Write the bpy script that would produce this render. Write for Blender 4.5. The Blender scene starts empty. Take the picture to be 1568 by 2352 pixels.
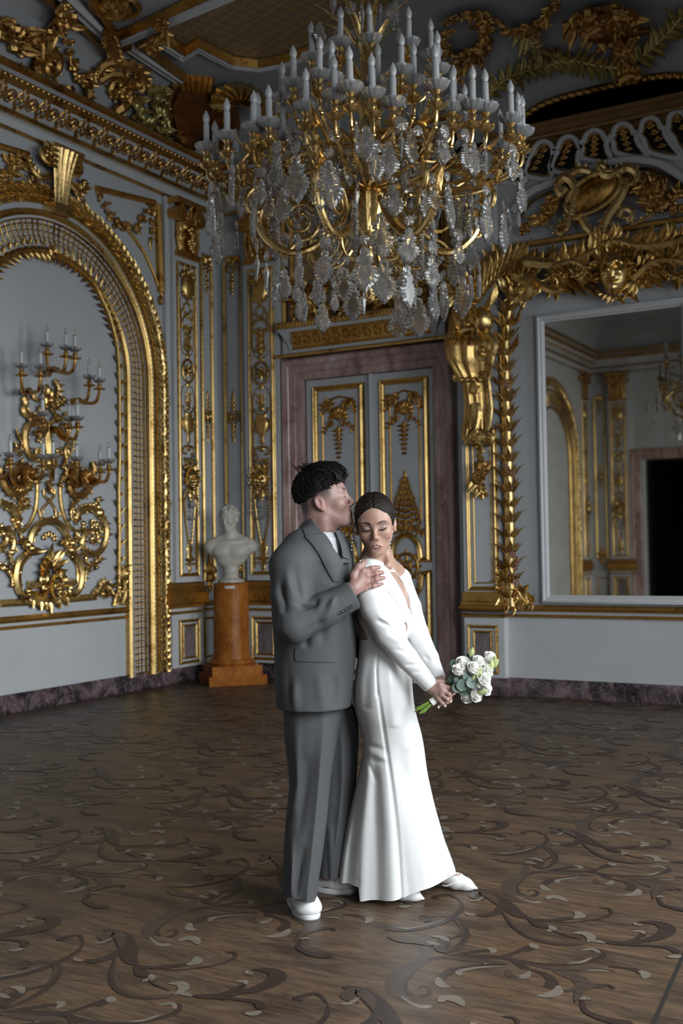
import bpy, bmesh, math, random
import numpy as np
from mathutils import Vector, Matrix
from mathutils.bvhtree import BVHTree
PI = math.pi
SC = bpy.context.scene
COL = SC.collection
random.seed(7)

# ------------------------------------------------------------------ camera
# world: room corner at the origin, X along the mirror wall, Y away from the viewer along the left wall, Z up
FOC, CX, CY = 2518.0, 784.0, 1176.0
CAM = np.array([7.53, -9.96, 1.44])
YAW, PITCH, ROLL = math.radians(-29.9), math.radians(1.84), math.radians(-0.88)
FW = np.array([math.sin(YAW)*math.cos(PITCH), math.cos(YAW)*math.cos(PITCH), math.sin(PITCH)])
_r = np.array([math.cos(YAW), -math.sin(YAW), 0.0]); _u = np.cross(_r, FW)
RT = math.cos(ROLL)*_r + math.sin(ROLL)*_u
UP = -math.sin(ROLL)*_r + math.cos(ROLL)*_u
cd = bpy.data.cameras.new('camera'); cam = bpy.data.objects.new('camera', cd); COL.objects.link(cam)
cam.matrix_world = Matrix(((RT[0], UP[0], -FW[0], CAM[0]), (RT[1], UP[1], -FW[1], CAM[1]), (RT[2], UP[2], -FW[2], CAM[2]), (0, 0, 0, 1)))
cd.sensor_fit = 'VERTICAL'; cd.sensor_height = 36.0; cd.sensor_width = 24.0
cd.lens = 36.0*FOC/2352.0
cd.dof.use_dof = True; cd.dof.focus_distance = 4.45; cd.dof.aperture_fstop = 4.0
cd.clip_start = 0.05
SC.camera = cam

# ------------------------------------------------------------------ exposure, world, window light
SC.view_settings.view_transform = 'Standard'; SC.view_settings.look = 'None'
SC.view_settings.gamma = 1.0; SC.view_settings.use_curve_mapping = False
SC.view_settings.exposure = 0.0
w = bpy.data.worlds.new('world'); SC.world = w; w.use_nodes = True
w.node_tree.nodes['Background'].inputs[0].default_value = (0.62, 0.72, 0.85, 1)
w.node_tree.nodes['Background'].inputs[1].default_value = 0.02
SC.cycles.max_bounces = 7; SC.cycles.transmission_bounces = 6; SC.cycles.glossy_bounces = 4
SC.cycles.diffuse_bounces = 3; SC.cycles.transparent_max_bounces = 8
SC.cycles.caustics_reflective = False; SC.cycles.caustics_refractive = False
SC.cycles.sample_clamp_indirect = 3.0
ROOM_X = 9.4; ROOM_Y0 = -14.3; CEIL = 6.25
WIN_Y = (-1.9, -4.9, -7.9, -11.2)       # centres of the tall windows in the right wall
WIN_E = (66, 135, 200, 85); WIN_T = 28
for i, (wy, we) in enumerate(zip(WIN_Y, WIN_E)):
    ld = bpy.data.lights.new('window_daylight', 'AREA'); ld.shape = 'RECTANGLE'; ld.size = 3.0; ld.size_y = 1.7
    ld.energy = we; ld.color = (0.90, 0.96, 1.0); ld.spread = math.radians(130)
    lo = bpy.data.objects.new('window_daylight', ld); COL.objects.link(lo)
    lo.location = (ROOM_X-0.03, wy, 2.35)
    lo.rotation_euler = (0, math.radians(90-WIN_T), 0)      # -Z of the lamp looks along -X, tipped down like sky light

# ------------------------------------------------------------------ mapping helpers
def ray(px, py): return FW + (px-CX)/FOC*RT - (py-CY)/FOC*UP
def on_plane(px, py, ax, val):
    v = ray(px, py); return CAM + v*((val-CAM[ax])/v[ax])
def FL(px, py, z=0.0): return on_plane(px, py, 2, z)
# wall-local coordinates: x along the wall to the right as seen from the room, -y out of the wall, z up
def LW(px, py, d=0.0):
    p = on_plane(px, py, 0, d); return Vector((p[1], -d, p[2]))
def BW(px, py, d=0.0):
    p = on_plane(px, py, 1, -d); return Vector((p[0], -d, p[2]))
def LWs(pts, d=0.0): return [LW(x, y, d) for x, y in pts]
def BWs(pts, d=0.0): return [BW(x, y, d) for x, y in pts]
# view-local coordinates for the people: x to the right, y away from the camera, z up
RZ = -YAW
_c, _s = math.cos(RZ), math.sin(RZ)
def VP(px, py, vy):
    v = ray(px, py); vx = _c*v[0]+_s*v[1]; vv = -_s*v[0]+_c*v[1]; t = vy/vv
    return np.array([vx*t, vy, CAM[2]+v[2]*t])

# ------------------------------------------------------------------ mesh builder
class MB:
    def __init__(s): s.v = []; s.f = []; s.m = []; s.cur = 0
    def add(s, vs, fs, m=None):
        o = len(s.v); s.v.extend([tuple(v) for v in vs]); s.f.extend([tuple(i+o for i in f) for f in fs])
        s.m.extend([s.cur if m is None else m]*len(fs))
    def box(s, x0, x1, y0, y1, z0, z1, m=None):
        s.add([(x0,y0,z0),(x1,y0,z0),(x1,y1,z0),(x0,y1,z0),(x0,y0,z1),(x1,y0,z1),(x1,y1,z1),(x0,y1,z1)],
              [(0,3,2,1),(4,5,6,7),(0,1,5,4),(1,2,6,5),(2,3,7,6),(3,0,4,7)], m)
    def tube(s, pts, r, n=8, flat=None, nrm=None, caps=True):
        """tube along pts; r number or list; flat = radius factor along nrm"""
        P = [Vector(p) for p in pts]; k = len(P)
        if k < 2: return
        R = [r]*k if not hasattr(r, '__len__') else ([r[0]+(r[-1]-r[0])*i/(k-1) for i in range(k)] if len(r) == 2 else list(r))
        if len(R) != k:
            R = list(np.interp(np.linspace(0, 1, k), np.linspace(0, 1, len(R)), R))
        vs = []; prev = None
        for i in range(k):
            t = (P[min(i+1, k-1)]-P[max(i-1, 0)])
            if t.length < 1e-9: t = Vector((0, 0, 1))
            t.normalize()
            if nrm is not None: a = Vector(nrm) - t*t.dot(Vector(nrm))
            elif prev is not None: a = prev - t*t.dot(prev)
            else:
                a = t.cross(Vector((0, 0, 1)))
                if a.length < 0.1: a = t.cross(Vector((1, 0, 0)))
            if a.length < 1e-6: a = t.orthogonal()
            a.normalize(); prev = a; b = t.cross(a)
            fl = 1.0 if flat is None else flat
            for j in range(n):
                an = 2*PI*j/n
                vs.append(P[i] + a*(math.cos(an)*R[i]*fl) + b*(math.sin(an)*R[i]))
        fs = [(i*n+j, i*n+(j+1) % n, (i+1)*n+(j+1) % n, (i+1)*n+j) for i in range(k-1) for j in range(n)]
        if caps: fs += [tuple(range(n-1, -1, -1)), tuple((k-1)*n+j for j in range(n))]
        s.add(vs, fs)
    def lathe(s, prof, c=(0, 0, 0), n=16, sx=1, sy=1, a0=0, flute=0, fl=0.0):
        """prof: (r, z) list, about Z through c"""
        k = len(prof); vs = []
        for r, z in prof:
            for j in range(n):
                a = 2*PI*j/n + a0; q = r*(1+fl*math.cos(flute*a)) if flute else r
                vs.append((c[0]+q*math.cos(a)*sx, c[1]+q*math.sin(a)*sy, c[2]+z))
        fs = [(i*n+j, i*n+(j+1) % n, (i+1)*n+(j+1) % n, (i+1)*n+j) for i in range(k-1) for j in range(n)]
        fs += [tuple(range(n-1, -1, -1)), tuple((k-1)*n+j for j in range(n))]
        s.add(vs, fs)
    def ball(s, c, r, sx=1, sy=1, sz=1, n=8, m=6):
        vs = [(c[0], c[1], c[2]+r*sz)]
        for i in range(1, m):
            t = PI*i/m
            for j in range(n):
                a = 2*PI*j/n
                vs.append((c[0]+r*sx*math.sin(t)*math.cos(a), c[1]+r*sy*math.sin(t)*math.sin(a), c[2]+r*sz*math.cos(t)))
        vs.append((c[0], c[1], c[2]-r*sz)); L = len(vs)-1
        fs = [(0, 1+j, 1+(j+1) % n) for j in range(n)]
        fs += [(1+i*n+j, 1+(i+1)*n+j, 1+(i+1)*n+(j+1) % n, 1+i*n+(j+1) % n) for i in range(m-2) for j in range(n)]
        fs += [(L, 1+(m-2)*n+(j+1) % n, 1+(m-2)*n+j) for j in range(n)]
        s.add(vs, fs)
    def sweep(s, path, prof, nrm=(0, -1, 0), closed=False):
        """moulding: prof (a, h): a across the path (to the right of travel seen from outside), h along nrm; mitred"""
        P = [Vector(p) for p in path]; k = len(P); N = Vector(nrm).normalized(); vs = []; q = len(prof)
        for i in range(k):
            if closed: t0 = (P[i]-P[i-1]).normalized(); t1 = (P[(i+1) % k]-P[i]).normalized()
            else:
                t1 = (P[min(i+1, k-1)]-P[min(i, k-2)]).normalized(); t0 = (P[max(i, 1)]-P[max(i-1, 0)]).normalized()
            s0 = N.cross(t0); s1 = N.cross(t1); b = (s0+s1)
            if b.length < 1e-6: b = s1
            b.normalize(); c = max(0.3, b.dot(s1)); b = b/c
            for a, h in prof: vs.append(P[i]+b*a+N*h)
        K = k if closed else k-1
        fs = [(i*q+j, ((i+1) % k)*q+j, ((i+1) % k)*q+j+1, i*q+j+1) for i in range(K) for j in range(q-1)]
        if not closed: fs += [tuple(range(q)), tuple((k-1)*q+j for j in range(q-1, -1, -1))]
        s.add(vs, fs)
    def grid(s, rows, closed_u=False, m=None):
        k = len(rows); n = len(rows[0]); vs = [p for r in rows for p in r]
        J = n if closed_u else n-1
        s.add(vs, [(i*n+j, i*n+(j+1) % n, (i+1)*n+(j+1) % n, (i+1)*n+j) for i in range(k-1) for j in range(J)], m)
    def leaf(s, p, d, side, nrm, L, W, curl=0.0, bend=0.0, lobes=5, rise=0.35, n=12):
        """acanthus leaf: from p along d, half width W, domed along nrm, tip curling out by curl*L"""
        p = Vector(p); d = Vector(d).normalized(); N = Vector(nrm).normalized(); S = N.cross(d)*(1 if side >= 0 else -1)
        rows = []
        for i in range(n+1):
            t = i/n
            c = p + d*(L*t*(1-0.25*abs(bend)*t)) + S*(bend*L*t*t*0.6) + N*(curl*L*t**3)
            tt = (d + S*(bend*1.2*t)).normalized(); q = N.cross(tt)
            w0 = W*(math.sin(PI*min(1, 0.12+0.88*t)**0.75))*(1 if lobes == 0 else 0.78+0.22*abs(math.sin(PI*lobes*t)))
            w0 = max(w0, 0.02*W)
            rows.append([c-q*w0, c-q*w0*0.55+N*(w0*rise), c+N*(w0*rise*0.45), c+q*w0*0.55+N*(w0*rise), c+q*w0])
        s.grid(rows)
    def flower(s, c, nrm, r, petals=5):
        N = Vector(nrm).normalized(); a = N.orthogonal().normalized(); b = N.cross(a); c = Vector(c)
        rows = []; n = petals*4
        for rr, hh in ((0.02, 0.25), (0.25, 0.42), (0.3, 0.2), (0.65, 0.42), (0.95, 0.25), (1.0, -0.1)):
            row = []
            for j in range(n):
                an = 2*PI*j/n; q = rr*r*(1 if rr < 0.4 else 0.8+0.2*abs(math.cos(petals*an/2)))
                row.append(c+a*(q*math.cos(an))+b*(q*math.sin(an))+N*(hh*r))
            rows.append(row)
        s.grid(rows, True)
    def poly(s, pts, nrm, h, bevel=0.0):
        """closed outline extruded by h along nrm with a rounded edge"""
        P = [Vector(p) for p in pts]; N = Vector(nrm).normalized(); k = len(P); c = sum(P, Vector())/k
        vs = list(P)+[p+N*(h*0.7) for p in P]+[p+(c-p)*bevel+N*h for p in P]
        fs = [(r*k+i, r*k+(i+1) % k, (r+1)*k+(i+1) % k, (r+1)*k+i) for r in range(2) for i in range(k)]
        fs.append(tuple(2*k+i for i in range(k)))
        s.add(vs, fs)
    def build(s, name, mats, parent=None, base=None, smooth=True, sharp=None):
        me = bpy.data.meshes.new(name)
        b = Vector(base) if base is not None else (Vector(parent['_b']) if parent is not None and '_b' in parent else Vector((0, 0, 0)))
        me.from_pydata([(v[0]-b[0], v[1]-b[1], v[2]-b[2]) for v in s.v], [], s.f)
        mats = mats if isinstance(mats, (list, tuple)) else [mats]
        for m in mats: me.materials.append(m)
        if len(mats) > 1: me.polygons.foreach_set('material_index', s.m)
        bm = bmesh.new(); bm.from_mesh(me); bmesh.ops.recalc_face_normals(bm, faces=bm.faces)
        if smooth:
            for f in bm.faces: f.smooth = True
            cs = math.cos(math.radians(sharp or 38))
            for e in bm.edges:
                if len(e.link_faces) == 2 and e.link_faces[0].normal.dot(e.link_faces[1].normal) < cs: e.smooth = False
        bm.to_mesh(me); bm.free()
        o = bpy.data.objects.new(name, me); COL.objects.link(o)
        if parent is not None:
            o.parent = parent; o['_b'] = tuple(b)
        else: o.location = b if base is not None else (0, 0, 0)
        return o

def part(mb, name, mat, root, **kw): return mb.build(name, mat, root, **kw)
def along(P, step):
    """equidistant points and tangents along a polyline"""
    out = []; acc = 0.0; nxt = step*0.5
    for i in range(len(P)-1):
        L = (P[i+1]-P[i]).length
        while nxt <= acc+L:
            f = (nxt-acc)/L; out.append((P[i].lerp(P[i+1], f), (P[i+1]-P[i]).normalized())); nxt += step
        acc += L
    return out
ROT = {'back': 0.0, 'left': PI/2, 'front': PI}
def place(local, wall='back'):
    x, y, z = local
    return {'back': Vector((x, y, z)), 'left': Vector((-y, x, z)), 'front': Vector((-x, -y+ROOM_Y0, z))}[wall]
def tag(o, label=None, cat=None, group=None, kind=None):
    if label: o['label'] = label
    if cat: o['category'] = cat
    if group: o['group'] = group
    if kind: o['kind'] = kind
    return o
def thing(name, label, cat, base=(0, 0, 0), wall='back', group=None, kind=None, rotz=None):
    """an Empty at the thing's base; base in wall-local coordinates"""
    o = bpy.data.objects.new(name, None); COL.objects.link(o); o.empty_display_size = 0.1
    o.location = place(base, wall); o.rotation_euler = (0, 0, ROT[wall] if rotz is None else rotz)
    o['_b'] = tuple(float(c) for c in base)
    return tag(o, label, cat, group, kind)
def copy_tree(o, parent=None):
    c = o.copy(); COL.objects.link(c)
    if parent is not None: c.parent = parent
    for ch in list(o.children): copy_tree(ch, c)
    return c
def sub(name, mesh, parent, mat=None):
    o = bpy.data.objects.new(name, mesh); COL.objects.link(o); o.parent = parent; return o

def catmull(pts, n=6, closed=False):
    P = [Vector(p) for p in pts]; k = len(P); out = []
    if k < 3 and not closed: return P
    for i in range(k if closed else k-1):
        if closed: a, b, c, d = P[i-1], P[i], P[(i+1) % k], P[(i+2) % k]
        else: a, b, c, d = P[max(i-1, 0)], P[i], P[i+1], P[min(i+2, k-1)]
        for j in range(n):
            t = j/n
            out.append(0.5*((2*b)+(c-a)*t+(2*a-5*b+4*c-d)*t*t+(3*b-a-3*c+d)*t**3))
    if not closed: out.append(P[-1])
    return out
def spiral(c, r0, r1, a0, a1, n=20, d=0.0):
    """wall-local spiral in the x-z plane; angles in degrees"""
    return [Vector((c[0]+(r0+(r1-r0)*i/n)*math.cos(math.radians(a0+(a1-a0)*i/n)), -d, c[1]+(r0+(r1-r0)*i/n)*math.sin(math.radians(a0+(a1-a0)*i/n)))) for i in range(n+1)]

# ------------------------------------------------------------------ materials
def nodes(name):
    m = bpy.data.materials.new(name); m.use_nodes = True; nt = m.node_tree
    return m, nt, nt.nodes['Principled BSDF'], nt.nodes, nt.links
def tex(nt, kind, **kw):
    n = nt.nodes.new(kind)
    for k, v in kw.items():
        if k in n.inputs.keys(): n.inputs[k].default_value = v
        else: setattr(n, k, v)
    return n
def ramp(nt, fac, stops):
    r = nt.nodes.new('ShaderNodeValToRGB'); e = r.color_ramp.elements
    while len(e) < len(stops): e.new(0.5)
    for el, (p, c) in zip(e, stops): el.position = p; el.color = (c[0], c[1], c[2], 1)
    nt.links.new(fac, r.inputs[0]); return r.outputs[0]
def coord(nt, which='Object', scale=(1, 1, 1), rot=(0, 0, 0)):
    t = nt.nodes.new('ShaderNodeTexCoord'); mp = nt.nodes.new('ShaderNodeMapping')
    mp.inputs['Scale'].default_value = scale; mp.inputs['Rotation'].default_value = rot
    nt.links.new(t.outputs[which], mp.inputs[0]); return mp.outputs[0]
def bump(nt, bs, h, dist=0.01, strength=0.5):
    b = nt.nodes.new('ShaderNodeBump'); b.inputs['Distance'].default_value = dist; b.inputs['Strength'].default_value = strength
    nt.links.new(h, b.inputs['Height']); nt.links.new(b.outputs[0], bs.inputs['Normal'])
def simple(name, c, rough=0.5, metal=0.0, noise=0.0, nscale=20, bumpd=0.0, spec=0.5, **kw):
    m, nt, bs, N, L = nodes(name)
    bs.inputs['Roughness'].default_value = rough; bs.inputs['Metallic'].default_value = metal
    bs.inputs['Specular IOR Level'].default_value = spec
    for k, v in kw.items(): bs.inputs[k.replace('_', ' ')].default_value = v
    nz = tex(nt, 'ShaderNodeTexNoise', Scale=nscale, Detail=4.0); L.new(coord(nt), nz.inputs['Vector'])
    col = ramp(nt, nz.outputs['Fac'], [(0.3, [x*(1-noise) for x in c]), (0.7, [min(1, x*(1+noise)) for x in c])])
    L.new(col, bs.inputs['Base Color'])
    if bumpd: bump(nt, bs, nz.outputs['Fac'], bumpd)
    return m
def gold(name, lo, hi, rough=0.33, nscale=30, bd=0.004):
    m, nt, bs, N, L = nodes(name); bs.inputs['Metallic'].default_value = 1.0
    v = coord(nt); nz = tex(nt, 'ShaderNodeTexNoise', Scale=nscale, Detail=5.0, Roughness=0.6); L.new(v, nz.inputs['Vector'])
    n2 = tex(nt, 'ShaderNodeTexNoise', Scale=4.0, Detail=3.0); L.new(v, n2.inputs['Vector'])
    mx = N.new('ShaderNodeMath'); mx.operation = 'ADD'; L.new(nz.outputs['Fac'], mx.inputs[0]); L.new(n2.outputs['Fac'], mx.inputs[1])
    L.new(ramp(nt, mx.outputs[0], [(0.75, lo), (1.15, hi)]), bs.inputs['Base Color'])
    rr = N.new('ShaderNodeMapRange'); rr.inputs['To Min'].default_value = rough-0.08; rr.inputs['To Max'].default_value = rough+0.15
    L.new(nz.outputs['Fac'], rr.inputs[0]); L.new(rr.outputs[0], bs.inputs['Roughness'])
    bump(nt, bs, nz.outputs['Fac'], bd, 0.6)
    return m
def marble(name, stops, scale=2.0, rough=0.2, vein=(0.6, 0.55, 0.55), veinw=0.03, dist=3.0, stretch=(1, 1, 1)):
    m, nt, bs, N, L = nodes(name); v = coord(nt, 'Object', stretch)
    nz = tex(nt, 'ShaderNodeTexNoise', Scale=scale, Detail=7.0, Roughness=0.62, Distortion=dist*0.3); L.new(v, nz.inputs['Vector'])
    c = ramp(nt, nz.outputs['Fac'], stops)
    vn = tex(nt, 'ShaderNodeTexVoronoi', Scale=scale*2.2, feature='DISTANCE_TO_EDGE')
    ad = N.new('ShaderNodeVectorMath'); ad.operation = 'MULTIPLY_ADD'; ad.inputs[1].default_value = (0.35, 0.35, 0.35)
    L.new(nz.outputs['Color'], ad.inputs[0]); L.new(v, ad.inputs[2]); L.new(ad.outputs[0], vn.inputs['Vector'])
    k = ramp(nt, vn.outputs['Distance'], [(0.0, (0.6, 0.6, 0.6)), (veinw, (0, 0, 0))])
    mix = N.new('ShaderNodeMix'); mix.data_type = 'RGBA'; L.new(k, mix.inputs['Factor']); L.new(c, mix.inputs['A']); mix.inputs['B'].default_value = (*vein, 1)
    L.new(mix.outputs['Result'], bs.inputs['Base Color']); bs.inputs['Roughness'].default_value = rough
    return m
M = {}
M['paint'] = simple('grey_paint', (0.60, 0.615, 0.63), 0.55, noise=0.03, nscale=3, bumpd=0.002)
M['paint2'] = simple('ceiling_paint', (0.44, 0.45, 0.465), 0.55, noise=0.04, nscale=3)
M['white'] = simple('white_moulding_paint', (0.66, 0.67, 0.68), 0.45, noise=0.03, nscale=5)
M['gold'] = gold('gilding', (0.32, 0.18, 0.048), (0.70, 0.48, 0.185))
M['gold_b'] = gold('burnished_gilding', (0.39, 0.235, 0.07), (0.80, 0.58, 0.25), 0.26)
M['gold_flat'] = gold('matt_gilding', (0.32, 0.155, 0.035), (0.62, 0.37, 0.11), 0.45)
M['gold_ch'] = gold('chandelier_gilding', (0.33, 0.20, 0.06), (0.68, 0.48, 0.205), 0.24, 50, 0.001)
M['gold_old'] = gold('old_gilding', (0.22, 0.105, 0.028), (0.58, 0.36, 0.125), 0.36)
M['gold_green'] = gold('green_gilding', (0.16, 0.13, 0.05), (0.55, 0.46, 0.20), 0.4)
M['brown'] = simple('brown_lacquer', (0.26, 0.11, 0.035), 0.28, 0.75, noise=0.4, nscale=9, bumpd=0.01)
M['rose'] = marble('rose_marble', [(0.28, (0.16, 0.075, 0.07)), (0.45, (0.40, 0.235, 0.22)), (0.62, (0.58, 0.41, 0.385)), (0.75, (0.70, 0.56, 0.53))], 3.5, 0.16, (0.65, 0.55, 0.53), 0.03, 4, (1, 1, 0.35))
M['breccia'] = marble('dark_breccia_marble', [(0.32, (0.012, 0.011, 0.013)), (0.45, (0.05, 0.036, 0.042)), (0.56, (0.17, 0.115, 0.125)), (0.7, (0.28, 0.21, 0.22))], 3.6, 0.22, (0.36, 0.32, 0.33), 0.025, 4)
M['panelmarble'] = marble('grey_violet_marble', [(0.3, (0.14, 0.11, 0.11)), (0.5, (0.26, 0.21, 0.21)), (0.7, (0.38, 0.32, 0.31))], 3.0, 0.2, (0.55, 0.5, 0.48), 0.012, 4)
M['orange'] = marble('ochre_scagliola', [(0.3, (0.20, 0.055, 0.010)), (0.5, (0.38, 0.125, 0.022)), (0.72, (0.52, 0.22, 0.05))], 4.0, 0.24, (0.55, 0.3, 0.12), 0.02, 3, (1, 1, 0.6)); M['orange'].node_tree.nodes['Principled BSDF'].inputs['Specular IOR Level'].default_value = 0.08
M['plaster'] = simple('statuary_marble', (0.62, 0.58, 0.50), 0.42, noise=0.06, nscale=8, bumpd=0.002, Subsurface_Weight=0.05)
M['candle'] = simple('candle_sleeve', (0.42, 0.42, 0.425), 0.4, noise=0.02)
M['candle2'] = simple('sconce_candle', (0.70, 0.70, 0.69), 0.4, noise=0.02)
M['bulb'] = simple('frosted_bulb', (0.48, 0.48, 0.48), 0.25, noise=0.02, Transmission_Weight=0.15)
M['black'] = simple('shade_black', (0.006, 0.005, 0.004), 0.8)  # near-black colour standing in for the shade inside deep recesses
def glass(name, col=(1, 1, 1), rough=0.03, ior=1.5):
    m, nt, bs, N, L = nodes(name); bs.inputs['Base Color'].default_value = (*col, 1); bs.inputs['Roughness'].default_value = rough
    bs.inputs['Transmission Weight'].default_value = 1.0; bs.inputs['IOR'].default_value = ior
    nz = tex(nt, 'ShaderNodeTexNoise', Scale=60.0); L.new(coord(nt), nz.inputs['Vector']); bump(nt, bs, nz.outputs['Fac'], 0.002, 0.3)
    return m
M['crystal'] = glass('cut_crystal', (0.93, 0.94, 0.95), 0.05, 1.48); M['crystal'].node_tree.nodes['Principled BSDF'].inputs['Transmission Weight'].default_value = 0.92
M['panglass'] = glass('pressed_glass', (0.94, 0.95, 0.96), 0.10, 1.45); M['panglass'].node_tree.nodes['Principled BSDF'].inputs['Transmission Weight'].default_value = 0.84
def mirror_mat():
    m, nt, bs, N, L = nodes('old_silvered_mirror'); bs.inputs['Metallic'].default_value = 1.0; bs.inputs['Roughness'].default_value = 0.025
    nz = tex(nt, 'ShaderNodeTexNoise', Scale=6.0, Detail=6.0); L.new(coord(nt), nz.inputs['Vector'])
    L.new(ramp(nt, nz.outputs['Fac'], [(0.35, (0.60, 0.56, 0.48)), (0.7, (0.70, 0.67, 0.60))]), bs.inputs['Base Color'])
    return m
M['mirror'] = mirror_mat()
def lattice_mat(name, ground, line, scale, w=0.1, metal=0.8, rot=45, flat=False):
    m, nt, bs, N, L = nodes(name); v = coord(nt, 'Object', (scale, scale, scale), (0, 0, math.radians(rot)) if flat else (0, math.radians(rot), 0))
    sp = N.new('ShaderNodeSeparateXYZ'); L.new(v, sp.inputs[0]); outs = []
    for ax in (('X', 'Y') if flat else ('X', 'Z')):
        f = N.new('ShaderNodeMath'); f.operation = 'PINGPONG'; f.inputs[1].default_value = 0.5; L.new(sp.outputs[ax], f.inputs[0]); outs.append(f.outputs[0])
    mn = N.new('ShaderNodeMath'); mn.operation = 'MINIMUM'; L.new(outs[0], mn.inputs[0]); L.new(outs[1], mn.inputs[1])
    mxm = N.new('ShaderNodeMath'); mxm.operation = 'MINIMUM'
    a = N.new('ShaderNodeMath'); a.operation = 'ADD'; L.new(outs[0], a.inputs[0]); L.new(outs[1], a.inputs[1])
    s2 = N.new('ShaderNodeMath'); s2.operation = 'SUBTRACT'; s2.inputs[0].default_value = 1.0; L.new(a.outputs[0], s2.inputs[1])
    L.new(mn.outputs[0], mxm.inputs[0]); L.new(s2.outputs[0], mxm.inputs[1])
    k = N.new('ShaderNodeMapRange'); k.inputs['From Min'].default_value = w; k.inputs['From Max'].default_value = w*1.4
    L.new(mxm.outputs[0], k.inputs[0])
    mix = N.new('ShaderNodeMix'); mix.data_type = 'RGBA'; mix.inputs['A'].default_value = (*line, 1); mix.inputs['B'].default_value = (*ground, 1)
    L.new(k.outputs[0], mix.inputs['Factor']); L.new(mix.outputs['Result'], bs.inputs['Base Color'])
    mm = N.new('ShaderNodeMath'); mm.operation = 'MULTIPLY_ADD'; mm.inputs[1].default_value = -metal; mm.inputs[2].default_value = metal
    L.new(k.outputs[0], mm.inputs[0]); L.new(mm.outputs[0], bs.inputs['Metallic']); bs.inputs['Roughness'].default_value = 0.4
    return m
M['lattice'] = lattice_mat('gilt_trellis_panel', (0.30, 0.26, 0.20), (0.55, 0.36, 0.13), 11, 0.12)
M['ceil_lattice'] = lattice_mat('ceiling_trellis_panel', (0.20, 0.16, 0.11), (0.42, 0.30, 0.15), 8, 0.14, 0.4, 20, True)
# ================================================================== the room shell
# ---- floor: printed parquet, 1.09 m panels, with inlaid scrolls
def floor_mat():
    m, nt, bs, N, L = nodes('parquet_ground')
    v = coord(nt, 'Object', (2.2, 16, 1), (0, 0, math.radians(-24)))
    gr = tex(nt, 'ShaderNodeTexNoise', Scale=2.6, Detail=8.0, Roughness=0.68, Distortion=1.2); L.new(v, gr.inputs['Vector'])
    v2 = coord(nt, 'Object', (1.6, 5, 1), (0, 0, math.radians(-24)))
    pt = tex(nt, 'ShaderNodeTexNoise', Scale=1.7, Detail=3.0); L.new(v2, pt.inputs['Vector'])
    c1 = ramp(nt, gr.outputs['Fac'], [(0.30, (0.040, 0.0255, 0.0165)), (0.48, (0.082, 0.054, 0.035)), (0.66, (0.128, 0.087, 0.058))])
    c2 = ramp(nt, pt.outputs['Fac'], [(0.35, (0.62, 0.60, 0.62)), (0.5, (1.0, 0.98, 0.95)), (0.66, (1.18, 1.05, 0.90))])
    mx = N.new('ShaderNodeMix'); mx.data_type = 'RGBA'; mx.blend_type = 'MULTIPLY'; mx.inputs['Factor'].default_value = 1.0
    L.new(c1, mx.inputs['A']); L.new(c2, mx.inputs['B']); L.new(mx.outputs['Result'], bs.inputs['Base Color'])
    rr = N.new('ShaderNodeMapRange'); rr.inputs['To Min'].default_value = 0.36; rr.inputs['To Max'].default_value = 0.52
    L.new(gr.outputs['Fac'], rr.inputs[0]); L.new(rr.outputs[0], bs.inputs['Roughness'])
    bs.inputs['Specular IOR Level'].default_value = 0.4
    bump(nt, bs, gr.outputs['Fac'], 0.002, 0.4)
    return m
def inlay_mat(name, c):
    m, nt, bs, N, L = nodes(name)
    v = coord(nt, 'Object', (3, 14, 1), (0, 0, math.radians(-24)))
    gr = tex(nt, 'ShaderNodeTexNoise', Scale=4.0, Detail=6.0, Roughness=0.6); L.new(v, gr.inputs['Vector'])
    L.new(ramp(nt, gr.outputs['Fac'], [(0.3, [x*0.72 for x in c]), (0.7, [x*1.25 for x in c])]), bs.inputs['Base Color'])
    bs.inputs['Roughness'].default_value = 0.42; bs.inputs['Specular IOR Level'].default_value = 0.4
    return m
FM = [floor_mat(), inlay_mat('inlay_dark_walnut', (0.036, 0.0235, 0.0185)), inlay_mat('inlay_mid_brown', (0.058, 0.040, 0.030)),
      inlay_mat('inlay_pale_maple', (0.155, 0.130, 0.102)), simple('panel_joint', (0.012, 0.01, 0.009), 0.7)]
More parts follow.
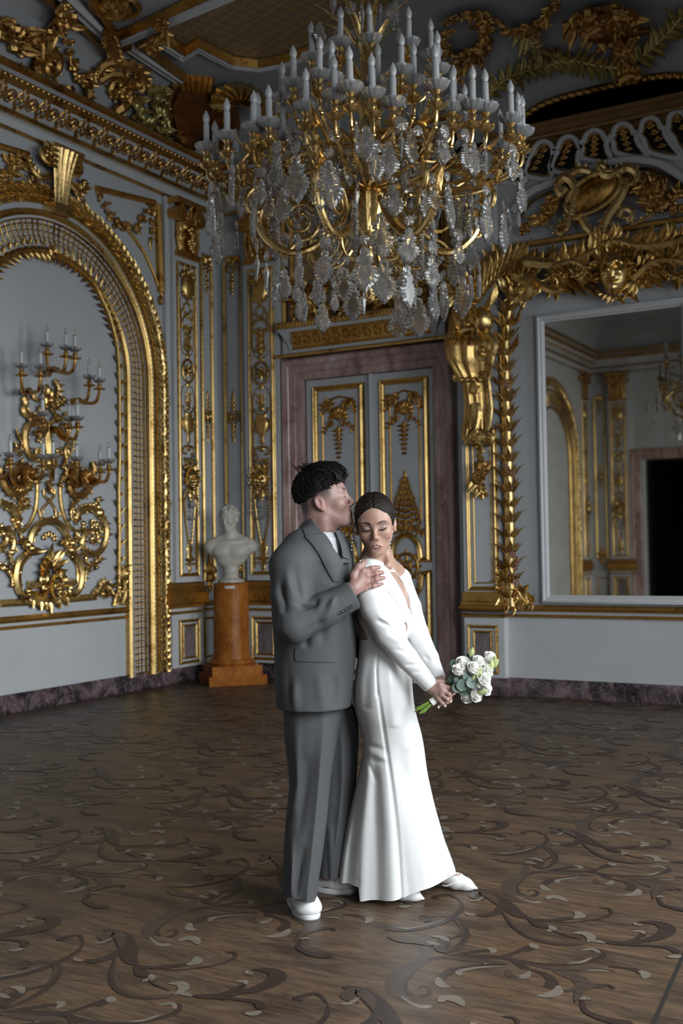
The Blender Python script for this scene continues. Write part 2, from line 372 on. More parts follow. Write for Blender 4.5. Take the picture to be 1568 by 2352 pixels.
# strokes of one panel, (material, widest width in cm, profile, points); points are taken on the floor around one panel
T1 = [  # profile: 0 = lens, 1 = swelling towards the end, 2 = swelling towards the start
 (1,4.2,0,'165,610 110,582 98,530 150,470 240,418 340,404'), (2,6.5,0,'240,300 200,420 120,470 60,540 75,600 140,640'),
 (3,3.0,1,'95,612 150,650 200,668 252,662'), (1,2.4,1,'180,575 208,558 240,575 235,603 190,612'),
 (1,5.0,2,'235,418 350,405 480,405 620,410 720,432 850,446 980,446 1080,430 1142,400'), (1,3.4,1,'1000,446 1100,428 1150,402 1128,372 1052,366'),
 (3,2.0,0,'1035,372 1095,365 1138,388'), (3,1.6,0,'960,440 1040,432 1090,408'),
 (1,3.2,1,'335,404 400,388 450,384 520,372'), (1,2.8,1,'420,400 470,380 530,372 572,374'), (3,2.6,0,'535,358 575,368 568,388'),
 (1,3.4,1,'600,406 680,388 730,366 775,350'), (1,2.6,1,'660,404 720,372 760,372 795,356'), (3,3.4,0,'770,334 790,350 808,362'),
 (1,2.8,1,'410,406 480,414 525,424'), (3,2.4,0,'505,420 542,430 530,444'), (2,3.5,0,'300,404 420,418 560,432 660,440'),
 (1,4.2,0,'300,545 308,512 360,480 450,464 560,452 650,450'), (3,3.4,0,'288,512 300,552 352,564'), (3,3.0,2,'398,506 400,482 470,466 560,458 650,458'),
 (1,4.0,1,'640,412 700,438 755,474'), (3,3.4,0,'668,494 700,512 745,506 766,480'), (2,3.0,0,'650,470 660,500 720,520'),
 (1,5.5,1,'760,472 850,500 884,540 868,572'), (3,4.2,0,'802,612 870,606 912,588 916,556'),
 (2,5.5,0,'880,480 960,500 1035,532 1030,570 940,588'), (2,3.0,0,'740,440 900,468 1100,470 1212,484'), (3,1.3,0,'1060,478 1140,478 1200,492'),
 (1,3.6,1,'1180,458 1260,464 1330,478 1356,498'), (3,3.4,0,'1338,478 1372,496 1362,522'),
 (2,3.4,0,'330,390 400,350 432,290 400,220 330,190 250,194 195,208'), (1,2.2,0,'330,390 392,350 436,296 412,226 340,192'), (1,1.8,0,'350,312 410,292 455,296'),
 (3,2.2,2,'72,256 160,256 260,232 325,208'), (1,2.8,0,'0,264 80,270 170,262 270,240 360,200 412,150 402,112'), (1,2.4,0,'402,112 350,82 300,86 262,96 300,104'), (1,1.8,1,'190,205 200,190 235,195 240,215 210,222'),
 (1,5.0,0,'330,388 298,362 320,322 345,300'), (3,3.0,0,'248,299 305,304 342,326'), (3,2.6,0,'228,324 258,336 302,344'), (2,4.0,0,'20,300 90,320 180,330 260,350'),
 (3,4.6,0,'292,646 322,624 380,630 424,668'),
 (1,7.0,0,'440,58 530,74 622,122 700,182 762,206'), (1,3.6,1,'680,172 760,206 830,216 920,212 1000,202'), (3,4.2,0,'996,206 1032,192 1006,168'),
 (1,4.4,0,'622,112 604,168 540,190 478,184'), (3,2.2,0,'428,175 450,186 488,188'), (2,5.0,0,'600,130 560,90 500,70 470,90 530,110'), (3,2.0,0,'450,112 490,112 525,92'),
 (2,3.6,0,'620,168 680,240 770,302 900,336 1020,340 1072,326'), (1,1.7,0,'618,170 676,244 766,306 900,340 1020,344'), (3,4.0,0,'990,284 1050,284 1088,306 1072,332'),
 (1,4.6,0,'758,200 820,242 874,252'), (3,3.0,0,'856,276 888,262 868,244'), (1,1.1,0,'868,262 940,290 1036,316'),
 (1,1.7,1,'900,222 960,228 1050,220 1142,205 1192,180 1180,156 1128,150'),
 (1,4.2,0,'1160,334 1280,336 1400,316'), (1,6.2,0,'1330,330 1440,304 1490,265 1440,232 1330,224'), (3,2.2,0,'1308,228 1330,240 1352,238'), (3,2.4,0,'1304,276 1345,274 1368,288'),
 (1,3.2,1,'1270,334 1335,308 1362,288'), (3,2.6,0,'1086,328 1120,328 1160,338'), (1,3.8,1,'1290,346 1400,350 1500,362 1546,392'), (3,3.2,0,'1480,406 1530,408 1548,396'),
 (3,2.4,0,'1032,638 1055,626 1086,632'), (1,4.6,1,'1040,632 1056,690 1120,722 1200,746 1310,756'), (2,3.6,0,'1006,650 1036,582 1100,560 1180,560'), (1,1.9,1,'1100,558 1170,556 1212,576'),
]
def floor():
    mb = MB(); x0, x1, y0, y1 = -0.3, ROOM_X, ROOM_Y0-0.4, 0.4
    mb.add([(x0, y0, 0), (x1, y0, 0), (x1, y1, 0), (x0, y1, 0)], [(0, 1, 2, 3)], 0)
    A = Vector((1.07, -0.045, 0)); B = Vector((-0.037, 1.115, 0)); tile = []
    for mat, wd, prof, pts in T1:
        P = [Vector(FL(880+float(a.split(',')[0])/2.279, 2020+float(a.split(',')[1])/2.279)) for a in pts.split()]
        C = catmull(P, 4); k = len(C)
        rows = []
        for i, c in enumerate(C):
            t = i/(k-1); tt = (C[min(i+1, k-1)]-C[max(i-1, 0)]).normalized(); q = Vector((-tt.y, tt.x, 0))
            if prof == 0: wv = math.sin(PI*t)**0.7
            elif prof == 1: wv = min(1, (0.25+0.75*t))*math.sqrt(max(0, 1-((t-0.8)/0.2)**2)) if t > 0.8 else 0.25+0.75*t
            else: wv = (1-0.8*t)*min(1, t*6+0.15)
            hw = max(0.001, wd*0.005*wv)
            rows.append((c+q*hw, c-q*hw))
        tile.append((mat, rows))
    for i in range(-7, 6):
        for j in range(-6, 8):
            o = A*i+B*j; cx, cy = 5.9+o.x, -6.1+o.y
            if not (-0.4 < cx < ROOM_X+0.3 and -10.5 < cy < 0.6): continue
            if cx > 6.60+0.2: continue
            for si, (mat, rows) in enumerate(tile):
                vs = []; ok = True
                for a, b in rows:
                    for p in (a, b):
                        q = p+o
                        if not (0.0 < q.x < ROOM_X and q.y < 0.28): ok = False
                        vs.append((q.x, q.y, 0.0004+0.00004*si))
                if ok: mb.add(vs, [(2*r, 2*r+1, 2*r+3, 2*r+2) for r in range(len(rows)-1)], mat)
    # joint of the next sheet of boards and its own scrolls, turned by half a panel
    P0, P1 = Vector((6.55, -5.2, 0.002)), Vector((6.72, -7.4, 0.002)); q = Vector((0.006, 0, 0))
    mb.add([P0-q, P0+q, P1+q, P1-q], [(0, 1, 2, 3)], 4)
    for j in range(-2, 5):
        o = A*1.62+B*(j+0.42)
        for si, (mat, rows) in enumerate(tile):
            vs = [(p.x+o.x, p.y+o.y, 0.0004+0.00004*si) for ab in rows for p in ab]
            if all(v[0] > 6.64-0.077*(v[1]+6.3) and v[0] < ROOM_X for v in vs): mb.add(vs, [(2*r, 2*r+1, 2*r+3, 2*r+2) for r in range(len(rows)-1)], mat)
    o = mb.build('floor', FM, smooth=False); tag(o, 'brown parquet floor inlaid with dark and pale scrolling leaves', 'floor', kind='structure')
floor()

# ---- walls
def struct(mb, name, mat, label, cat, **kw): return tag(mb.build(name, mat, **kw), label, cat, kind='structure')
mb = MB(); mb.box(-0.25, 0.0, ROOM_Y0-0.3, 0.3, 0, 6.4)
struct(mb, 'wall_left', M['paint'], 'pale grey panelled wall with the gilt arch, left of the corner', 'wall', smooth=False)
BX0, BX1 = 3.15, 6.25
mb = MB()
mb.box(-0.25, 1.12, 0.3, 0.6, 0, 6.4); mb.box(2.80, BX0, 0.3, 0.6, 0, 6.4); mb.box(1.12, 2.80, 0.3, 0.6, 3.36, 6.4)
mb.box(BX0, BX1, 0.0, 0.6, 0, 5.30); mb.box(BX0-0.002, 3.158, 0.0, 0.32, 5.3, 6.3); mb.box(BX1, ROOM_X+0.2, 0.3, 0.6, 0, 6.4)
struct(mb, 'wall_back', M['paint'], 'pale grey wall holding the double door and the tall mirror', 'wall', smooth=False)
mb = MB(); y = ROOM_Y0
mb.box(-0.25, 1.19, y-0.6, y-0.3, 0, 6.4); mb.box(2.74, BX0, y-0.6, y-0.3, 0, 6.4); mb.box(1.19, 2.74, y-0.6, y-0.3, 3.3, 6.4)
mb.box(BX0, ROOM_X+0.2, y-0.6, y, 0, 6.4)
struct(mb, 'wall_front', M['paint'], 'grey far wall with a dark doorway seen in the mirror', 'wall', smooth=False)
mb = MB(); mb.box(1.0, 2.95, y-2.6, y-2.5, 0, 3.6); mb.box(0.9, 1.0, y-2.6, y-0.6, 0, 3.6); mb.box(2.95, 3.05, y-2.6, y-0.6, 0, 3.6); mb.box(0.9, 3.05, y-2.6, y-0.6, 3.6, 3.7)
struct(mb, 'wall_passage', M['black'], 'shade-black passage behind the dark doorway seen in the mirror', 'wall', smooth=False)  # darkness of the passage is put into its black wall colour
mb = MB(); ys = sorted(WIN_Y)
e = [ROOM_Y0-0.6]+[v for c in ys for v in (c-0.85, c+0.85)]+[0.6]
for k in range(0, len(e), 2): mb.box(ROOM_X, ROOM_X+0.25, e[k], e[k+1], 0, 6.4)
for c in ys: mb.box(ROOM_X, ROOM_X+0.25, c-0.85, c+0.85, 0, 0.85); mb.box(ROOM_X, ROOM_X+0.25, c-0.85, c+0.85, 3.85, 6.4)
struct(mb, 'wall_right', M['paint'], 'grey wall with tall windows facing the gilt arch', 'wall', smooth=False)
for i, c in enumerate(WIN_Y):
    mb = MB()
    for zz in (0.87, 1.85, 2.85, 3.82): mb.box(ROOM_X+0.02, ROOM_X+0.08, c-0.85, c+0.85, zz-0.03, zz+0.03)
    for yy in (-0.83, 0, 0.83): mb.box(ROOM_X+0.02, ROOM_X+0.08, c+yy-0.03, c+yy+0.03, 0.85, 3.85)
    struct(mb, 'window_%d' % (i+1), M['white'], 'tall white framed window in the right wall', 'window', smooth=False)

# ---- baseboards and chair rails: (x-y paths with the room on the right-hand side of N x t)
PATH = [(BX0, 0.3), (0, 0.3), (0, ROOM_Y0-0.3), (BX0, ROOM_Y0-0.3), (BX0, ROOM_Y0), (ROOM_X, ROOM_Y0)]
DOORL, DOORR = 0.909, 2.97
def run(mb, path, prof): mb.sweep([(x, y, 0) for x, y in path], prof, nrm=(0, 0, 1))
base = [(0, 0), (0.035, 0), (0.035, 0.145), (0.02, 0.168), (0, 0.168)]
mb = MB(); run(mb, [(DOORL, 0.3), (0, 0.3), (0, ROOM_Y0-0.3), (0.9, ROOM_Y0-0.3)], base)
struct(mb, 'baseboard_left', M['breccia'], 'dark purple marble skirting along the left wall', 'baseboard')
mb = MB(); run(mb, [(BX1, 0.0), (3.63, 0.0), (3.63, -0.1), (3.22, -0.1), (3.22, 0.0), (BX0, 0.0), (BX0, 0.3), (DOORR, 0.3)], base)
struct(mb, 'baseboard_back', M['breccia'], 'dark purple marble skirting under the mirror wall', 'baseboard')
rail1 = [(0, 0.80), (0.03, 0.81), (0.045, 0.83), (0.035, 0.85), (0.02, 0.865), (0, 0.865)]
rail2 = [(0, 0.742), (0.018, 0.748), (0.02, 0.765), (0, 0.776)]
mb = MB()
for rp in (rail1, rail2):
    run(mb, [(BX1, 0.0), (3.63, 0.0), (3.63, -0.1), (3.22, -0.1), (3.22, 0.0), (BX0, 0)], rp)
struct(mb, 'trim_1', M['gold_flat'], 'gilt chair rail below the mirror', 'trim')
mb = MB()
for rp in (rail1, rail2):
    run(mb, [(0, -1.25), (0, -3.45)], rp); run(mb, [(0.45, 0.3), (0, 0.3), (0, -0.1)], rp)
struct(mb, 'trim_2', M['gold_flat'], 'gilt chair rail along the left wall', 'trim')

# ---- cornice
CP = [(BX0, 0.3), (0, 0.3), (0, ROOM_Y0-0.3), (BX0, ROOM_Y0-0.3), (BX0, ROOM_Y0), (ROOM_X, ROOM_Y0)]
mb = MB(); run(mb, CP, [(0, 5.30), (0.03, 5.32), (0.04, 5.39), (0.10, 5.42), (0.30, 5.60), (0.30, 5.66), (0.36, 5.69), (0.36, 5.74), (0.28, 5.78), (0, 5.78)])
struct(mb, 'trim_3', M['white'], 'white cornice at the top of the walls', 'trim')
mb = MB()
run(mb, CP, [(0, 5.29), (0.035, 5.293), (0.042, 5.305), (0.035, 5.318), (0, 5.32)])
run(mb, CP, [(0.07, 5.405), (0.11, 5.405), (0.13, 5.42), (0.125, 5.437), (0.08, 5.435)])
run(mb, CP, [(0.275, 5.575), (0.32, 5.60), (0.335, 5.625), (0.32, 5.65), (0.29, 5.645)])
run(mb, CP, [(0.34, 5.68), (0.385, 5.70), (0.39, 5.73), (0.35, 5.75)])
NS = Vector((1, 0, -1)).normalized()
def cornice_orn(P, T, N, n, full):
    """frieze of rosettes and curling stems on the sloping band; P start, T along, N outward normal"""
    U = N.cross(T)
    if U.z < 0: U = -U
    for i in range(n):
        c = P+T*(0.26*i)
        mb.flower(c, N, 0.045, 6)
        if full:
            ring = [c+T*(0.062*math.cos(a))+U*(0.062*math.sin(a))+N*0.006 for a in [2*PI*k/12 for k in range(13)]]
            mb.tube(ring, 0.009, 5, caps=False)
            for sg in (-1, 1):
                for up in (-1, 1):
                    S = [c+T*(sg*(0.07+0.045*t))+U*(up*(0.012+0.062*math.sin(t*2.6)))+N*0.006 for t in (0, .35, .7, 1.0, 1.3)]
                    mb.tube(catmull(S, 2), [0.013, 0.006], 5)
                    mb.leaf(S[2], T*sg*0.5+U*up, up, N, 0.05, 0.016, 0, 0.4, 3, 0.5, 5)
                mb.leaf(c+T*(sg*0.07), T*sg, 1, N, 0.055, 0.017, 0, 0, 3, 0.6, 5)
            mb.ball(c+T*0.13, 0.017, n=6, m=4)
        else:
            mb.ball(c+T*0.13, 0.03, n=6, m=4)
        for k in range(4): mb.ball(c+T*(0.065*k)+U*0.172+N*(0.03), 0.0145, n=6, m=4)
cornice_orn(Vector((0.21, -4.6, 5.512)), Vector((0, 1, 0)), Vector((0.68, 0, -0.73)).normalized(), 19, True)
cornice_orn(Vector((0.25, 0.09, 5.512)), Vector((1, 0, 0)), Vector((0, -0.68, -0.73)).normalized(), 11, True)
cornice_orn(Vector((0.21, ROOM_Y0, 5.512)), Vector((0, 1, 0)), Vector((0.68, 0, -0.73)).normalized(), 16, False)
struct(mb, 'trim_4', M['gold_old'], 'gilt cornice frieze of rosettes and curling stems', 'trim')

# ---- ceiling with its cove; the balcony opening is left free on the mirror wall
CVY = 0.75
def rimz(x):
    """lower edge of the cove above the balcony opening"""
    if x <= 3.2: return 5.76
    a = (x-4.7)/0.88
    return 5.40+0.27*max(0.0, 1-a**4)**0.5
mb = MB()
mb.box(0.0, ROOM_X, ROOM_Y0-0.3, 0.3, CEIL, CEIL+0.2)
for sg in (1,):
    rows = []
    for k in range(9):
        t = k/8*PI/2; d = 0.25+0.5*(1-math.cos(t)); z = 5.76+(CEIL-5.76)*math.sin(t)
        rows.append([(d, 0.3-d, z), (d, ROOM_Y0-0.3+d, z)])
    mb.grid(rows)
    rows = []
    xs = sorted(set([round(0.25+i*(ROOM_X-0.25)/60, 4) for i in range(61)]+[3.82+0.04*i for i in range(46)]+[3.199, 3.201]))
    for k in range(9):
        t = k/8*PI/2; row = []
        for x in xs:
            yb = 0.3-0.25 if x < 3.2 else 0.0
            ex = max(0.25, x) if x > 0.75 else max(x, 0.25+0.5*(1-math.cos(t)))
            z0 = rimz(x); d = 0.5*(1-math.cos(t)); row.append((ex, yb-d*(1.0 if x < 3.2 else 1.25), z0+(CEIL-z0)*math.sin(t)))
        rows.append(row)
    mb.grid(rows)
    rows = []
    for k in range(7):
        t = k/6*PI/2; d = 0.25+0.5*(1-math.cos(t)); z = 5.76+(CEIL-5.76)*math.sin(t)
        rows.append([(d, ROOM_Y0-0.3+d, z), (ROOM_X, ROOM_Y0-0.3+d, z)])
    mb.grid(rows)
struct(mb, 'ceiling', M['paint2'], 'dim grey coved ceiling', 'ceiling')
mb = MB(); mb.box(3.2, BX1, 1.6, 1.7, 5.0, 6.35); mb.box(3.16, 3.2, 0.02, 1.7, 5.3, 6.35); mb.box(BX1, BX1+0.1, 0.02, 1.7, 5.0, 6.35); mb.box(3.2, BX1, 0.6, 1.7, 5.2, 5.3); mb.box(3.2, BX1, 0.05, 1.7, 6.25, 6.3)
struct(mb, 'wall_gallery', M['black'], 'shade-black gallery behind the balcony parapet above the mirror', 'wall', smooth=False)  # gallery shade comes from the black colour of this box
# ================================================================== gilt wall decoration
NB = Vector((0, -1, 0))       # out of the wall, in wall-local coordinates
def V3(x, z, d=0.0): return Vector((x, -d, z))
def bar_rect(mb, x0, x1, z0, z1, y, w, h, n=None):
    mb.sweep([(x0, y, z0), (x0, y, z1), (x1, y, z1), (x1, y, z0)], [(-w, 0), (-w*0.8, h*0.7), (-w*0.35, h), (w*0.1, h*0.55), (w*0.5, h*0.9), (w, 0)], closed=True)
def acanthus(mb, pts, r, leaf=0.06, every=2, n=4, sides=(1, -1), nrm=NB, flat=0.7, ball=True, curl=0.25):
    """a swept gilt stem with leaves springing from it"""
    P = catmull(pts, n); k = len(P)
    mb.tube(P, r, 6, flat, nrm)
    R = np.interp(np.linspace(0, 1, k), np.linspace(0, 1, len(r)), r) if hasattr(r, '__len__') else [r]*k
    for i in range(1, k-1, every):
        t = (P[i+1]-P[i-1])
        if t.length < 1e-6: continue
        t.normalize(); N = Vector(nrm).normalized(); S = N.cross(t)
        for sg in sides:
            L = leaf*random.uniform(0.55, 1.25)
            mb.leaf(P[i]+S*(sg*R[i]*0.5), t*random.uniform(0.7, 1.3)+S*sg*random.uniform(0.35, 0.9)+N*random.uniform(0, 0.25), sg, N, L, L*0.33, curl*1.6, random.uniform(0.3, 1.0), 4, 0.6, 7)
    if ball: mb.ball(P[-1], max(R[-1]*1.5, 0.008), n=7, m=5)
def volute(mb, c, r, start, turns, sg, w, d=0.03, n=18):
    S = spiral((c[0], c[2]), r, r*0.16, start, start+sg*360*turns, n, -c[1]+d)
    mb.tube(S, [w, w*0.55], 6, 0.8, NB); mb.ball(S[-1], w*0.9, n=7, m=5)
    return S
def garland(mb, pts, r, n=5, nrm=NB, dens=1.0):
    """a swag of blossoms and leaves along pts; r radius list"""
    P = catmull(pts, n); k = len(P); N = Vector(nrm).normalized(); a = N.orthogonal().normalized(); b = N.cross(a)
    R = np.interp(np.linspace(0, 1, k), np.linspace(0, 1, len(r)), r)
    for i in range(k):
        for q in range(max(1, int(2*dens))):
            o = a*random.uniform(-1, 1)*R[i]*0.7+b*random.uniform(-1, 1)*R[i]*0.7+N*(R[i]*random.uniform(0.2, 0.7))
            if random.random() < 0.45: mb.flower(P[i]+o, (N+a*random.uniform(-.6, .6)+b*random.uniform(-.6, .6)), R[i]*random.uniform(0.5, 0.75), 5)
            elif random.random() < 0.5: mb.ball(P[i]+o, R[i]*random.uniform(0.3, 0.48), n=6, m=4)
            else: mb.leaf(P[i]+o, a*random.uniform(-1, 1)+b*random.uniform(-1, 1)+N*0.3, 1, N, R[i]*1.5, R[i]*0.45, 0.2, 0.3, 3, 0.5, 5)
def shell(mb, c, r, a0, a1, n, d0=0.0, dome=0.3, r0=0.12, nrm=NB):
    """fan of flutes in the x-z plane opening from a0 to a1 (degrees)"""
    rows = []
    for i in range(9):
        t = i/8; rr = r*(r0+(1-r0)*t); row = []
        for j in range(n*6+1):
            u = j/(n*6); an = math.radians(a0+(a1-a0)*u); f = abs(math.sin(PI*n*u))
            rq = rr*(0.90+0.10*f) if t > 0.6 else rr
            row.append(Vector((c[0]+rq*math.cos(an), c[1]-d0-r*dome*math.sin(PI*min(1, 0.15+0.8*t))*(0.55+0.45*f), c[2]+rq*math.sin(an))))
        rows.append(row)
    mb.grid(rows)
def mask(mb, c, h, d=0.05):
    """a small carved face, hair rays around it"""
    rows = []; n = 40
    for i in range(45):
        v = -1+2*i/44; row = []
        for j in range(n+1):
            u = -1+2*j/n; rr = math.sqrt(max(0, 1-min(1, u*u+0)))
            wz = 0.36*h*math.sqrt(max(0.0, 1-v*v))*(1.0 if v > -0.2 else 1.0+0.18*(v+0.2))
            x = u*wz; dep = 0.34*h*math.sqrt(max(0, 1-u*u))*math.sqrt(max(0, 1-v*v*0.9))
            fx, fz = x/h, v*0.5
            dep += 1.35*h*(0.13*math.exp(-(fx/0.055)**2-((fz+0.02)/0.11)**2)*(1 if fz < 0.1 else 0.4) - 0.08*math.exp(-((abs(fx)-0.14)/0.07)**2-((fz-0.09)/0.05)**2)
                      + 0.06*math.exp(-((abs(fx)-0.13)/0.09)**2-((fz-0.17)/0.035)**2) + 0.05*math.exp(-(fx/0.1)**2-((fz+0.21)/0.03)**2) - 0.05*math.exp(-(fx/0.11)**2-((fz+0.25)/0.015)**2)
                      + 0.05*math.exp(-(fx/0.09)**2-((fz+0.30)/0.03)**2) + 0.05*math.exp(-(fx/0.09)**2-((fz+0.41)/0.05)**2) + 0.04*math.exp(-((abs(fx)-0.2)/0.08)**2-((fz+0.06)/0.07)**2))
            row.append(Vector((c[0]+x, c[1]-d-dep, c[2]+v*h*0.5)))
        rows.append(row)
    mb.grid(rows)
    for k in range(15):
        a = math.radians(-25+230*k/14); p = Vector((c[0]+0.33*h*math.cos(a), c[1]-d*0.8-h*0.1, c[2]+0.06*h+0.42*h*math.sin(a)))
        mb.leaf(p, Vector((math.cos(a), -0.3, math.sin(a))), 1 if k % 2 else -1, NB, h*0.28, h*0.075, 0.2, 0.6, 3, 0.6, 6)

# ------------------------------------------------------------------ the great arch on the left wall
AC, AZ = -2.35, 3.22
def arch_path(R, z0=0.14, n=28):
    P = [V3(AC+R, z0)]+[V3(AC+R, z0+(AZ-z0)*k/4) for k in (1, 2, 3)]
    P += [V3(AC+R*math.cos(PI*k/n), AZ+R*math.sin(PI*k/n)) for k in range(n+1)]
    return P+[V3(AC-R, z0+(AZ-z0)*k/4) for k in (3, 2, 1)]+[V3(AC-R, z0)]
ar = thing('arch_surround', 'great gilt arch framing the candle sconce on the left wall', 'arch', (AC, 0, 0.14), 'left')
mb = MB(); mb.sweep(arch_path(1.593), [(-0.093, 0), (-0.093, 0.05), (-0.075, 0.075), (-0.06, 0.05), (0.06, 0.05), (0.075, 0.075), (0.093, 0.05), (0.093, 0)])
for p, t in along(arch_path(1.593), 0.072):
    S = NB.cross(t)
    for sg in (-1, 0, 1):
        mb.leaf(p+NB*0.046+S*(0.034*sg+random.uniform(-.006, .006))-t*0.03, t+S*(0.5*sg+random.uniform(-.2, .2)), sg or 1, NB, random.uniform(0.09, 0.125), 0.034, 0.22, 0.2, 0, 0.9, 6)
    mb.ball(p+NB*0.07+S*0.03+t*0.02, 0.016, n=6, m=4); mb.ball(p+NB*0.07-S*0.03+t*0.03, 0.014, n=6, m=4)
part(mb, 'laurel_band', M['gold_b'], ar)
mb = MB(); mb.sweep(arch_path(1.412), [(-0.03, 0), (-0.03, 0.045), (-0.015, 0.058), (0.0, 0.05), (0.012, 0.035), (0.024, 0.045), (0.03, 0.04), (0.03, 0)])
for p, t in along(arch_path(1.428), 0.045): mb.ball(p+NB*0.05, 0.011, n=6, m=4)
part(mb, 'outer_moulding', M['gold'], ar)
mb = MB(); mb.sweep(arch_path(1.24), [(-0.15, 0.0), (-0.15, 0.03), (-0.07, 0.012), (0.0, 0.008), (0.08, 0.02), (0.14, 0.045), (0.14, 0.0)])
part(mb, 'trellis_ground', M['white'], ar)
mb = MB()
for R, dd in ((1.145, 0.026), (1.20, 0.016), (1.255, 0.016), (1.31, 0.034), (1.35, 0.05)): mb.sweep(arch_path(R), [(-0.0085, dd-0.012), (0, dd+0.009), (0.0085, dd-0.012)])
for p, t in along(arch_path(1.23), 0.066):
    S = NB.cross(t)
    mb.tube([p+S*0.112*-1+NB*0.03, p+NB*0.014, p+S*0.12+NB*0.042], 0.0075, 5)
    for q, dd in ((-0.058, 0.016), (-0.003, 0.012), (0.052, 0.02)):
        c = p+S*q+t*0.036+NB*dd; mb.flower(c, NB, 0.012, 4)
    mb.ball(p+S*0.085+NB*0.04, 0.012, n=6, m=4)
part(mb, 'trellis', M['gold'], ar)
mb = MB(); mb.sweep(arch_path(1.055), [(-0.03, 0), (-0.03, 0.04), (-0.01, 0.06), (0.012, 0.04), (0.022, 0.045), (0.03, 0.0)])
part(mb, 'inner_moulding', M['gold'], ar)
# second arch further along the same wall, seen in the mirror
a2 = copy_tree(ar); a2.location = place((AC-9.6, 0, 0.14), 'left'); a2['label'] = 'second gilt arch down the left wall, seen only in the mirror'
# keystone: fluted bracket with volutes
ky = thing('keystone_bracket', 'gilt fluted bracket at the crown of the arch', 'bracket', (AC, 0, 4.75), 'left')
mb = MB(); rows = []
for i in range(11):
    t = i/10; z = 4.72+0.50*t; hw = 0.085+0.10*t**1.6; row = []
    for j in range(25):
        u = -1+j/12; f = abs(math.sin(u*PI*2.5)); row.append(V3(AC+0.03+hw*u, z, 0.07+0.10*math.sqrt(max(0, 1-u*u*0.8))*(0.6+0.5*t)+0.02*f+0.07*t*t))
    rows.append(row)
mb.grid(rows); mb.box(AC-0.09, AC+0.15, -0.16, 0, 4.64, 4.73)
for k in range(5): mb.tube([V3(AC+0.03-0.20, 5.06+0.045*k, 0.16+0.015*k), V3(AC+0.23, 5.06+0.045*k, 0.16+0.015*k)], 0.022, 7)
part(mb, 'fluted_body', M['gold_b'], ky)
mb = MB()
for sg in (-1, 1):
    mb = MB()
    volute(mb, V3(AC+0.03+sg*0.21, 5.16), 0.10, 90, 1.4, sg, 0.034, 0.13)
    acanthus(mb, [V3(AC+0.03+sg*0.12, 4.98, 0.1), V3(AC+0.03+sg*0.24, 4.93, 0.1), V3(AC+0.03+sg*0.34, 4.98, 0.09), V3(AC+0.03+sg*0.36, 5.06, 0.08)], [0.03, 0.02], 0.07)
    volute(mb, V3(AC+0.03+sg*0.33, 4.90), 0.07, 100, 1.3, sg, 0.02, 0.07); part(mb, 'volute', M['gold'], ky)

# inner leaf branch, framing line and chair rail of the arch panel
br = thing('leaf_branch_frame', 'gilt leafy branch curving inside the arch around the sconce', 'garland', (AC+0.95, 0, 0.95), 'left')
mb = MB()
right = LWs([(275, 1372), (273, 1330), (274, 1230), (273, 1130), (275, 1050), (275, 930), (274, 860), (270, 800), (262, 760), (250, 720), (234, 685), (222, 660), (200, 632), (170, 606), (140, 590), (112, 583)], 0.03)
P = catmull(right, 4); mb.tube(P, [0.024, 0.02, 0.018, 0.018, 0.016], 7, 0.8, NB)
L2 = [Vector((2*(AC-0.02)-p.x, p.y, p.z)) for p in right]
mb.tube(catmull(L2, 4), [0.024, 0.02, 0.018, 0.018, 0.016], 7, 0.8, NB)
for Q in (catmull(right, 4), catmull(L2, 4)):
    for q, (p, t) in enumerate(along(Q, 0.082)):
        S = NB.cross(t)
        up = p.z > 3.6
        for sg in (-1, 1):
            if not up and (q+(sg > 0)) % 2: continue
            L = 0.13 if up else 0.095
            mb.leaf(p+S*0.012*sg-t*0.02, t+S*(0.75 if up else 0.45)*sg, sg, NB, L*random.uniform(.85, 1.2), 0.024, 0.3, 0.45, 3, 0.6, 7)
mb.flower(V3(AC-0.02, 4.28, 0.05), NB, 0.06, 6)
part(mb, 'branch', M['gold'], br)
mb = MB()
low = LWs([(0, 1386), (60, 1383), (130, 1378), (215, 1371)], 0.015)
mb.sweep(low, [(-0.035, 0), (-0.03, 0.02), (0, 0.03), (0.03, 0.02), (0.035, 0)])
acanthus(mb, LWs([(212, 1371), (222, 1362), (232, 1346), (244, 1340), (254, 1350), (247, 1366), (236, 1364)], 0.03), [0.03, 0.022], 0.07)
acanthus(mb, LWs([(280, 1388), (288, 1365), (284, 1335), (276, 1320), (283, 1308), (291, 1318)], 0.03), [0.03, 0.02], 0.08)
acanthus(mb, LWs([(262, 1392), (266, 1372), (274, 1350)], 0.03), [0.025, 0.02], 0.08); mb.tube(LWs([(248, 1366), (268, 1363)], 0.02), 0.02, 6)
part(mb, 'lower_scroll', M['gold'], br)

# spandrel frames between arch and cornice
sp = thing('spandrel_frame', 'gilt three-sided frame with a swag right of the keystone', 'frame', (AC+1.6, 0, 4.0), 'left')
bar = [(-0.03, 0), (-0.026, 0.035), (0, 0.05), (0.026, 0.035), (0.03, 0)]
mb = MB(); mb.sweep(LWs([(217, 433), (352, 466)]), bar); mb.sweep(LWs([(358, 470), (366, 672)]), [(a*1.5, h*1.3) for a, h in bar])
mb.sweep(LWs([(370, 680), (352, 632), (330, 582), (305, 545), (285, 522)]), [(a*0.6, h*0.6) for a, h in bar])
mb.ball(LW(369, 690, 0.03), 0.03, 1, 1, 1.8); volute(mb, LW(352, 478), 0.05, 200, 1.2, 1, 0.018, 0.03)
part(mb, 'frame_bar', M['gold_flat'], sp)
mb = MB(); garland(mb, LWs([(219, 440), (232, 470), (250, 497), (270, 520), (298, 522), (318, 505), (335, 485), (345, 478)]), [0.05, 0.06, 0.075, 0.06, 0.05], 3)
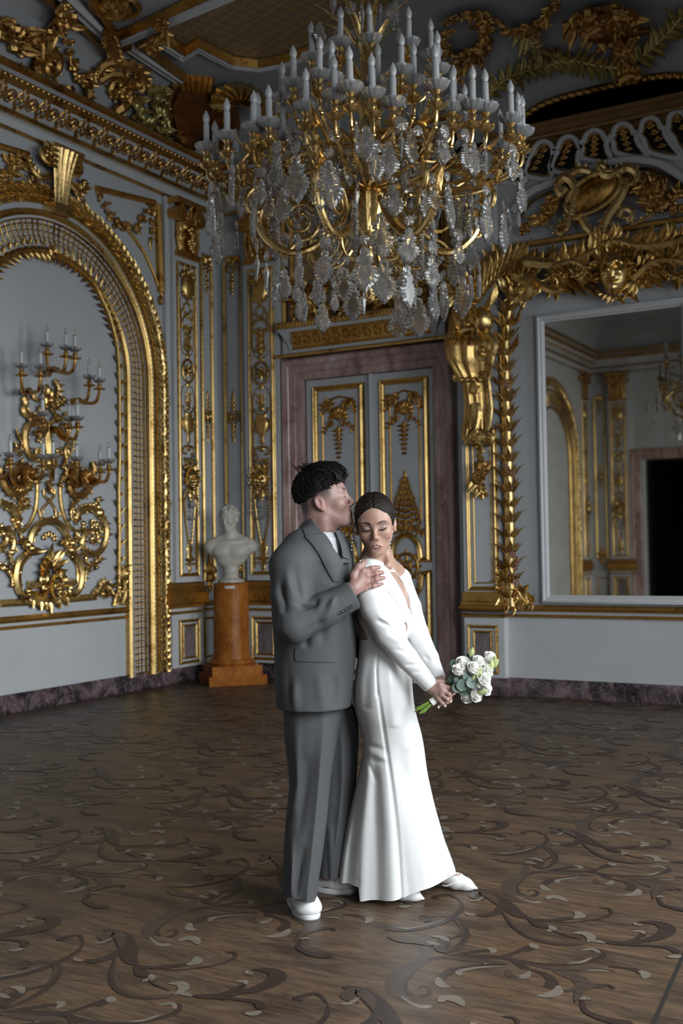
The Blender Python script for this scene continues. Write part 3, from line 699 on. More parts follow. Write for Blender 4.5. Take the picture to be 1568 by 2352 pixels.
part(mb, 'swag', M['gold'], sp); mb = MB(); garland(mb, LWs([(346, 500), (347, 525), (346, 545)]), [0.05, 0.06, 0.03], 3); mb.leaf(LW(346, 545, 0.02), (0, 0, -1), 1, NB, 0.15, 0.03)
part(mb, 'tassel', M['gold'], sp)
s2 = thing('spandrel_frame', 'gilt frame and swag left of the keystone, at the photo edge', 'frame', (AC-0.8, 0, 4.8), 'left')
mb = MB(); mb.sweep(LWs([(-60, 320), (62, 356)]), bar)
for k in range(3): acanthus(mb, LWs([(8+16*k, 352), (14+16*k, 368), (24+14*k, 372), (28+14*k, 362)], 0.02), [0.02, 0.012], 0.05)
part(mb, 'frame_bar', M['gold_flat'], s2)
mb = MB(); garland(mb, LWs([(-10, 412), (8, 402), (24, 396), (44, 388), (58, 374)]), [0.055, 0.07, 0.06], 4)
part(mb, 'swag', M['gold'], s2)

# ------------------------------------------------------------------ pilasters
def pil_ornament(mb, cx, y, hw):
    """gilt relief of the shaft panel"""
    c = lambda x, z, d=0.012: Vector((cx+x*hw/0.145, y-d, z))
    # shield
    rows = []
    for i in range(11):
        v = -1+0.2*i; row = []
        for j in range(11):
            u = -1+0.2*j; row.append(c(0.105*u*math.sqrt(max(0, 1-v*v)), 4.335+0.16*v, 0.02+0.05*math.sqrt(max(0, 1-u*u))*math.sqrt(max(0, 1-v*v))))
        rows.append(row)
    mb.grid(rows)
    for sg in (-1, 1):
        volute(mb, c(sg*0.10, 4.45), 0.045, 90, 1.2, sg, 0.018, 0.02); volute(mb, c(sg*0.09, 4.24), 0.035, 270, 1.1, -sg, 0.014, 0.02)
        mb.leaf(c(sg*0.02, 4.47), (sg*0.6, 0, 1), sg, NB, 0.12, 0.03, 0.2, 0.5)
    mb.flower(c(0, 4.49, 0.04), NB, 0.04)
    def sy(pts, r, ball=True):
        for sg in (-1, 1):
            Q = catmull([c(sg*x, z) for x, z in pts], 3); mb.tube(Q, r, 6, 0.8, NB)
            if ball: mb.ball(Q[-1], r[-1]*1.7, n=6, m=4)
    # arabesque
    sy([(0.0, 4.15), (0.05, 4.13), (0.055, 4.07), (0.0, 4.03)], [0.012, 0.012], False); mb.ball(c(0, 4.16), 0.02)
    sy([(0.06, 4.08), (0.10, 4.06), (0.09, 3.97), (0.06, 3.98)], [0.013, 0.008])
    sy([(0.02, 4.03), (0.10, 3.93), (0.085, 3.86), (0.055, 3.88)], [0.014, 0.01]); sy([(0.06, 3.90), (0.0, 3.82), (0.045, 3.73), (0.06, 3.66)], [0.011, 0.008])
    for z, L in ((3.80, 0.12), (3.74, 0.10), (3.62, 0.09)):
        for sg in (-1, 1): mb.leaf(c(0, z), (sg*1.0, 0, 0.55), sg, NB, L*hw/0.145, 0.022, 0.2, 0.5, 3)
    for k in range(5): mb.ball(c(0, 3.86-0.07*k), 0.022, 1, 1, 1.5, 6, 4)
    for z, r in ((4.0, .02), (3.42+0.48, .02)): mb.flower(c(0, z, 0.02), NB, r)
    for k, z in enumerate((4.0-0.42, 3.53+0.0)): pass
    for sg in (-1, 1):
        for z in (3.66, 3.70): mb.leaf(c(0, z), (sg*0.9, 0, -0.5), sg, NB, 0.08, 0.018, 0.2, 0.4, 3)
    # medallion
    ring = [c(0.098*math.cos(a), 3.40+0.125*math.sin(a), 0.014) for a in [2*PI*k/24 for k in range(25)]]
    mb.tube(ring, 0.015, 6, caps=False)
    for a in range(0, 360, 45): mb.leaf(c(0.012*math.cos(math.radians(a)), 3.40+0.012*math.sin(math.radians(a))), (math.cos(math.radians(a)), 0, math.sin(math.radians(a))), 1, NB, 0.075, 0.022, 0.1, 0, 3, 0.5, 6)
    mb.flower(c(0, 3.40, 0.03), NB, 0.03, 6)
    for z, dz in ((3.53, 1), (3.27, -1)):
        mb.leaf(c(0, z), (0, 0, dz), 1, NB, 0.07, 0.03, 0.1, 0, 0)
    # urn and plants under it
    for z in (3.10, 3.03):
        for sg in (-1, 1): mb.leaf(c(0, z), (sg*0.75, 0, 0.6), sg, NB, 0.10, 0.022, 0.2, 0.6, 3)
    mb.leaf(c(0, 3.05), (0, 0, 1), 1, NB, 0.15, 0.02, 0.1, 0, 3); mb.ball(c(0, 3.0), 0.03, 1.2, 0.6, 1.2)
    mb.lathe([(0.012, 2.60), (0.035, 2.63), (0.018, 2.67), (0.03, 2.70), (0.078, 2.80), (0.085, 2.86), (0.06, 2.90), (0.07, 2.93)], (cx, y-0.01, 0), 12, hw/0.145, 0.45)
    sy([(0.075, 2.88), (0.105, 2.86), (0.10, 2.78), (0.06, 2.74)], [0.010, 0.008]); sy([(0.02, 2.94), (0.07, 2.96), (0.09, 3.0)], [0.012, 0.008])
    sy([(0.0, 2.58), (0.08, 2.56), (0.095, 2.50), (0.06, 2.49)], [0.013, 0.010]); mb.ball(c(0, 2.55), 0.035, 1, 0.6, 1); mb.box(cx-0.085*hw/0.145, cx+0.085*hw/0.145, y-0.04, y, 2.41, 2.445)
    for sg in (-1, 1): mb.leaf(c(0, 2.36), (sg*0.8, 0, 0.5), sg, NB, 0.11, 0.03, 0.3, 0.5)
    # lower bracket: V legs and tassel
    for sg in (-1, 1): mb.tube([c(sg*0.105, 2.02, 0.02), c(sg*0.075, 1.75, 0.015), c(sg*0.025, 1.50, 0.02)], 0.011, 6)
    mb.lathe([(0.01, 1.29), (0.05, 1.33), (0.06, 1.36), (0.035, 1.39), (0.055, 1.43), (0.05, 1.47), (0.025, 1.50), (0.04, 1.53), (0.01, 1.55)], (cx, y-0.005, 0), 10, hw/0.145, 0.4)
    mb.box(cx-0.08*hw/0.145, cx+0.08*hw/0.145, y-0.035, y, 1.275, 1.295)
    for sg in (-1, 1): mb.leaf(c(0, 1.34), (sg, 0, -0.3), sg, NB, 0.10, 0.025, 0.2, 0.4, 3)
    mb.leaf(c(0, 1.27), (0, 0, -1), 1, NB, 0.10, 0.03, 0.1, 0, 3)
def pilaster(cx, yb, wall, label, hw=0.23, full=True):
    yf = yb-0.10
    r = thing('pilaster', label, 'pilaster', (cx, yb, 0.168), wall, None)
    mb = MB(); mb.box(cx-hw, cx+hw, yf, yb, 1.085, 5.28)
    mb.box(cx-hw-0.07, cx-hw, yb-0.05, yb, 0.168, 5.28); mb.box(cx+hw, cx+hw+0.05, yb-0.05, yb, 0.168, 5.28)
    part(mb, 'shaft', M['white'], r, smooth=False)
    mb = MB(); bar_rect(mb, cx-0.155, cx+0.155, 1.165, 4.575, yf, 0.022, 0.02)
    part(mb, 'panel_moulding', M['gold'], r)
    mb = MB()
    for sg in (-1, 1):
        mb.tube([Vector((cx+sg*0.118, yf-0.004, z)) for z in (1.22, 3.12)]+[Vector((cx+sg*x, yf-0.004, z)) for x, z in ((0.10, 3.17), (0.085, 3.22), (0.03, 3.25))], 0.006, 5)
        mb.tube([Vector((cx+sg*x, yf-0.004, z)) for x, z in ((0.03, 3.57), (0.085, 3.60), (0.10, 3.65), (0.118, 3.70), (0.118, 4.2))], 0.006, 5)
    part(mb, 'inner_line', M['gold_flat'], r)
    mb = MB(); pil_ornament(mb, cx, yf, 0.145); part(mb, 'relief', M['gold'], r)
    # mask bracket hung with crystal drops
    mb = MB(); mask(mb, (cx, yf, 2.20), 0.26, 0.03)
    for sg in (-1, 1):
        volute(mb, Vector((cx+sg*0.085, yf, 2.34)), 0.045, 60, 1.2, sg, 0.018, 0.04); mb.leaf((cx+sg*0.06, yf-0.03, 2.10), (sg*0.3, 0, -1), sg, NB, 0.16, 0.04, 0.1, 0.3)
    mb.leaf((cx, yf-0.04, 2.08), (0, 0, -1), 1, NB, 0.14, 0.05, 0.1, 0)
    part(mb, 'mask_bracket', M['gold_b'], r)
    if full:
        for sg in (-1, 1):
            mb = MB()
            for k in range(9): mb.ball((cx+sg*(0.125-0.003*k), yf-0.06, 2.14-0.035*k), 0.014, n=6, m=4)
            for k in range(7): mb.ball((cx+sg*(0.116-0.016*k), yf-0.06, 1.84-0.0018*k*(12-k)), 0.012, n=6, m=4)
            part(mb, 'bead_strand', M['panglass'], r)
        mb = MB(); mb.flower((cx, yf-0.06, 1.93), NB, 0.045, 6)
        for k in range(9): mb.ball((cx, yf-0.05, 1.90-0.045*k), 0.02-0.0012*k, n=6, m=4)
        part(mb, 'crystal_pendant', M['panglass'], r)
        mb = MB()
        for k in range(9): mb.ball((cx+random.uniform(-.09, .09), yf-0.05, 2.36+0.015*k), 0.018, n=6, m=4)
        part(mb, 'crystal_spray', M['panglass'], r)
    # base mouldings and pedestal
    mb = MB()
    rect = lambda g: [(cx-hw-0.07-g, yb, 0), (cx-hw-0.07-g, yf-g, 0), (cx+hw+0.02+g, yf-g, 0), (cx+hw+0.02+g, yb, 0)]
    prof = [(0, 0.80), (0.02, 0.81), (0.02, 0.84), (0.055, 0.86), (0.055, 0.97), (0.035, 0.99), (0.045, 1.02), (0.02, 1.04), (0.025, 1.07), (0.0, 1.09)]
    mb.sweep([(cx+hw+0.02, yb, 0), (cx+hw+0.02, yf+0.02, 0), (cx-hw-0.07, yf+0.02, 0), (cx-hw-0.07, yb, 0)], prof, nrm=(0, 0, 1))
    mb.sweep([(cx+hw+0.02, yb, 0), (cx+hw+0.02, yf+0.01, 0), (cx-hw-0.07, yf+0.01, 0), (cx-hw-0.07, yb, 0)], rail2, nrm=(0, 0, 1))
    part(mb, 'base_moulding', M['gold_flat'], r)
    mb = MB(); mb.box(cx-hw-0.06, cx+hw+0.02, yf+0.01, yb, 0.168, 1.0); part(mb, 'pedestal', M['white'], r, smooth=False)
    mb = MB(); bar_rect(mb, cx-0.165, cx+0.165, 0.215, 0.665, yf+0.01, 0.018, 0.02); bar_rect(mb, cx-0.115, cx+0.115, 0.265, 0.615, yf+0.01, 0.015, 0.018)
    part(mb, 'pedestal_moulding', M['gold'], r)
    mb = MB(); mb.box(cx-0.105, cx+0.105, yf+0.004, yf+0.02, 0.275, 0.605); part(mb, 'marble_panel', M['panelmarble'], r, smooth=False)
    # capital: carved bracket block with volutes
    mb = MB(); mb.box(cx-0.20, cx+0.20, yf-0.05, yb, 4.64, 4.70); mb.box(cx-0.15, cx+0.15, yf-0.02, yb, 4.70, 5.05); mb.box(cx-0.25, cx+0.25, yf-0.10, yb, 5.20, 5.27)
    for sg in (-1, 1):
        volute(mb, Vector((cx+sg*0.17, yf, 5.10)), 0.10, 90, 1.4, sg, 0.035, 0.06); mb.tube([(cx+sg*0.17, yf-0.09, 5.10), (cx+sg*0.17, yb, 5.10)], 0.09, 10)
        mb.tube([(cx+sg*0.17, yf-0.03, 5.0), (cx+sg*0.18, yf-0.03, 4.85), (cx+sg*0.15, yf-0.03, 4.70)], [0.03, 0.022], 6)
        for k in range(3): mb.leaf((cx+sg*0.10, yf-0.03, 4.72+0.1*k), (sg*0.3, 0, 1), sg, NB, 0.15, 0.04, 0.3, 0.4)
    mb.leaf((cx, yf-0.03, 4.95), (0, 0, 1), 1, NB, 0.26, 0.09, 0.3, 0)
    for k in range(10): mb.ball((cx+random.uniform(-.05, .05), yf-0.06, 4.75+0.025*k), 0.03, n=7, m=5)
    for sg in (-1, 1): mb.leaf((cx, yf-0.05, 5.02), (sg, 0, 0.15), sg, NB, 0.17, 0.05, 0.3, 0.5)
    part(mb, 'capital', M['gold_old'], r)
    return r
pilaster(-0.395, 0.0, 'left', 'grey and gilt pilaster on the left wall, right of the arch')
pb = pilaster(0.685, 0.3, 'back', 'grey and gilt pilaster left of the marble doorway')
c = copy_tree(pb); c.location = (0.685, ROOM_Y0-0.3, 0.168); c.rotation_euler = (0, 0, PI); c['label'] = 'pilaster beside the dark doorway, seen only in the mirror'
c = copy_tree(pb); c.location = (0.0, ROOM_Y0+0.395, 0.168); c.rotation_euler = (0, 0, PI/2); c['label'] = 'pilaster beside the second arch, seen only in the mirror'

# ------------------------------------------------------------------ narrow panels on either side of the corner
def narrow_panel(cx, yb, wall, label, hw):
    r = thing('narrow_wall_panel', label, 'panel', (cx, yb, 1.0), wall)
    mb = MB()
    path = [Vector((cx-hw, yb, 1.09)), Vector((cx-hw, yb, 4.70))]+[Vector((cx-hw*math.cos(PI*k/8), yb, 4.70+hw*0.8*math.sin(PI*k/8))) for k in range(1, 8)]+[Vector((cx+hw, yb, 4.70)), Vector((cx+hw, yb, 1.09))]
    mb.sweep(path, [(-0.026, 0), (-0.024, 0.02), (0, 0.034), (0.02, 0.02), (0.026, 0)]); part(mb, 'gilt_border', M['gold'], r)
    mb = MB(); c = lambda x, z, d=0.015: Vector((cx+x*hw/0.1, yb-d, z))
    mb.flower(c(0, 4.75, 0.02), NB, 0.07, 6)
    for sg in (-1, 1): mb.leaf(c(0, 4.77), (sg, 0, 0.2), sg, NB, 0.11, 0.035, 0.3, 0.5); volute(mb, c(sg*0.05, 4.66), 0.035, 90, 1.2, sg, 0.011, 0.015)
    for k, z in enumerate((4.60, 4.55, 4.50, 4.46, 4.42, 4.38)):
        mb.ball(c(0, z), 0.02-0.001*k, 1, 0.7, 1.4, 6, 4)
        if k in (0, 2, 4):
            for sg in (-1, 1): mb.leaf(c(0, z), (sg, 0, 0.5), sg, NB, 0.06, 0.016, 0.2, 0.5, 3)
    mb.flower(c(0, 2.95, 0.02), NB, 0.05, 6); ring = [c(0.065*math.cos(a), 2.95+0.075*math.sin(a)) for a in [2*PI*k/18 for k in range(19)]]; mb.tube(ring, 0.010, 5, caps=False)
    for up in (-1, 1):
        for k, q in enumerate((0.09, 0.14, 0.19, 0.23)):
            mb.ball(c(0, 2.95+up*q), 0.016-0.002*k, 1, 0.7, 1.6, 6, 4)
            for sg in (-1, 1): mb.leaf(c(0, 2.95+up*q), (sg, 0, up*0.7), sg*up, NB, 0.065-0.01*k, 0.017, 0.2, 0.6, 3)
    mb.leaf(c(0, 3.19), (0, 0, 1), 1, NB, 0.07, 0.014, 0, 0, 0); mb.leaf(c(0, 2.71), (0, 0, -1), 1, NB, 0.07, 0.014, 0, 0, 0)
    part(mb, 'relief', M['gold'], r)
    mb = MB(); shell(mb, (cx, yb, 1.14), 0.14, 20, 160, 7, 0.02, 0.3); mb.ball((cx, yb-0.03, 1.12), 0.06, 1, 0.7, 1); mb.leaf((cx, yb-0.02, 1.08), (0, 0, -1), 1, NB, 0.13, 0.06, 0.2, 0)
    for sg in (-1, 1): mb.leaf((cx, yb-0.02, 1.12), (sg, 0, -0.5), sg, NB, 0.12, 0.04, 0.3, 0.6); mb.leaf((cx, yb-0.02, 1.22), (sg*0.6, 0, 1), sg, NB, 0.13, 0.02, 0.2, 0.6)
    mb.leaf((cx, yb-0.02, 1.25), (0, 0, 1), 1, NB, 0.18, 0.025, 0.1, 0)
    part(mb, 'foot_cartouche', M['gold_flat'], r)
    mb = MB(); bar_rect(mb, cx-hw*0.9, cx+hw*0.9, 0.23, 0.66, yb, 0.014, 0.018); part(mb, 'dado_moulding', M['gold_flat'], r)
    return r
narrow_panel(0.092, 0.0, 'left', 'narrow gilt-bordered panel on the left wall, next to the corner', 0.095)
nb = narrow_panel(0.235, 0.3, 'back', 'narrow gilt-bordered panel between corner and doorway pilaster', 0.12)
c = copy_tree(nb); c.location = (0.235, ROOM_Y0-0.3, 1.0); c.rotation_euler = (0, 0, PI); c['label'] = 'narrow gilt panel in the far corner, seen only in the mirror'
# ------------------------------------------------------------------ double door with marble frame
YD = 0.3
dr = tag(bpy.data.objects.new('door_1', None), 'grey double door with gilt panels in a rose marble frame', 'door', kind='structure'); COL.objects.link(dr)
dr.location = (1.95, 0.3, 0); dr['_b'] = (1.95, 0.3, 0.0)
mb = MB(); prof = [(0, -0.10), (0, 0.02), (0.02, 0.035), (0.075, 0.035), (0.085, 0.05), (0.15, 0.06), (0.17, 0.085), (0.215, 0.10), (0.235, 0.085), (0.24, 0.0)]
mb.sweep([(1.165, YD, 0), (1.165, YD, 3.29), (2.755, YD, 3.29), (2.755, YD, 0)], prof)
part(mb, 'marble_frame', M['rose'], dr)
def door_leaf(x0, x1, yl, parent, hinge):
    lf = None
    mb = MB(); mb.box(x0, x1, yl, yl+0.05, 0.01, 3.285); mb.box(x0, x0+0.05, yl-0.012, yl, 0.01, 3.285); mb.box(x1-0.05, x1, yl-0.012, yl, 0.01, 3.285)
    lf = part(mb, 'door_leaf', M['paint'], parent, smooth=False)
    a, b = x0+0.11, x1-0.10; m = (a+b)/2; hw = (b-a)/2
    def P(z): return Vector((0, yl-0.004, z))
    bp = [(-0.032, 0), (-0.028, 0.022), (-0.01, 0.034), (0.012, 0.018), (0.022, 0.03), (0.032, 0)]
    arc = lambda z0, h, s: [Vector((m+hw*math.cos(PI*k/10), yl, z0+s*h*math.sin(PI*k/10))) for k in range(11)]
    # upper panel: straight head, foot rising over the medallion
    foot = [Vector((a, yl, 1.30)), Vector((a, yl, 3.18)), Vector((b, yl, 3.18)), Vector((b, yl, 1.30)), Vector((b-0.09, yl, 1.30))]+[Vector((m+0.62*hw*math.cos(PI*k/10), yl, 1.36+0.20*math.sin(PI*k/10))) for k in range(11)]+[Vector((a+0.09, yl, 1.30))]
    mb = MB(); mb.sweep(foot, bp, closed=True); part(mb, 'upper_panel_moulding', M['gold'], lf)
    mb = MB(); mb.sweep([Vector((a+0.085, yl, 1.72)), Vector((a+0.085, yl, 2.95)), Vector((a+0.12, yl, 3.04)), Vector((m, yl, 3.08)), Vector((b-0.12, yl, 3.04)), Vector((b-0.085, yl, 2.95)), Vector((b-0.085, yl, 1.72))], [(-0.012, 0), (0, 0.014), (0.012, 0)])
    part(mb, 'inner_line', M['gold_flat'], lf)
    mb = MB(); c = lambda x, z, d=0.012: Vector((m+x, yl-d, z))
    shell(mb, (m, yl, 2.86), 0.12, -20, 200, 7, 0.01, 0.25); mb.ball(c(0, 2.87), 0.05, 1, 0.6, 1.1)
    for sg in (-1, 1):
        volute(mb, c(sg*0.12, 2.96), 0.055, 90, 1.2, sg, 0.016); volute(mb, c(sg*0.09, 2.79), 0.04, 270, 1.1, -sg, 0.012)
        acanthus(mb, [c(sg*0.05, 3.0), c(sg*0.13, 3.03), c(sg*0.19, 2.98), c(sg*0.20, 2.90)], [0.014, 0.008], 0.06); acanthus(mb, [c(sg*0.06, 2.80), c(sg*0.14, 2.76), c(sg*0.18, 2.70)], [0.012, 0.007], 0.05)
    for k in range(7):
        mb.ball(c(0, 2.72-0.05*k), 0.026-0.003*k, 1, 0.6, 1.4, 6, 4)
        for sg in (-1, 1): mb.leaf(c(0, 2.72-0.05*k), (sg, 0, -0.5), sg, NB, 0.085-0.009*k, 0.02, 0.2, 0.5, 3, 0.5, 6)
    part(mb, 'head_relief', M['gold_flat'], lf)
    mb = MB()
    for k in range(9):
        z = 1.63+0.062*k; wv = (0.19, 0.205, 0.185, 0.17, 0.14, 0.12, 0.085, 0.06, 0.04)[k]
        mb.ball(c(0, z), 0.024-0.0015*k, 1, 0.6, 1.5, 6, 4)
        for sg in (-1, 1): mb.leaf(c(0, z-0.02), (sg, 0, 0.7), -sg, NB, wv, 0.024, 0.2, 0.6, 4, 0.5, 8); volute(mb, c(sg*wv*0.85, z), 0.032, 90, 1.3, sg, 0.009, 0.01, 12); volute(mb, c(sg*wv*0.42, z+0.02), 0.028, 270, 1.3, -sg, 0.008, 0.01, 12); mb.tube([c(sg*wv*0.9, z), c(sg*wv*0.5, z+0.03), c(0, z+0.012)], 0.007, 5)
    mb.leaf(c(0, 2.15), (0, 0, 1), 1, NB, 0.10, 0.02, 0, 0, 0)
    acanthus(mb, [c(-0.2, 1.58), c(-0.1, 1.60), c(0, 1.64), c(0.1, 1.60), c(0.2, 1.58)], 0.012, 0.05)
    part(mb, 'foot_relief', M['gold_flat'], lf)
    mb = MB(); z0 = 1.23
    for rr, tw in ((0.135, 0.018), (0.05, 0.012)): mb.tube([c(rr*math.cos(q), z0+rr*math.sin(q)) for q in [2*PI*k/24 for k in range(25)]], tw, 6, caps=False)
    for k in range(8):
        q = PI*k/4; mb.leaf(c(0.055*math.cos(q), z0+0.055*math.sin(q)), (math.cos(q), 0, math.sin(q)), 1, NB, 0.07, 0.02, 0.1, 0, 3); mb.leaf(c(0.14*math.cos(q), z0+0.14*math.sin(q)), (math.cos(q), 0, math.sin(q)), 1, NB, 0.045, 0.016, 0, 0, 0)
    mb.ball(c(0, z0), 0.03, 1, 0.7, 1); part(mb, 'medallion', M['gold_flat'], lf)
    low = [Vector((a, yl, 0.10)), Vector((a, yl, 1.16)), Vector((a+0.08, yl, 1.15))]+[Vector((m-0.62*hw*math.cos(PI*k/10), yl, 1.05-0.13*math.sin(PI*k/10))) for k in range(11)]+[Vector((b-0.08, yl, 1.15)), Vector((b, yl, 1.16)), Vector((b, yl, 0.10))]
    mb = MB(); mb.sweep(low, bp, closed=True); part(mb, 'lower_panel_moulding', M['gold'], lf)
    mb = MB()
    for sg in (-1, 1): acanthus(mb, [c(0, 0.75), c(sg*0.1, 0.80), c(sg*0.16, 0.72), c(sg*0.12, 0.64)], [0.014, 0.008], 0.07)
    mb.flower(c(0, 0.75, 0.02), NB, 0.05); part(mb, 'lower_relief', M['gold_flat'], lf)
    return lf
door_leaf(1.19, 1.985, YD+0.04, dr, 0); door_leaf(2.02, 2.745, YD+0.04, dr, 1)
mb = MB(); mb.box(1.975, 2.03, YD+0.01, YD+0.06, 0.01, 3.285); mb.tube([(2.0025, YD+0.005, 0.01), (2.0025, YD+0.005, 3.285)], 0.018, 8)
part(mb, 'meeting_stile', M['white'], dr)
# the far doorway seen in the mirror
d2 = tag(bpy.data.objects.new('door_2', None), 'dark doorway with one leaf ajar on the far wall, seen in the mirror', 'door', kind='structure'); COL.objects.link(d2)
d2.location = (1.95, ROOM_Y0-0.3, 0); d2.rotation_euler = (0, 0, PI); d2['_b'] = (1.95, 0.3, 0.0)
mb = MB(); mb.sweep([(1.165, YD, 0), (1.165, YD, 3.29), (2.755, YD, 3.29), (2.755, YD, 0)], prof); part(mb, 'marble_frame', M['rose'], d2)
lf = copy_tree([o for o in dr.children if o.name == 'door_leaf'][0], d2)
lf.matrix_local = Matrix.Translation((-0.72, 0.0, 0)) @ Matrix.Rotation(math.radians(100), 4, 'Z') @ Matrix.Translation((0.72, 0, 0)); lf.location = lf.location+Vector((0.0, 0, 0))
lf.matrix_local = Matrix.Translation((0.80, -0.02, 0)) @ Matrix.Rotation(math.radians(68), 4, 'Z') @ Matrix.Translation((0.76, 0.0, 0))

# ------------------------------------------------------------------ panel over the door
od = thing('overdoor_panel', 'gilt overdoor panel with shell and trellis above the marble doorway', 'panel', (1.93, 0.3, 3.54))
mb = MB(); rows = [[Vector((x0, YD-d, z)), Vector((x1, YD-d, z))] for x0, x1, d, z in ((0.95, 2.95, 0, 3.57), (1.0, 2.9, 0.10, 3.57), (1.07, 2.83, 0.11, 3.60), (1.04, 2.86, 0.12, 3.70), (0.98, 2.92, 0.17, 3.80), (0.95, 2.95, 0.20, 3.84), (0.95, 2.95, 0, 3.84))]
mb.grid(rows); mb.box(0.97, 2.93, YD-0.10, YD, 3.57, 3.84); part(mb, 'flared_frieze', M['white'], od)
mb = MB(); mb.box(0.90, 2.96, YD-0.14, YD, 3.535, 3.572); mb.tube([(0.90, YD-0.14, 3.555), (2.96, YD-0.14, 3.555)], 0.02, 8)
mb.tube([(0.95, YD-0.20, 3.86), (2.95, YD-0.20, 3.86)], 0.022, 8); mb.tube([(0.95, YD-0.20, 3.90), (2.95, YD-0.20, 3.90)], 0.016, 8); mb.box(0.95, 2.95, YD-0.2, YD, 3.85, 3.9)
for k in range(48): mb.ball((0.97+0.042*k, YD-0.215, 3.88), 0.017, n=6, m=4)
part(mb, 'beaded_ledge', M['gold'], od)
mb = MB(); ya = YD-0.125; sl = lambda x, t: Vector((x, YD-0.118-0.045*t, 3.625+0.17*t))
mb.add([sl(1.12, 0), sl(2.78, 0), sl(2.78, 1), sl(1.12, 1)], [(0, 1, 2, 3)])
for k in range(13):
    cx = 1.18+0.125*k; S = [sl(cx+0.055*math.cos(q)*(1-j*0.05), 0.5+0.40*math.sin(q)*(1-j*0.05))+NB*0.012 for j, q in enumerate([2*PI*j/10+1.0 for j in range(15)])]
    mb.tube(S, [0.013, 0.007], 5); mb.flower(sl(cx, 0.5)+NB*0.012, NB, 0.022)
    mb.tube([sl(cx-0.06, 0.95)+NB*0.012, sl(cx, 0.85)+NB*0.012, sl(cx+0.06, 0.95)+NB*0.012], 0.008, 5)
for t in (0.0, 1.0): mb.tube([sl(1.12, t)+NB*0.006, sl(2.78, t)+NB*0.006], 0.012, 6)
part(mb, 'wave_scroll_band', M['gold_flat'], od)
mb = MB(); mb.box(1.02, 2.90, YD-0.03, YD, 3.9, 5.15); part(mb, 'trellis_ground', M['lattice'], od, smooth=False)
mb = MB(); mb.sweep([(0.955, YD, 3.56), (0.955, YD, 5.2), (2.95, YD, 5.2), (2.95, YD, 3.56)], [(-0.03, 0), (-0.03, 0.05), (0, 0.07), (0.03, 0.05), (0.03, 0)])
mb.sweep([(1.055, YD-0.03, 3.9), (1.055, YD-0.03, 5.1), (2.87, YD-0.03, 5.1), (2.87, YD-0.03, 3.9)], [(-0.02, 0), (0, 0.03), (0.02, 0)]); part(mb, 'gilt_border', M['gold_flat'], od)
mb = MB(); cx = 1.95; c = lambda x, z, d=0.06: Vector((cx+x, YD-d-0.03, z))
shell(mb, (cx, YD-0.03, 3.93), 0.26, 25, 155, 9, 0.05, 0.3)
for sg in (-1, 1):
    acanthus(mb, [c(sg*0.15, 3.95), c(sg*0.35, 4.05), c(sg*0.55, 4.02), c(sg*0.72, 4.12), c(sg*0.78, 4.25), c(sg*0.68, 4.30), c(sg*0.62, 4.22)], [0.035, 0.015], 0.14, 2, 4)
    acanthus(mb, [c(sg*0.10, 4.15), c(sg*0.22, 4.35), c(sg*0.40, 4.42), c(sg*0.50, 4.33), c(sg*0.42, 4.26)], [0.03, 0.015], 0.12, 2, 4)
    acanthus(mb, [c(sg*0.35, 3.98), c(sg*0.55, 3.95), c(sg*0.80, 3.99)], [0.025, 0.012], 0.10, 2, 4)
    garland(mb, [c(sg*0.2, 4.7), c(sg*0.45, 4.55), c(sg*0.7, 4.7)], [0.05, 0.06, 0.04], 4)
mb.flower(c(0, 4.3), NB, 0.12, 7); part(mb, 'shell_and_scrolls', M['gold_old'], od)

# ------------------------------------------------------------------ mirror wall: side pilaster, mirror, palm stem, bracket, crest
mp = thing('dado_pilaster', 'flat grey pilaster with gilt fillets between doorway and mirror', 'pilaster', (3.42, 0, 0.168))
mb = MB(); mb.box(3.22, 3.63, -0.10, 0, 0.168, 0.74); mb.box(3.22, 3.61, -0.085, 0, 0.86, 5.25); part(mb, 'shaft', M['white'], mp, smooth=False)
mb = MB(); bar_rect(mb, 3.28, 3.565, 1.02, 2.55, -0.085, 0.022, 0.02); bar_rect(mb, 3.335, 3.52, 1.075, 2.5, -0.085, 0.008, 0.01); part(mb, 'gilt_fillet', M['gold'], mp)
mb = MB(); mb.sweep([(3.61, 0, 0), (3.61, -0.085, 0), (3.22, -0.085, 0), (3.22, 0, 0)], [(0, 0.865), (0.03, 0.865), (0.03, 0.89), (0.018, 0.90), (0.018, 0.985), (0.0, 0.99)], nrm=(0, 0, 1)); part(mb, 'foot_block', M['gold_flat'], mp)
mb = MB(); bar_rect(mb, 3.265, 3.555, 0.215, 0.655, -0.10, 0.016, 0.018); bar_rect(mb, 3.32, 3.50, 0.265, 0.605, -0.10, 0.013, 0.015); part(mb, 'pedestal_moulding', M['gold'], mp)
mb = MB(); mb.box(3.33, 3.49, -0.107, -0.09, 0.275, 0.595); part(mb, 'marble_panel', M['panelmarble'], mp, smooth=False)

mi = thing('wall_mirror', 'tall mirror in a plain white frame right of the palm stem', 'mirror', (4.7, 0, 0.885))
mb = MB(); mb.sweep([(3.99, 0, 0.885), (3.99, 0, 3.615), (5.41, 0, 3.615), (5.41, 0, 0.885)], [(0.0, 0), (0.0, 0.045), (-0.02, 0.055), (-0.035, 0.04), (-0.05, 0.04), (-0.06, 0.025), (-0.075, 0.015)], closed=True); part(mb, 'mirror_frame', M['white'], mi)
mb = MB(); mb.box(4.05, 5.35, -0.012, -0.004, 0.945, 3.555); part(mb, 'mirror_glass', M['mirror'], mi, smooth=False)

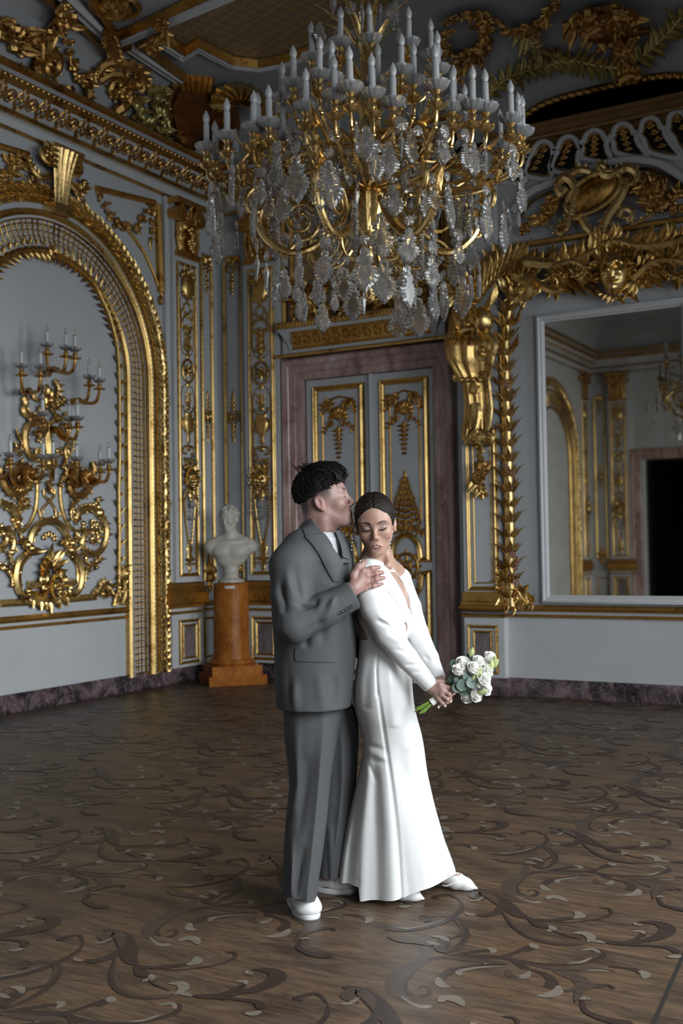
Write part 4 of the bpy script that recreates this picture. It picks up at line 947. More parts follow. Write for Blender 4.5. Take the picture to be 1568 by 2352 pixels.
pt = thing('palm_stem', 'gilt palm stem climbing the wall beside the mirror', 'ornament', (3.66, 0, 0.87))
mb = MB()
sp_ = BWs([(1174, 1392), (1172, 1340), (1171, 1280), (1171, 1200), (1168, 1100), (1165, 1000), (1162, 920), (1160, 850), (1160, 780), (1166, 720), (1180, 672)], 0.07)
P = catmull(sp_, 5); mb.tube(P, [0.055, 0.052, 0.05, 0.05, 0.05, 0.052, 0.055, 0.05, 0.045], 10, 1.0, NB)
for q, (p, t) in enumerate(along(P, 0.145)):
    for a in range(5):
        an = math.radians(-100+50*a+(25 if q % 2 else 0)); S = Vector((math.sin(an), -abs(math.cos(an)), 0))
        mb.leaf(p+S*0.045, t*0.9+S*0.5, 1 if S.x > 0 else -1, S+NB*0.3, random.uniform(0.11, 0.15), 0.03, 0.7, 0.0, 0, 0.5, 7)
part(mb, 'stem', M['gold_b'], pt)
mb = MB()
for k in range(6): mb.leaf(P[-1]+Vector((0.02*(k-2), -0.02, 0)), Vector((-0.9+0.4*k, -0.2, 0.9-0.25*k)), 1 if k > 2 else -1, NB, 0.26, 0.05, 0.5, 0.7, 5, 0.5, 9)
for (px, py), (tx, ty) in (((1175, 745), (1205, 722)), ((1170, 760), (1140, 735)), ((1172, 800), (1198, 780)), ((1160, 790), (1135, 775))):
    p = BW(px, py, 0.08); q = BW(tx, ty, 0.10); mb.leaf(p, q-p, 1 if tx > px else -1, NB, (q-p).length*1.3, 0.035, 0.3, 0.6, 4, 0.5, 8)
part(mb, 'palm_crown', M['gold_b'], pt)
mb = MB()
acanthus(mb, BWs([(1172, 1325), (1158, 1345), (1160, 1375), (1180, 1388), (1195, 1375), (1190, 1358), (1180, 1362)], 0.08), [0.045, 0.02], 0.10, 2)
acanthus(mb, BWs([(1180, 1360), (1196, 1352), (1206, 1368), (1212, 1384), (1218, 1386)], 0.06), [0.04, 0.016], 0.09, 2)
acanthus(mb, BWs([(1165, 1300), (1155, 1320), (1153, 1350)], 0.08), [0.03, 0.015], 0.10, 2)
part(mb, 'foot_scroll', M['gold_b'], pt)
M['pinkgilt'] = simple('rosy_blossoms', (0.42, 0.24, 0.19), 0.35, 0.5, noise=0.3, nscale=60)
for line in ([(1158, 880), (1168, 892), (1178, 905)], [(1160, 1068), (1170, 1080), (1180, 1092), (1176, 1105)], [(1166, 1262), (1176, 1275), (1186, 1285), (1188, 1300)], [(1172, 1318), (1183, 1325), (1180, 1340)]):
    mb = MB()
    for p in catmull(BWs(line, 0.125), 3): mb.flower(p+Vector((random.uniform(-.02, .02), 0, random.uniform(-.02, .02))), NB, 0.022, 5)
    part(mb, 'blossom_strand', M['pinkgilt'], pt)

lb = thing('lion_bracket', 'gilt scroll bracket with a winged lion beside the mirror crest', 'bracket', (3.38, -0.09, 1.9))
def bw(px, py, d): return BW(px, py, 0.09+d)
mb = MB()   # scroll body
rows = []
prof_l = [(1033, 772), (1030, 800), (1036, 830), (1052, 858), (1066, 880), (1069, 920), (1068, 960), (1064, 1000), (1072, 1022)]
prof_r = [(1120, 760), (1132, 795), (1128, 830), (1122, 860), (1122, 890), (1126, 930), (1124, 970), (1118, 1000), (1130, 1022)]
dep = [0.22, 0.27, 0.26, 0.20, 0.15, 0.12, 0.11, 0.13, 0.12]
A = catmull([bw(x, y, 0) for x, y in prof_l], 4); B = catmull([bw(x, y, 0) for x, y in prof_r], 4); D = np.interp(np.linspace(0, 1, len(A)), np.linspace(0, 1, 9), dep)
for a, b, d in zip(A, B, D):
    row = []
    for j in range(17):
        u = j/16; e = max(0, 1-(2*u-1)**4)**0.5; fl = 0.02*math.cos(u*PI*6)
        row.append(a.lerp(b, u)+NB*(d*e+fl*e))
    rows.append(row)
mb.grid(rows); part(mb, 'scroll_body', M['gold'], lb)
mb = MB()
volute(mb, bw(1113, 800, 0.20), 0.135, 100, 1.7, -1, 0.040, 0.02); 
mb.tube([bw(1128, 815, 0.22), bw(1124, 845, 0.20), bw(1118, 870, 0.16), bw(1122, 900, 0.13), bw(1126, 940, 0.12), bw(1122, 975, 0.12), bw(1112, 1003, 0.12)], [0.035, 0.028, 0.025], 7); volute(mb, bw(1120, 1005, 0.12), 0.085, 170, 1.5, 1, 0.030, 0.02)
part(mb, 'side_volute', M['gold_b'], lb)
mb = MB(); mb.tube([bw(1032, 785, 0.2), bw(1034, 815, 0.23), bw(1046, 848, 0.2), bw(1060, 866, 0.16)], [0.03, 0.03], 7); volute(mb, bw(1052, 868, 0.15), 0.045, 60, 1.1, 1, 0.022, 0.02); volute(mb, bw(1112, 866, 0.16), 0.045, 120, 1.1, -1, 0.022, 0.02)
for k in range(4): mb.ball(bw(1060+14*k, 872, 0.17), 0.03)
mb.leaf(bw(1092, 925, 0.14), (0, 0, -1), 1, NB, 0.30, 0.07, 0.2, 0); mb.leaf(bw(1092, 905, 0.15), (0, 0, 1), 1, NB, 0.14, 0.06, 0.3, 0)
for sg in (-1, 1): mb.leaf(bw(1094, 985, 0.13), (sg*0.5, 0, -1), sg, NB, 0.2, 0.05, 0.2, 0.4)
for k in range(4): mb.tube([bw(1082+8*k, 935, 0.13), bw(1080+9*k, 985, 0.13)], 0.013, 6)
part(mb, 'carved_leaves', M['gold'], lb)
mb = MB(); garland(mb, [bw(1095, 1025, 0.06), bw(1104, 1045, 0.07), bw(1105, 1075, 0.08), bw(1104, 1105, 0.07), bw(1102, 1122, 0.04)], [0.04, 0.06, 0.085, 0.11, 0.04], 4)
for sg in (-1, 0, 1): mb.leaf(bw(1104, 1122, 0.04), (sg*0.7, 0, -1), sg or 1, NB, 0.13, 0.04, 0.2, 0.3)
part(mb, 'fruit_drop', M['gold'], lb)
mb = MB()   # lion: chest, head, mane, wings, paws
mb.ball(bw(1066, 720, 0.24), 0.14, 0.85, 0.9, 1.35, 14, 10); mb.ball(bw(1108, 735, 0.22), 0.115, 0.9, 1, 1.15, 12, 9); mb.ball(bw(1080, 760, 0.2), 0.12, 1.3, 1, 0.6, 12, 8)
mb.ball(bw(1065, 668, 0.30), 0.095, 0.95, 1.05, 1.15, 14, 10); mb.ball(bw(1062, 682, 0.40), 0.045, 1, 1, 0.8); mb.ball(bw(1052, 663, 0.375), 0.022); mb.ball(bw(1076, 663, 0.375), 0.022); mb.ball(bw(1063, 672, 0.42), 0.018)
for k in range(26):
    a = math.radians(-140+280*k/25+90); r0 = 0.07+0.03*(k % 2)
    mb.leaf(bw(1066, 672, 0.27)+Vector((r0*math.cos(a), -0.02*(k % 3), r0*math.sin(a))), Vector((math.cos(a), -0.3, math.sin(a)-0.4)), 1 if k % 2 else -1, NB, 0.16, 0.035, 0.3, 0.7, 3, 0.6, 6)
for k in range(14): mb.leaf(bw(1048+3*k, 705+6*(k % 4), 0.34), Vector((random.uniform(-.4, .4), -0.2, -1)), 1, NB, 0.12, 0.03, 0.2, 0.3, 3, 0.7, 6)
for (px, py) in ((1037, 775), (1091, 778)):
    mb.tube([bw(px+10, py-45, 0.2), bw(px+2, py-18, 0.27), bw(px, py, 0.29)], [0.055, 0.04, 0.045], 8)
    for q in range(4): mb.tube([bw(px-10+6*q, py-8, 0.30), bw(px-11+7*q, py+6, 0.33), bw(px-11+7*q, py+14, 0.30)], [0.017, 0.014, 0.008], 6)
part(mb, 'lion', M['gold_b'], lb)
mb = MB()
for k in range(9): mb.leaf(bw(1100+5*k, 690-9*k, 0.12+0.006*k), Vector((0.45+0.08*k, -0.15, 1-0.10*k)), -1, NB, 0.34+0.02*k, 0.05, 0.1, -0.5, 6, 0.5, 10)
for k in range(6): mb.leaf(bw(1108+4*k, 718-5*k, 0.18), Vector((0.8, -0.2, 0.5+0.1*k)), -1, NB, 0.2, 0.04, 0.1, -0.5, 5, 0.5, 8)
for k in range(5): mb.leaf(bw(1055-4*k, 640-4*k, 0.12), Vector((-0.5+0.2*k, -0.1, 1)), 1, NB, 0.25, 0.045, 0.1, 0.5, 5, 0.5, 8)
part(mb, 'wing', M['gold'], lb)

cr = thing('mirror_crest', 'gilt crest of acanthus branches and a mask over the mirror', 'ornament', (4.7, 0, 3.6))
def cpath(pts, d=0.1): return BWs(pts, d)
mb = MB()
acanthus(mb, cpath([(1110, 640), (1125, 605), (1160, 590), (1210, 600), (1270, 605), (1320, 595), (1365, 575), (1385, 560)], 0.14), [0.10, 0.085, 0.06, 0.045, 0.03], 0.15, 2, 5)
acanthus(mb, cpath([(1150, 610), (1200, 640), (1215, 668), (1195, 685), (1172, 678), (1180, 658), (1195, 665)], 0.16), [0.07, 0.05, 0.035], 0.12, 2, 4)
acanthus(mb, cpath([(1205, 625), (1250, 660), (1280, 668), (1292, 650), (1285, 630), (1268, 628), (1262, 642)], 0.12), [0.045, 0.03, 0.018], 0.10, 2, 4)
acanthus(mb, cpath([(1385, 560), (1410, 552), (1455, 563), (1510, 562), (1568, 548), (1620, 540)], 0.16), [0.03, 0.05, 0.05, 0.04], 0.17, 2, 5)
acanthus(mb, cpath([(1270, 612), (1310, 600), (1340, 612), (1345, 632), (1335, 640)], 0.16), [0.035, 0.02], 0.12, 2, 4)
acanthus(mb, cpath([(1100, 590), (1150, 582), (1210, 588), (1300, 578), (1380, 556)], 0.05), [0.03, 0.02], 0.11, 2, 5)
part(mb, 'left_branch', M['gold'], cr)
mb = MB()
acanthus(mb, cpath([(1450, 640), (1490, 605), (1540, 595), (1600, 610)], 0.12), [0.05, 0.04], 0.15, 2, 5)
acanthus(mb, cpath([(1470, 660), (1510, 625), (1560, 640), (1600, 650)], 0.10), [0.035, 0.03], 0.12, 2, 5)
acanthus(mb, cpath([(1480, 585), (1530, 600), (1580, 575)], 0.08), [0.03, 0.03], 0.11, 2, 5)
part(mb, 'right_branch', M['gold'], cr)
mb = MB(); mask(mb, BW(1416, 630, 0.05), 0.40, 0.08)
part(mb, 'mask', M['gold_b'], cr)
mb = MB()
for (px, py), (tx, ty) in (((1290, 640), (1318, 688)), ((1300, 632), (1342, 692)), ((1320, 628), (1372, 700)), ((1335, 630), (1385, 690)), ((1280, 655), (1300, 672)), ((1450, 650), (1440, 690)), ((1460, 650), (1458, 685)), ((1475, 640), (1490, 665)), ((1500, 640), (1520, 665)), ((1520, 630), (1548, 640)), ((1405, 680), (1398, 700)), ((1425, 680), (1430, 700)), ((1440, 660), (1462, 700))):
    for k in range(3):
        p = BW(px-8*k, py-3*k, 0.10); q = BW(tx-12*k, ty-9*k, 0.10+0.02*k); mb.leaf(p, q-p, 1 if tx > px else -1, NB, (q-p).length*1.15, 0.035, 0.25, 0.3, 3, 0.55, 8)
part(mb, 'drooping_leaves', M['gold'], cr)

# ------------------------------------------------------------------ panel above the mirror: cartouche, and the gallery parapet
t5 = MB(); t5.sweep(BWs([(1060, 588), (1104, 580), (1568, 505), (1640, 493)], 0.0), [(-0.03, 0), (-0.02, 0.05), (0.01, 0.06), (0.03, 0.03), (0.03, 0)])
t5.sweep([(3.2, 0, 4.18), (5.8, 0, 4.18)], [(-0.012, 0), (0, 0.02), (0.012, 0)])
struct(t5, 'trim_5', M['gold_flat'], 'gilt moulding below the cartouche panel', 'trim')
ca = thing('cartouche', 'gilt oval cartouche with scrolls between flower sprays above the mirror', 'cartouche', (4.62, 0, 4.38))
mb = MB(); o = BW(1366, 447, 0.05); rows = []
for i in range(9):
    r = i/8; row = []
    for j in range(32):
        a = 2*PI*j/32; row.append(o+Vector((0.24*r*math.cos(a)+0.03*r*math.sin(a), -0.09*(1-r*r)-0.02, 0.155*r*math.sin(a)+0.05*r*math.cos(a))))
    rows.append(row)
mb.grid(rows, True); part(mb, 'oval_shield', M['gold_flat'], ca)
mb = MB(); mb.tube([o+Vector((0.26*math.cos(a)+0.03*math.sin(a), -0.05, 0.175*math.sin(a)+0.05*math.cos(a))) for a in [2*PI*k/32 for k in range(33)]], 0.028, 8, caps=False)
def cs(pts, r, leaf=0.09): acanthus(mb, BWs(pts, 0.10), r, leaf*0.55, 3, 5)
cs([(1300, 430), (1288, 445), (1282, 425), (1292, 408), (1312, 415), (1322, 440), (1316, 470), (1325, 500)], [0.035, 0.05, 0.035]); cs([(1318, 470), (1305, 500), (1300, 525), (1285, 535), (1280, 520), (1292, 515)], [0.045, 0.02])
cs([(1392, 385), (1378, 380), (1385, 398), (1400, 402), (1418, 395), (1440, 385), (1460, 395), (1462, 412), (1450, 420)], [0.04, 0.05, 0.03]); cs([(1440, 410), (1432, 440), (1415, 470), (1395, 500), (1388, 530), (1405, 540), (1412, 525)], [0.05, 0.045, 0.02])
cs([(1335, 500), (1350, 525), (1375, 540), (1380, 520)], [0.04, 0.03]); cs([(1310, 400), (1330, 390), (1350, 392), (1365, 400)], [0.04, 0.03])
cs([(1420, 500), (1430, 480), (1450, 485), (1448, 505), (1436, 500)], [0.03, 0.02], 0.06); cs([(1448, 515), (1475, 505), (1500, 490)], [0.02, 0.015], 0.07)
part(mb, 'scroll_frame', M['gold_b'], ca)
mb = MB()
garland(mb, BWs([(1455, 415), (1475, 430), (1490, 450), (1510, 470), (1535, 480), (1565, 478)], 0.04), [0.06, 0.09, 0.11, 0.10, 0.08, 0.06], 4)
garland(mb, BWs([(1480, 405), (1510, 420), (1540, 440), (1568, 455)], 0.03), [0.05, 0.07, 0.07, 0.06], 4)
part(mb, 'right_flower_spray', M['gold_old'], ca)
mb = MB()
garland(mb, BWs([(1285, 455), (1265, 470), (1248, 492), (1232, 515), (1200, 530)], 0.04), [0.06, 0.09, 0.10, 0.08, 0.05], 4)
part(mb, 'left_flower_spray', M['gold_old'], ca)

gp = thing('gallery_parapet', 'white openwork gallery parapet with gilt rosette drops above the mirror', 'parapet', (4.7, 0, 4.7))
tops = [(1187, 338, -30, 92), (1249, 328, -30, 92), (1306, 317, -22, 92), (1366, 303, -4, 78), (1431, 288, 16, 82), (1494, 273, 34, 98), (1556, 258, 52, 116), (1620, 243, 60, 120)]
def opening(tx, ty, dx, L, g=0.0, n=5):
    o = [(-17, 62), (-19, 40), (-23, 30), (-17, 24), (-12, 10), (0, 2), (12, 7), (18, 18), (24, 22), (21, 32), (24, 46), (30, 70)]
    return [(tx+x*(1+g)+dx*(max(0, y-20)/60.0), ty+4+(y*L/92.0-30)*(1+g*0.8)+30) for x, y in o]
shade_sheets, whites, golds = MB(), MB(), MB()
for tx, ty, dx, L in tops:
    O = BWs(opening(tx, ty, dx, L), 0.006); shade_sheets.poly(O, NB, 0.004)
    P = catmull(BWs(opening(tx, ty, dx, L, 0.36), 0.0), 3, True); whites.sweep(P, [(-0.024, 0), (-0.022, 0.04), (-0.012, 0.05), (0.012, 0.05), (0.022, 0.04), (0.024, 0)], closed=True)
    Q = catmull(BWs(opening(tx, ty, dx, L, 0.05), 0.012), 3, True); golds.tube(Q+[Q[0]], 0.011, 6, caps=False)
    for q in range(4):
        p = BW(tx+dx*0.25*q, ty+16+14*q*L/92, 0.03); golds.flower(p, NB, 0.034-0.003*q, 5)
        for sg in (-1, 1): golds.leaf(p, (sg, 0, -0.4), sg, NB, 0.05, 0.014, 0.2, 0.3, 0, 0.5, 5)
part(shade_sheets, 'opening_shade_panels', M['black'], gp, smooth=False)  # black sheets laid on solid wall, painting the shade inside the openings
def ribbon(pts, w, d=0.03, h=0.05): whites.sweep(catmull(BWs(pts, d), 5), [(-w, 0), (-w, h*0.8), (-w*0.6, h), (w*0.6, h), (w, h*0.8), (w, 0)])
ribbon([(1180, 488), (1200, 462), (1225, 440), (1262, 425), (1305, 409), (1349, 395), (1395, 378), (1440, 370), (1484, 371), (1520, 380), (1550, 398), (1580, 420), (1620, 450)], 0.035, 0.02, 0.06)
part(whites, 'white_tracery', M['white'], gp)
mb = golds
mb.sweep(catmull(BWs([(1190, 505), (1212, 475), (1232, 456), (1265, 441), (1300, 428)], 0.03), 4), [(-0.012, 0), (0, 0.04), (0.012, 0)])
mb.sweep(catmull(BWs([(1455, 388), (1490, 388), (1520, 398), (1548, 415), (1575, 438)], 0.03), 4), [(-0.015, 0), (0, 0.04), (0.015, 0)])
part(mb, 'rosette_drops', M['gold_old'], gp)
mb = MB(); mb.box(3.55, 5.85, -0.06, 0.0, 5.30, 5.40); mb.box(3.55, 5.85, -0.09, 0.1, 5.40, 5.44); mb.tube([(3.55, -0.07, 5.31), (5.85, -0.07, 5.31)], 0.018, 7)
mb.box(3.6, 5.75, -0.006, 0, 5.10, 5.30); M['woodgilt'] = simple('gilt_wood_handrail', (0.30, 0.17, 0.06), 0.4, 0.35, noise=0.2, nscale=10)
part(mb, 'handrail', M['woodgilt'], gp)
# ------------------------------------------------------------------ the great candle sconce in the arch
sc = thing('wall_sconce', 'gilt rococo candle sconce with tiers of candles in the arch', 'sconce', (-2.4, 0, 0.95), 'left')
def S3(pts, d=0.03): return LWs(pts, d)
mb = MB()   # backplate: traced stems
def st(pts, r, leaf=0.07, d=0.03, ev=3, n=4): acanthus(mb, S3(pts, d), [q*0.72 for q in r], leaf*0.62, ev, n)
def zp(t): return [(float(a.split(',')[0])/3.7333, 1060+float(a.split(',')[1])/3.7333) for a in t.split()]
for t, r in (('320,180 318,300 300,430 250,540 190,590 140,560 110,500', (0.028, 0.03, 0.026)), ('515,180 520,320 545,450 600,560 660,600 710,575 715,530', (0.028, 0.03, 0.026)),
             ('375,240 380,290 425,340 470,400 480,470 455,490', (0.02, 0.018)), ('470,240 465,290 425,340 370,400 345,460 360,495', (0.02, 0.018)),
             ('335,410 345,470 380,490', (0.016, 0.014)), ('515,430 500,480 465,492', (0.016, 0.014))): st(zp(t), r, 0.05, 0.02, 6)
part(mb, 'strapwork', M['gold'], sc)
mb = MB()
st(zp('260,700 270,640 300,580 350,530 420,510 490,525 545,575 575,640 585,700'), (0.05, 0.055, 0.05), 0.07, 0.04, 4)
st(zp('270,780 220,800 165,860 140,950 145,1050 175,1130 215,1165 250,1150 245,1110'), (0.05, 0.055, 0.045, 0.03), 0.07, 0.04, 5)
st(zp('590,780 640,800 690,880 705,960 695,1050 670,1110 630,1140 600,1120 605,1085'), (0.05, 0.055, 0.045, 0.03), 0.07, 0.04, 5)
for a, b in (('290,690 300,630 350,575', 0), ('570,690 550,630 500,575', 0), ('185,1080 175,980 200,880 245,825', 0), ('660,1060 665,960 650,880 610,830', 0)):
    mb.tube(catmull(S3(zp(a), 0.02), 4), 0.012, 5)
for p in zp('230,715 262,745 610,700 600,760'): mb.ball(LW(p[0], p[1], 0.07), 0.045); 
for p in zp('240,690 290,760 600,690 620,770 575,700'): mb.leaf(LW(p[0], p[1], 0.06), (random.uniform(-1, 1), 0, random.uniform(-1, 1)), 1, NB, 0.14, 0.04, 0.3, 0.5)
part(mb, 'cartouche_frame', M['gold_b'], sc)
mb = MB()   # palmette and mask at the foot
for k, (t, L) in enumerate((('430,900 350,800', 0), ('430,890 390,760', 0), ('435,880 430,690', 0), ('440,890 480,740', 0), ('445,900 545,770', 0), ('420,930 310,880', 0), ('450,930 560,860', 0), ('420,960 300,960', 0), ('460,960 555,950', 0))):
    a, b = [LW(x, y, 0.05) for x, y in zp(t)]; mb.leaf(a, b-a, -1 if k % 2 else 1, NB, (b-a).length*1.1, 0.042, 0.35, 0.25, 0, 0.7, 10)
mask(mb, LW(118, 1349, 0.03), 0.22, 0.06)
for sg in (-1, 1): volute(mb, LW(118+sg*24, 1330, 0.05), 0.06, 90, 1.3, sg, 0.026); volute(mb, LW(118+sg*20, 1352, 0.05), 0.05, 270, 1.2, -sg, 0.024)
mb.sweep(S3([(62, 1344), (98, 1342)], 0.02), [(-0.04, 0), (-0.02, 0.06), (0.02, 0.06), (0.04, 0)]); mb.sweep(S3([(138, 1342), (168, 1337)], 0.02), [(-0.04, 0), (-0.02, 0.06), (0.02, 0.06), (0.04, 0)])
for t in ('270,1190 275,1250', '340,1200 345,1270', '420,1210 430,1290', '490,1190 515,1250', '560,1170 580,1225', '380,1210 395,1260'):
    a, b = [LW(x, y, 0.03) for x, y in zp(t)]; mb.leaf(a, b-a, 1, NB, (b-a).length*1.2, 0.04, 0.2, 0, 0, 0.6, 7)
for k in range(6):
    for q in range(2):
        x = (285+18*k) if q == 0 else (520+18*k); a, b = [LW(p[0], p[1], 0.015) for p in zp('%d,1110 %d,1165' % (x-25, x+25))]; mb.tube([a, b], 0.006, 4); a, b = [LW(p[0], p[1], 0.015) for p in zp('%d,1110 %d,1165' % (x+25, x-25))]; mb.tube([a, b], 0.006, 4)
for p in zp('425,620 380,650 470,660 400,630 450,635'): mb.flower(LW(p[0], p[1], 0.03), NB, 0.03)
part(mb, 'shell_foot', M['gold_b'], sc)
for nm, ts in (('left_scroll', (('0,350 60,375 110,415 150,470 170,500 155,520', (0.05, 0.055, 0.03)), ('150,410 200,395 230,360 235,325', (0.035, 0.018)), ('-40,600 10,580 70,590 110,640 120,710 100,780', (0.04, 0.045, 0.03)), ('0,760 40,720 60,660 30,620', (0.05, 0.03)), ('-20,890 40,895 85,940 105,1000 108,1060', (0.022, 0.02)), ('80,760 95,830 110,880', (0.03, 0.012)), ('140,560 180,620 180,690', (0.03, 0.012)))),
               ('right_scroll', (('690,480 650,500 680,430 740,400 800,410 850,440', (0.035, 0.055, 0.05)), ('740,400 800,385 840,350 840,320', (0.035, 0.018)), ('850,440 895,510 915,590 905,680 870,760 810,790 740,770 705,710 720,640 760,590 820,590 840,650 810,690 790,660', (0.05, 0.05, 0.04, 0.045, 0.03, 0.025)), ('700,780 740,820 735,855', (0.03, 0.014)), ('730,1030 735,960 760,910 810,870 825,910', (0.022, 0.02)), ('770,530 820,520 850,550 860,600', (0.018, 0.014)), ('660,610 660,650 690,690', (0.03, 0.012)), ('640,380 610,420 615,500', (0.022, 0.012)), ('810,870 850,850 855,825', (0.018, 0.012))))):
    mb = MB()
    for t, r in ts: st(zp(t), r, 0.085, 0.035, 2)
    part(mb, nm, M['gold_b'], sc)
def zq(t): return [(float(a.split(',')[0])/3.7333, 540+float(a.split(',')[1])/3.7333) for a in t.split()]
mb = MB()   # upper body
for t, r, lf in (('270,1620 320,1600 370,1620', (0.05, 0.05), .05), ('320,1595 255,1620 220,1690 215,1770 235,1850 280,1910 330,1925', (0.05, 0.055, 0.05, 0.03), .06), ('410,1300 390,1380 440,1440 480,1480 540,1440 550,1410', (0.045, 0.02), .08),
                 ('470,1240 500,1300 495,1370 470,1420', (0.035, 0.02), .08), ('340,1420 290,1400 280,1360', (0.02, 0.012), .05), ('200,1390 220,1450 200,1500 230,1540 290,1560 330,1540 350,1500', (0.045, 0.05, 0.03), .08),
                 ('430,1480 480,1540 540,1570 560,1530', (0.025, 0.02), .05), ('410,1600 400,1680 410,1780 420,1880 430,1960', (0.07, 0.08, 0.07), .09), ('480,1600 500,1580 480,1560 450,1590 440,1650', (0.03, 0.02), .05),
                 ('290,1700 330,1690 350,1720 330,1760', (0.03, 0.02), .05), ('530,1640 560,1620 580,1680 550,1740', (0.03, 0.02), .05), ('320,1830 310,1870 345,1880 350,1840', (0.03, 0.025), .04), ('510,1830 530,1870 500,1890 490,1850', (0.03, 0.025), .04),
                 ('600,1780 560,1850 570,1920 540,1990', (0.035, 0.02), .08), ('640,1760 620,1840 600,1900', (0.02, 0.012), .05), ('190,1880 130,1860 90,1900 60,1990', (0.03, 0.02), .06), ('140,1660 160,1720 190,1780 180,1830', (0.016, 0.012), .06), ('130,1770 140,1820 110,1880', (0.02, 0.014), .07)):
    acanthus(mb, S3(zq(t), 0.04), [q*0.68 for q in r], lf*0.72, 2, 4)
mb.flower(LW(110, 920, 0.10), NB, 0.06)
for p in zq('400,1330 430,1360 390,1450'): mb.ball(LW(p[0], p[1], 0.06), 0.04, 0.8, 1, 1.5)
part(mb, 'upper_body', M['gold'], sc)
mb = MB()   # lower volutes beneath the side lights
for t, r in (('0,60 15,140 60,230 130,280 200,270 240,220', (0.05, 0.06, 0.04)), ('800,0 810,90 780,200 720,280 650,290 600,230 600,170', (0.045, 0.055, 0.05)), ('590,170 570,100 600,40 660,10', (0.04, 0.03)), ('150,20 240,40 300,100 310,170', (0.03, 0.03)),
             ('700,130 650,90 580,90 540,130 520,200', (0.02, 0.02)), ('170,280 190,330 165,350', (0.022, 0.014)), ('650,300 660,330 620,350', (0.02, 0.014)), ('410,170 430,210 425,240', (0.04, 0.014))):
    P = zp(t)
    acanthus(mb, S3(P, 0.04), [q*0.7 for q in r], 0.06, 2, 4)
part(mb, 'side_volutes', M['gold_old'], sc)
for x, y in ((45, 1095), (178, 1098)):
    mb = MB(); c = LW(x, y, 0.10); mb.ball(c, 0.10, 1, 0.8, 1, 12, 8)
    for k in range(12): a = k*PI/6; mb.leaf(c+Vector((0, -0.06, 0)), (math.cos(a), -0.5, math.sin(a)), 1, NB, 0.14, 0.035, 0.3, 0.6, 3, 0.6, 6)
    part(mb, 'leaf_boss', M['gold_old'], sc)
# candle arms, each with drip pan, candle and bulb
def pan_prof(r): return [(0.012, -0.012), (r*0.55, -0.006), (r*0.9, 0.012), (r*1.05, 0.035), (r, 0.036), (r*0.8, 0.016), (0.012, 0.006)]
def sconce_light(pan, hub, d, lit=True, hh=0.20):
    p = LW(pan[0], pan[1], d)
    arm = MB(); h = LW(hub[0], hub[1], 0.06)
    lo = p+Vector((0, 0, -0.075)); m1 = h.lerp(lo, 0.45)+Vector((0, 0, -0.06)); m2 = h.lerp(lo, 0.85)+Vector((0, 0, -0.10))
    Q = catmull([h, h.lerp(m1, 0.5)+Vector((0, -0.02, 0.02)), m1, m2, lo+Vector((0, 0, -0.02)), lo], 4); arm.tube(Q, [0.028, 0.018, 0.014], 7)
    for k in (3, 7, 11): 
        if k < len(Q)-1: arm.leaf(Q[k], (Q[k+1]-Q[k]), 1, NB, 0.09, 0.03, 0.3, 0.7)
    arm.lathe([(0.012, -0.08), (0.055, -0.07), (0.06, -0.06), (0.02, -0.05), (0.025, -0.035), (0.016, -0.015), (0.02, 0.0)], p, 10)
    a = part(arm, 'candle_arm', M['gold_old'], sc)
    a['_b'] = sc['_b']
    m = MB(); m.lathe(pan_prof(0.062), p, 14); part(m, 'drip_pan', M['panglass'], a)
    m = MB(); m.lathe([(0.017, 0.0), (0.017, hh*0.68), (0.012, hh*0.70), (0.009, hh*0.72)], p, 8); part(m, 'candle', M['candle2'], a)
    m = MB(); m.lathe([(0.008, hh*0.72), (0.016, hh*0.79), (0.017, hh*0.84), (0.011, hh*0.93), (0.003, hh*1.0)], p, 8); part(m, 'bulb', M['panglass'], a)
for pan, hub, d in (((108, 797), (112, 860), .30), ((151, 803), (112, 850), .40), ((172, 807), (115, 852), .48), ((49, 845), (60, 905), .30), ((93, 847), (55, 900), .40), ((205, 870), (165, 925), .30), ((228, 878), (163, 922), .42),
                    ((98, 955), (105, 985), .45), ((159, 967), (120, 990), .35), ((178, 965), (122, 985), .45), ((24, 1049), (45, 1085), .30), ((99, 1054), (50, 1082), .40), ((122, 1052), (112, 1090), .45), ((176, 1058), (180, 1090), .30), ((230, 1069), (182, 1088), .35), ((250, 1063), (184, 1090), .45), ((-14, 1052), (30, 1085), .35)):
    sconce_light(pan, hub, d)
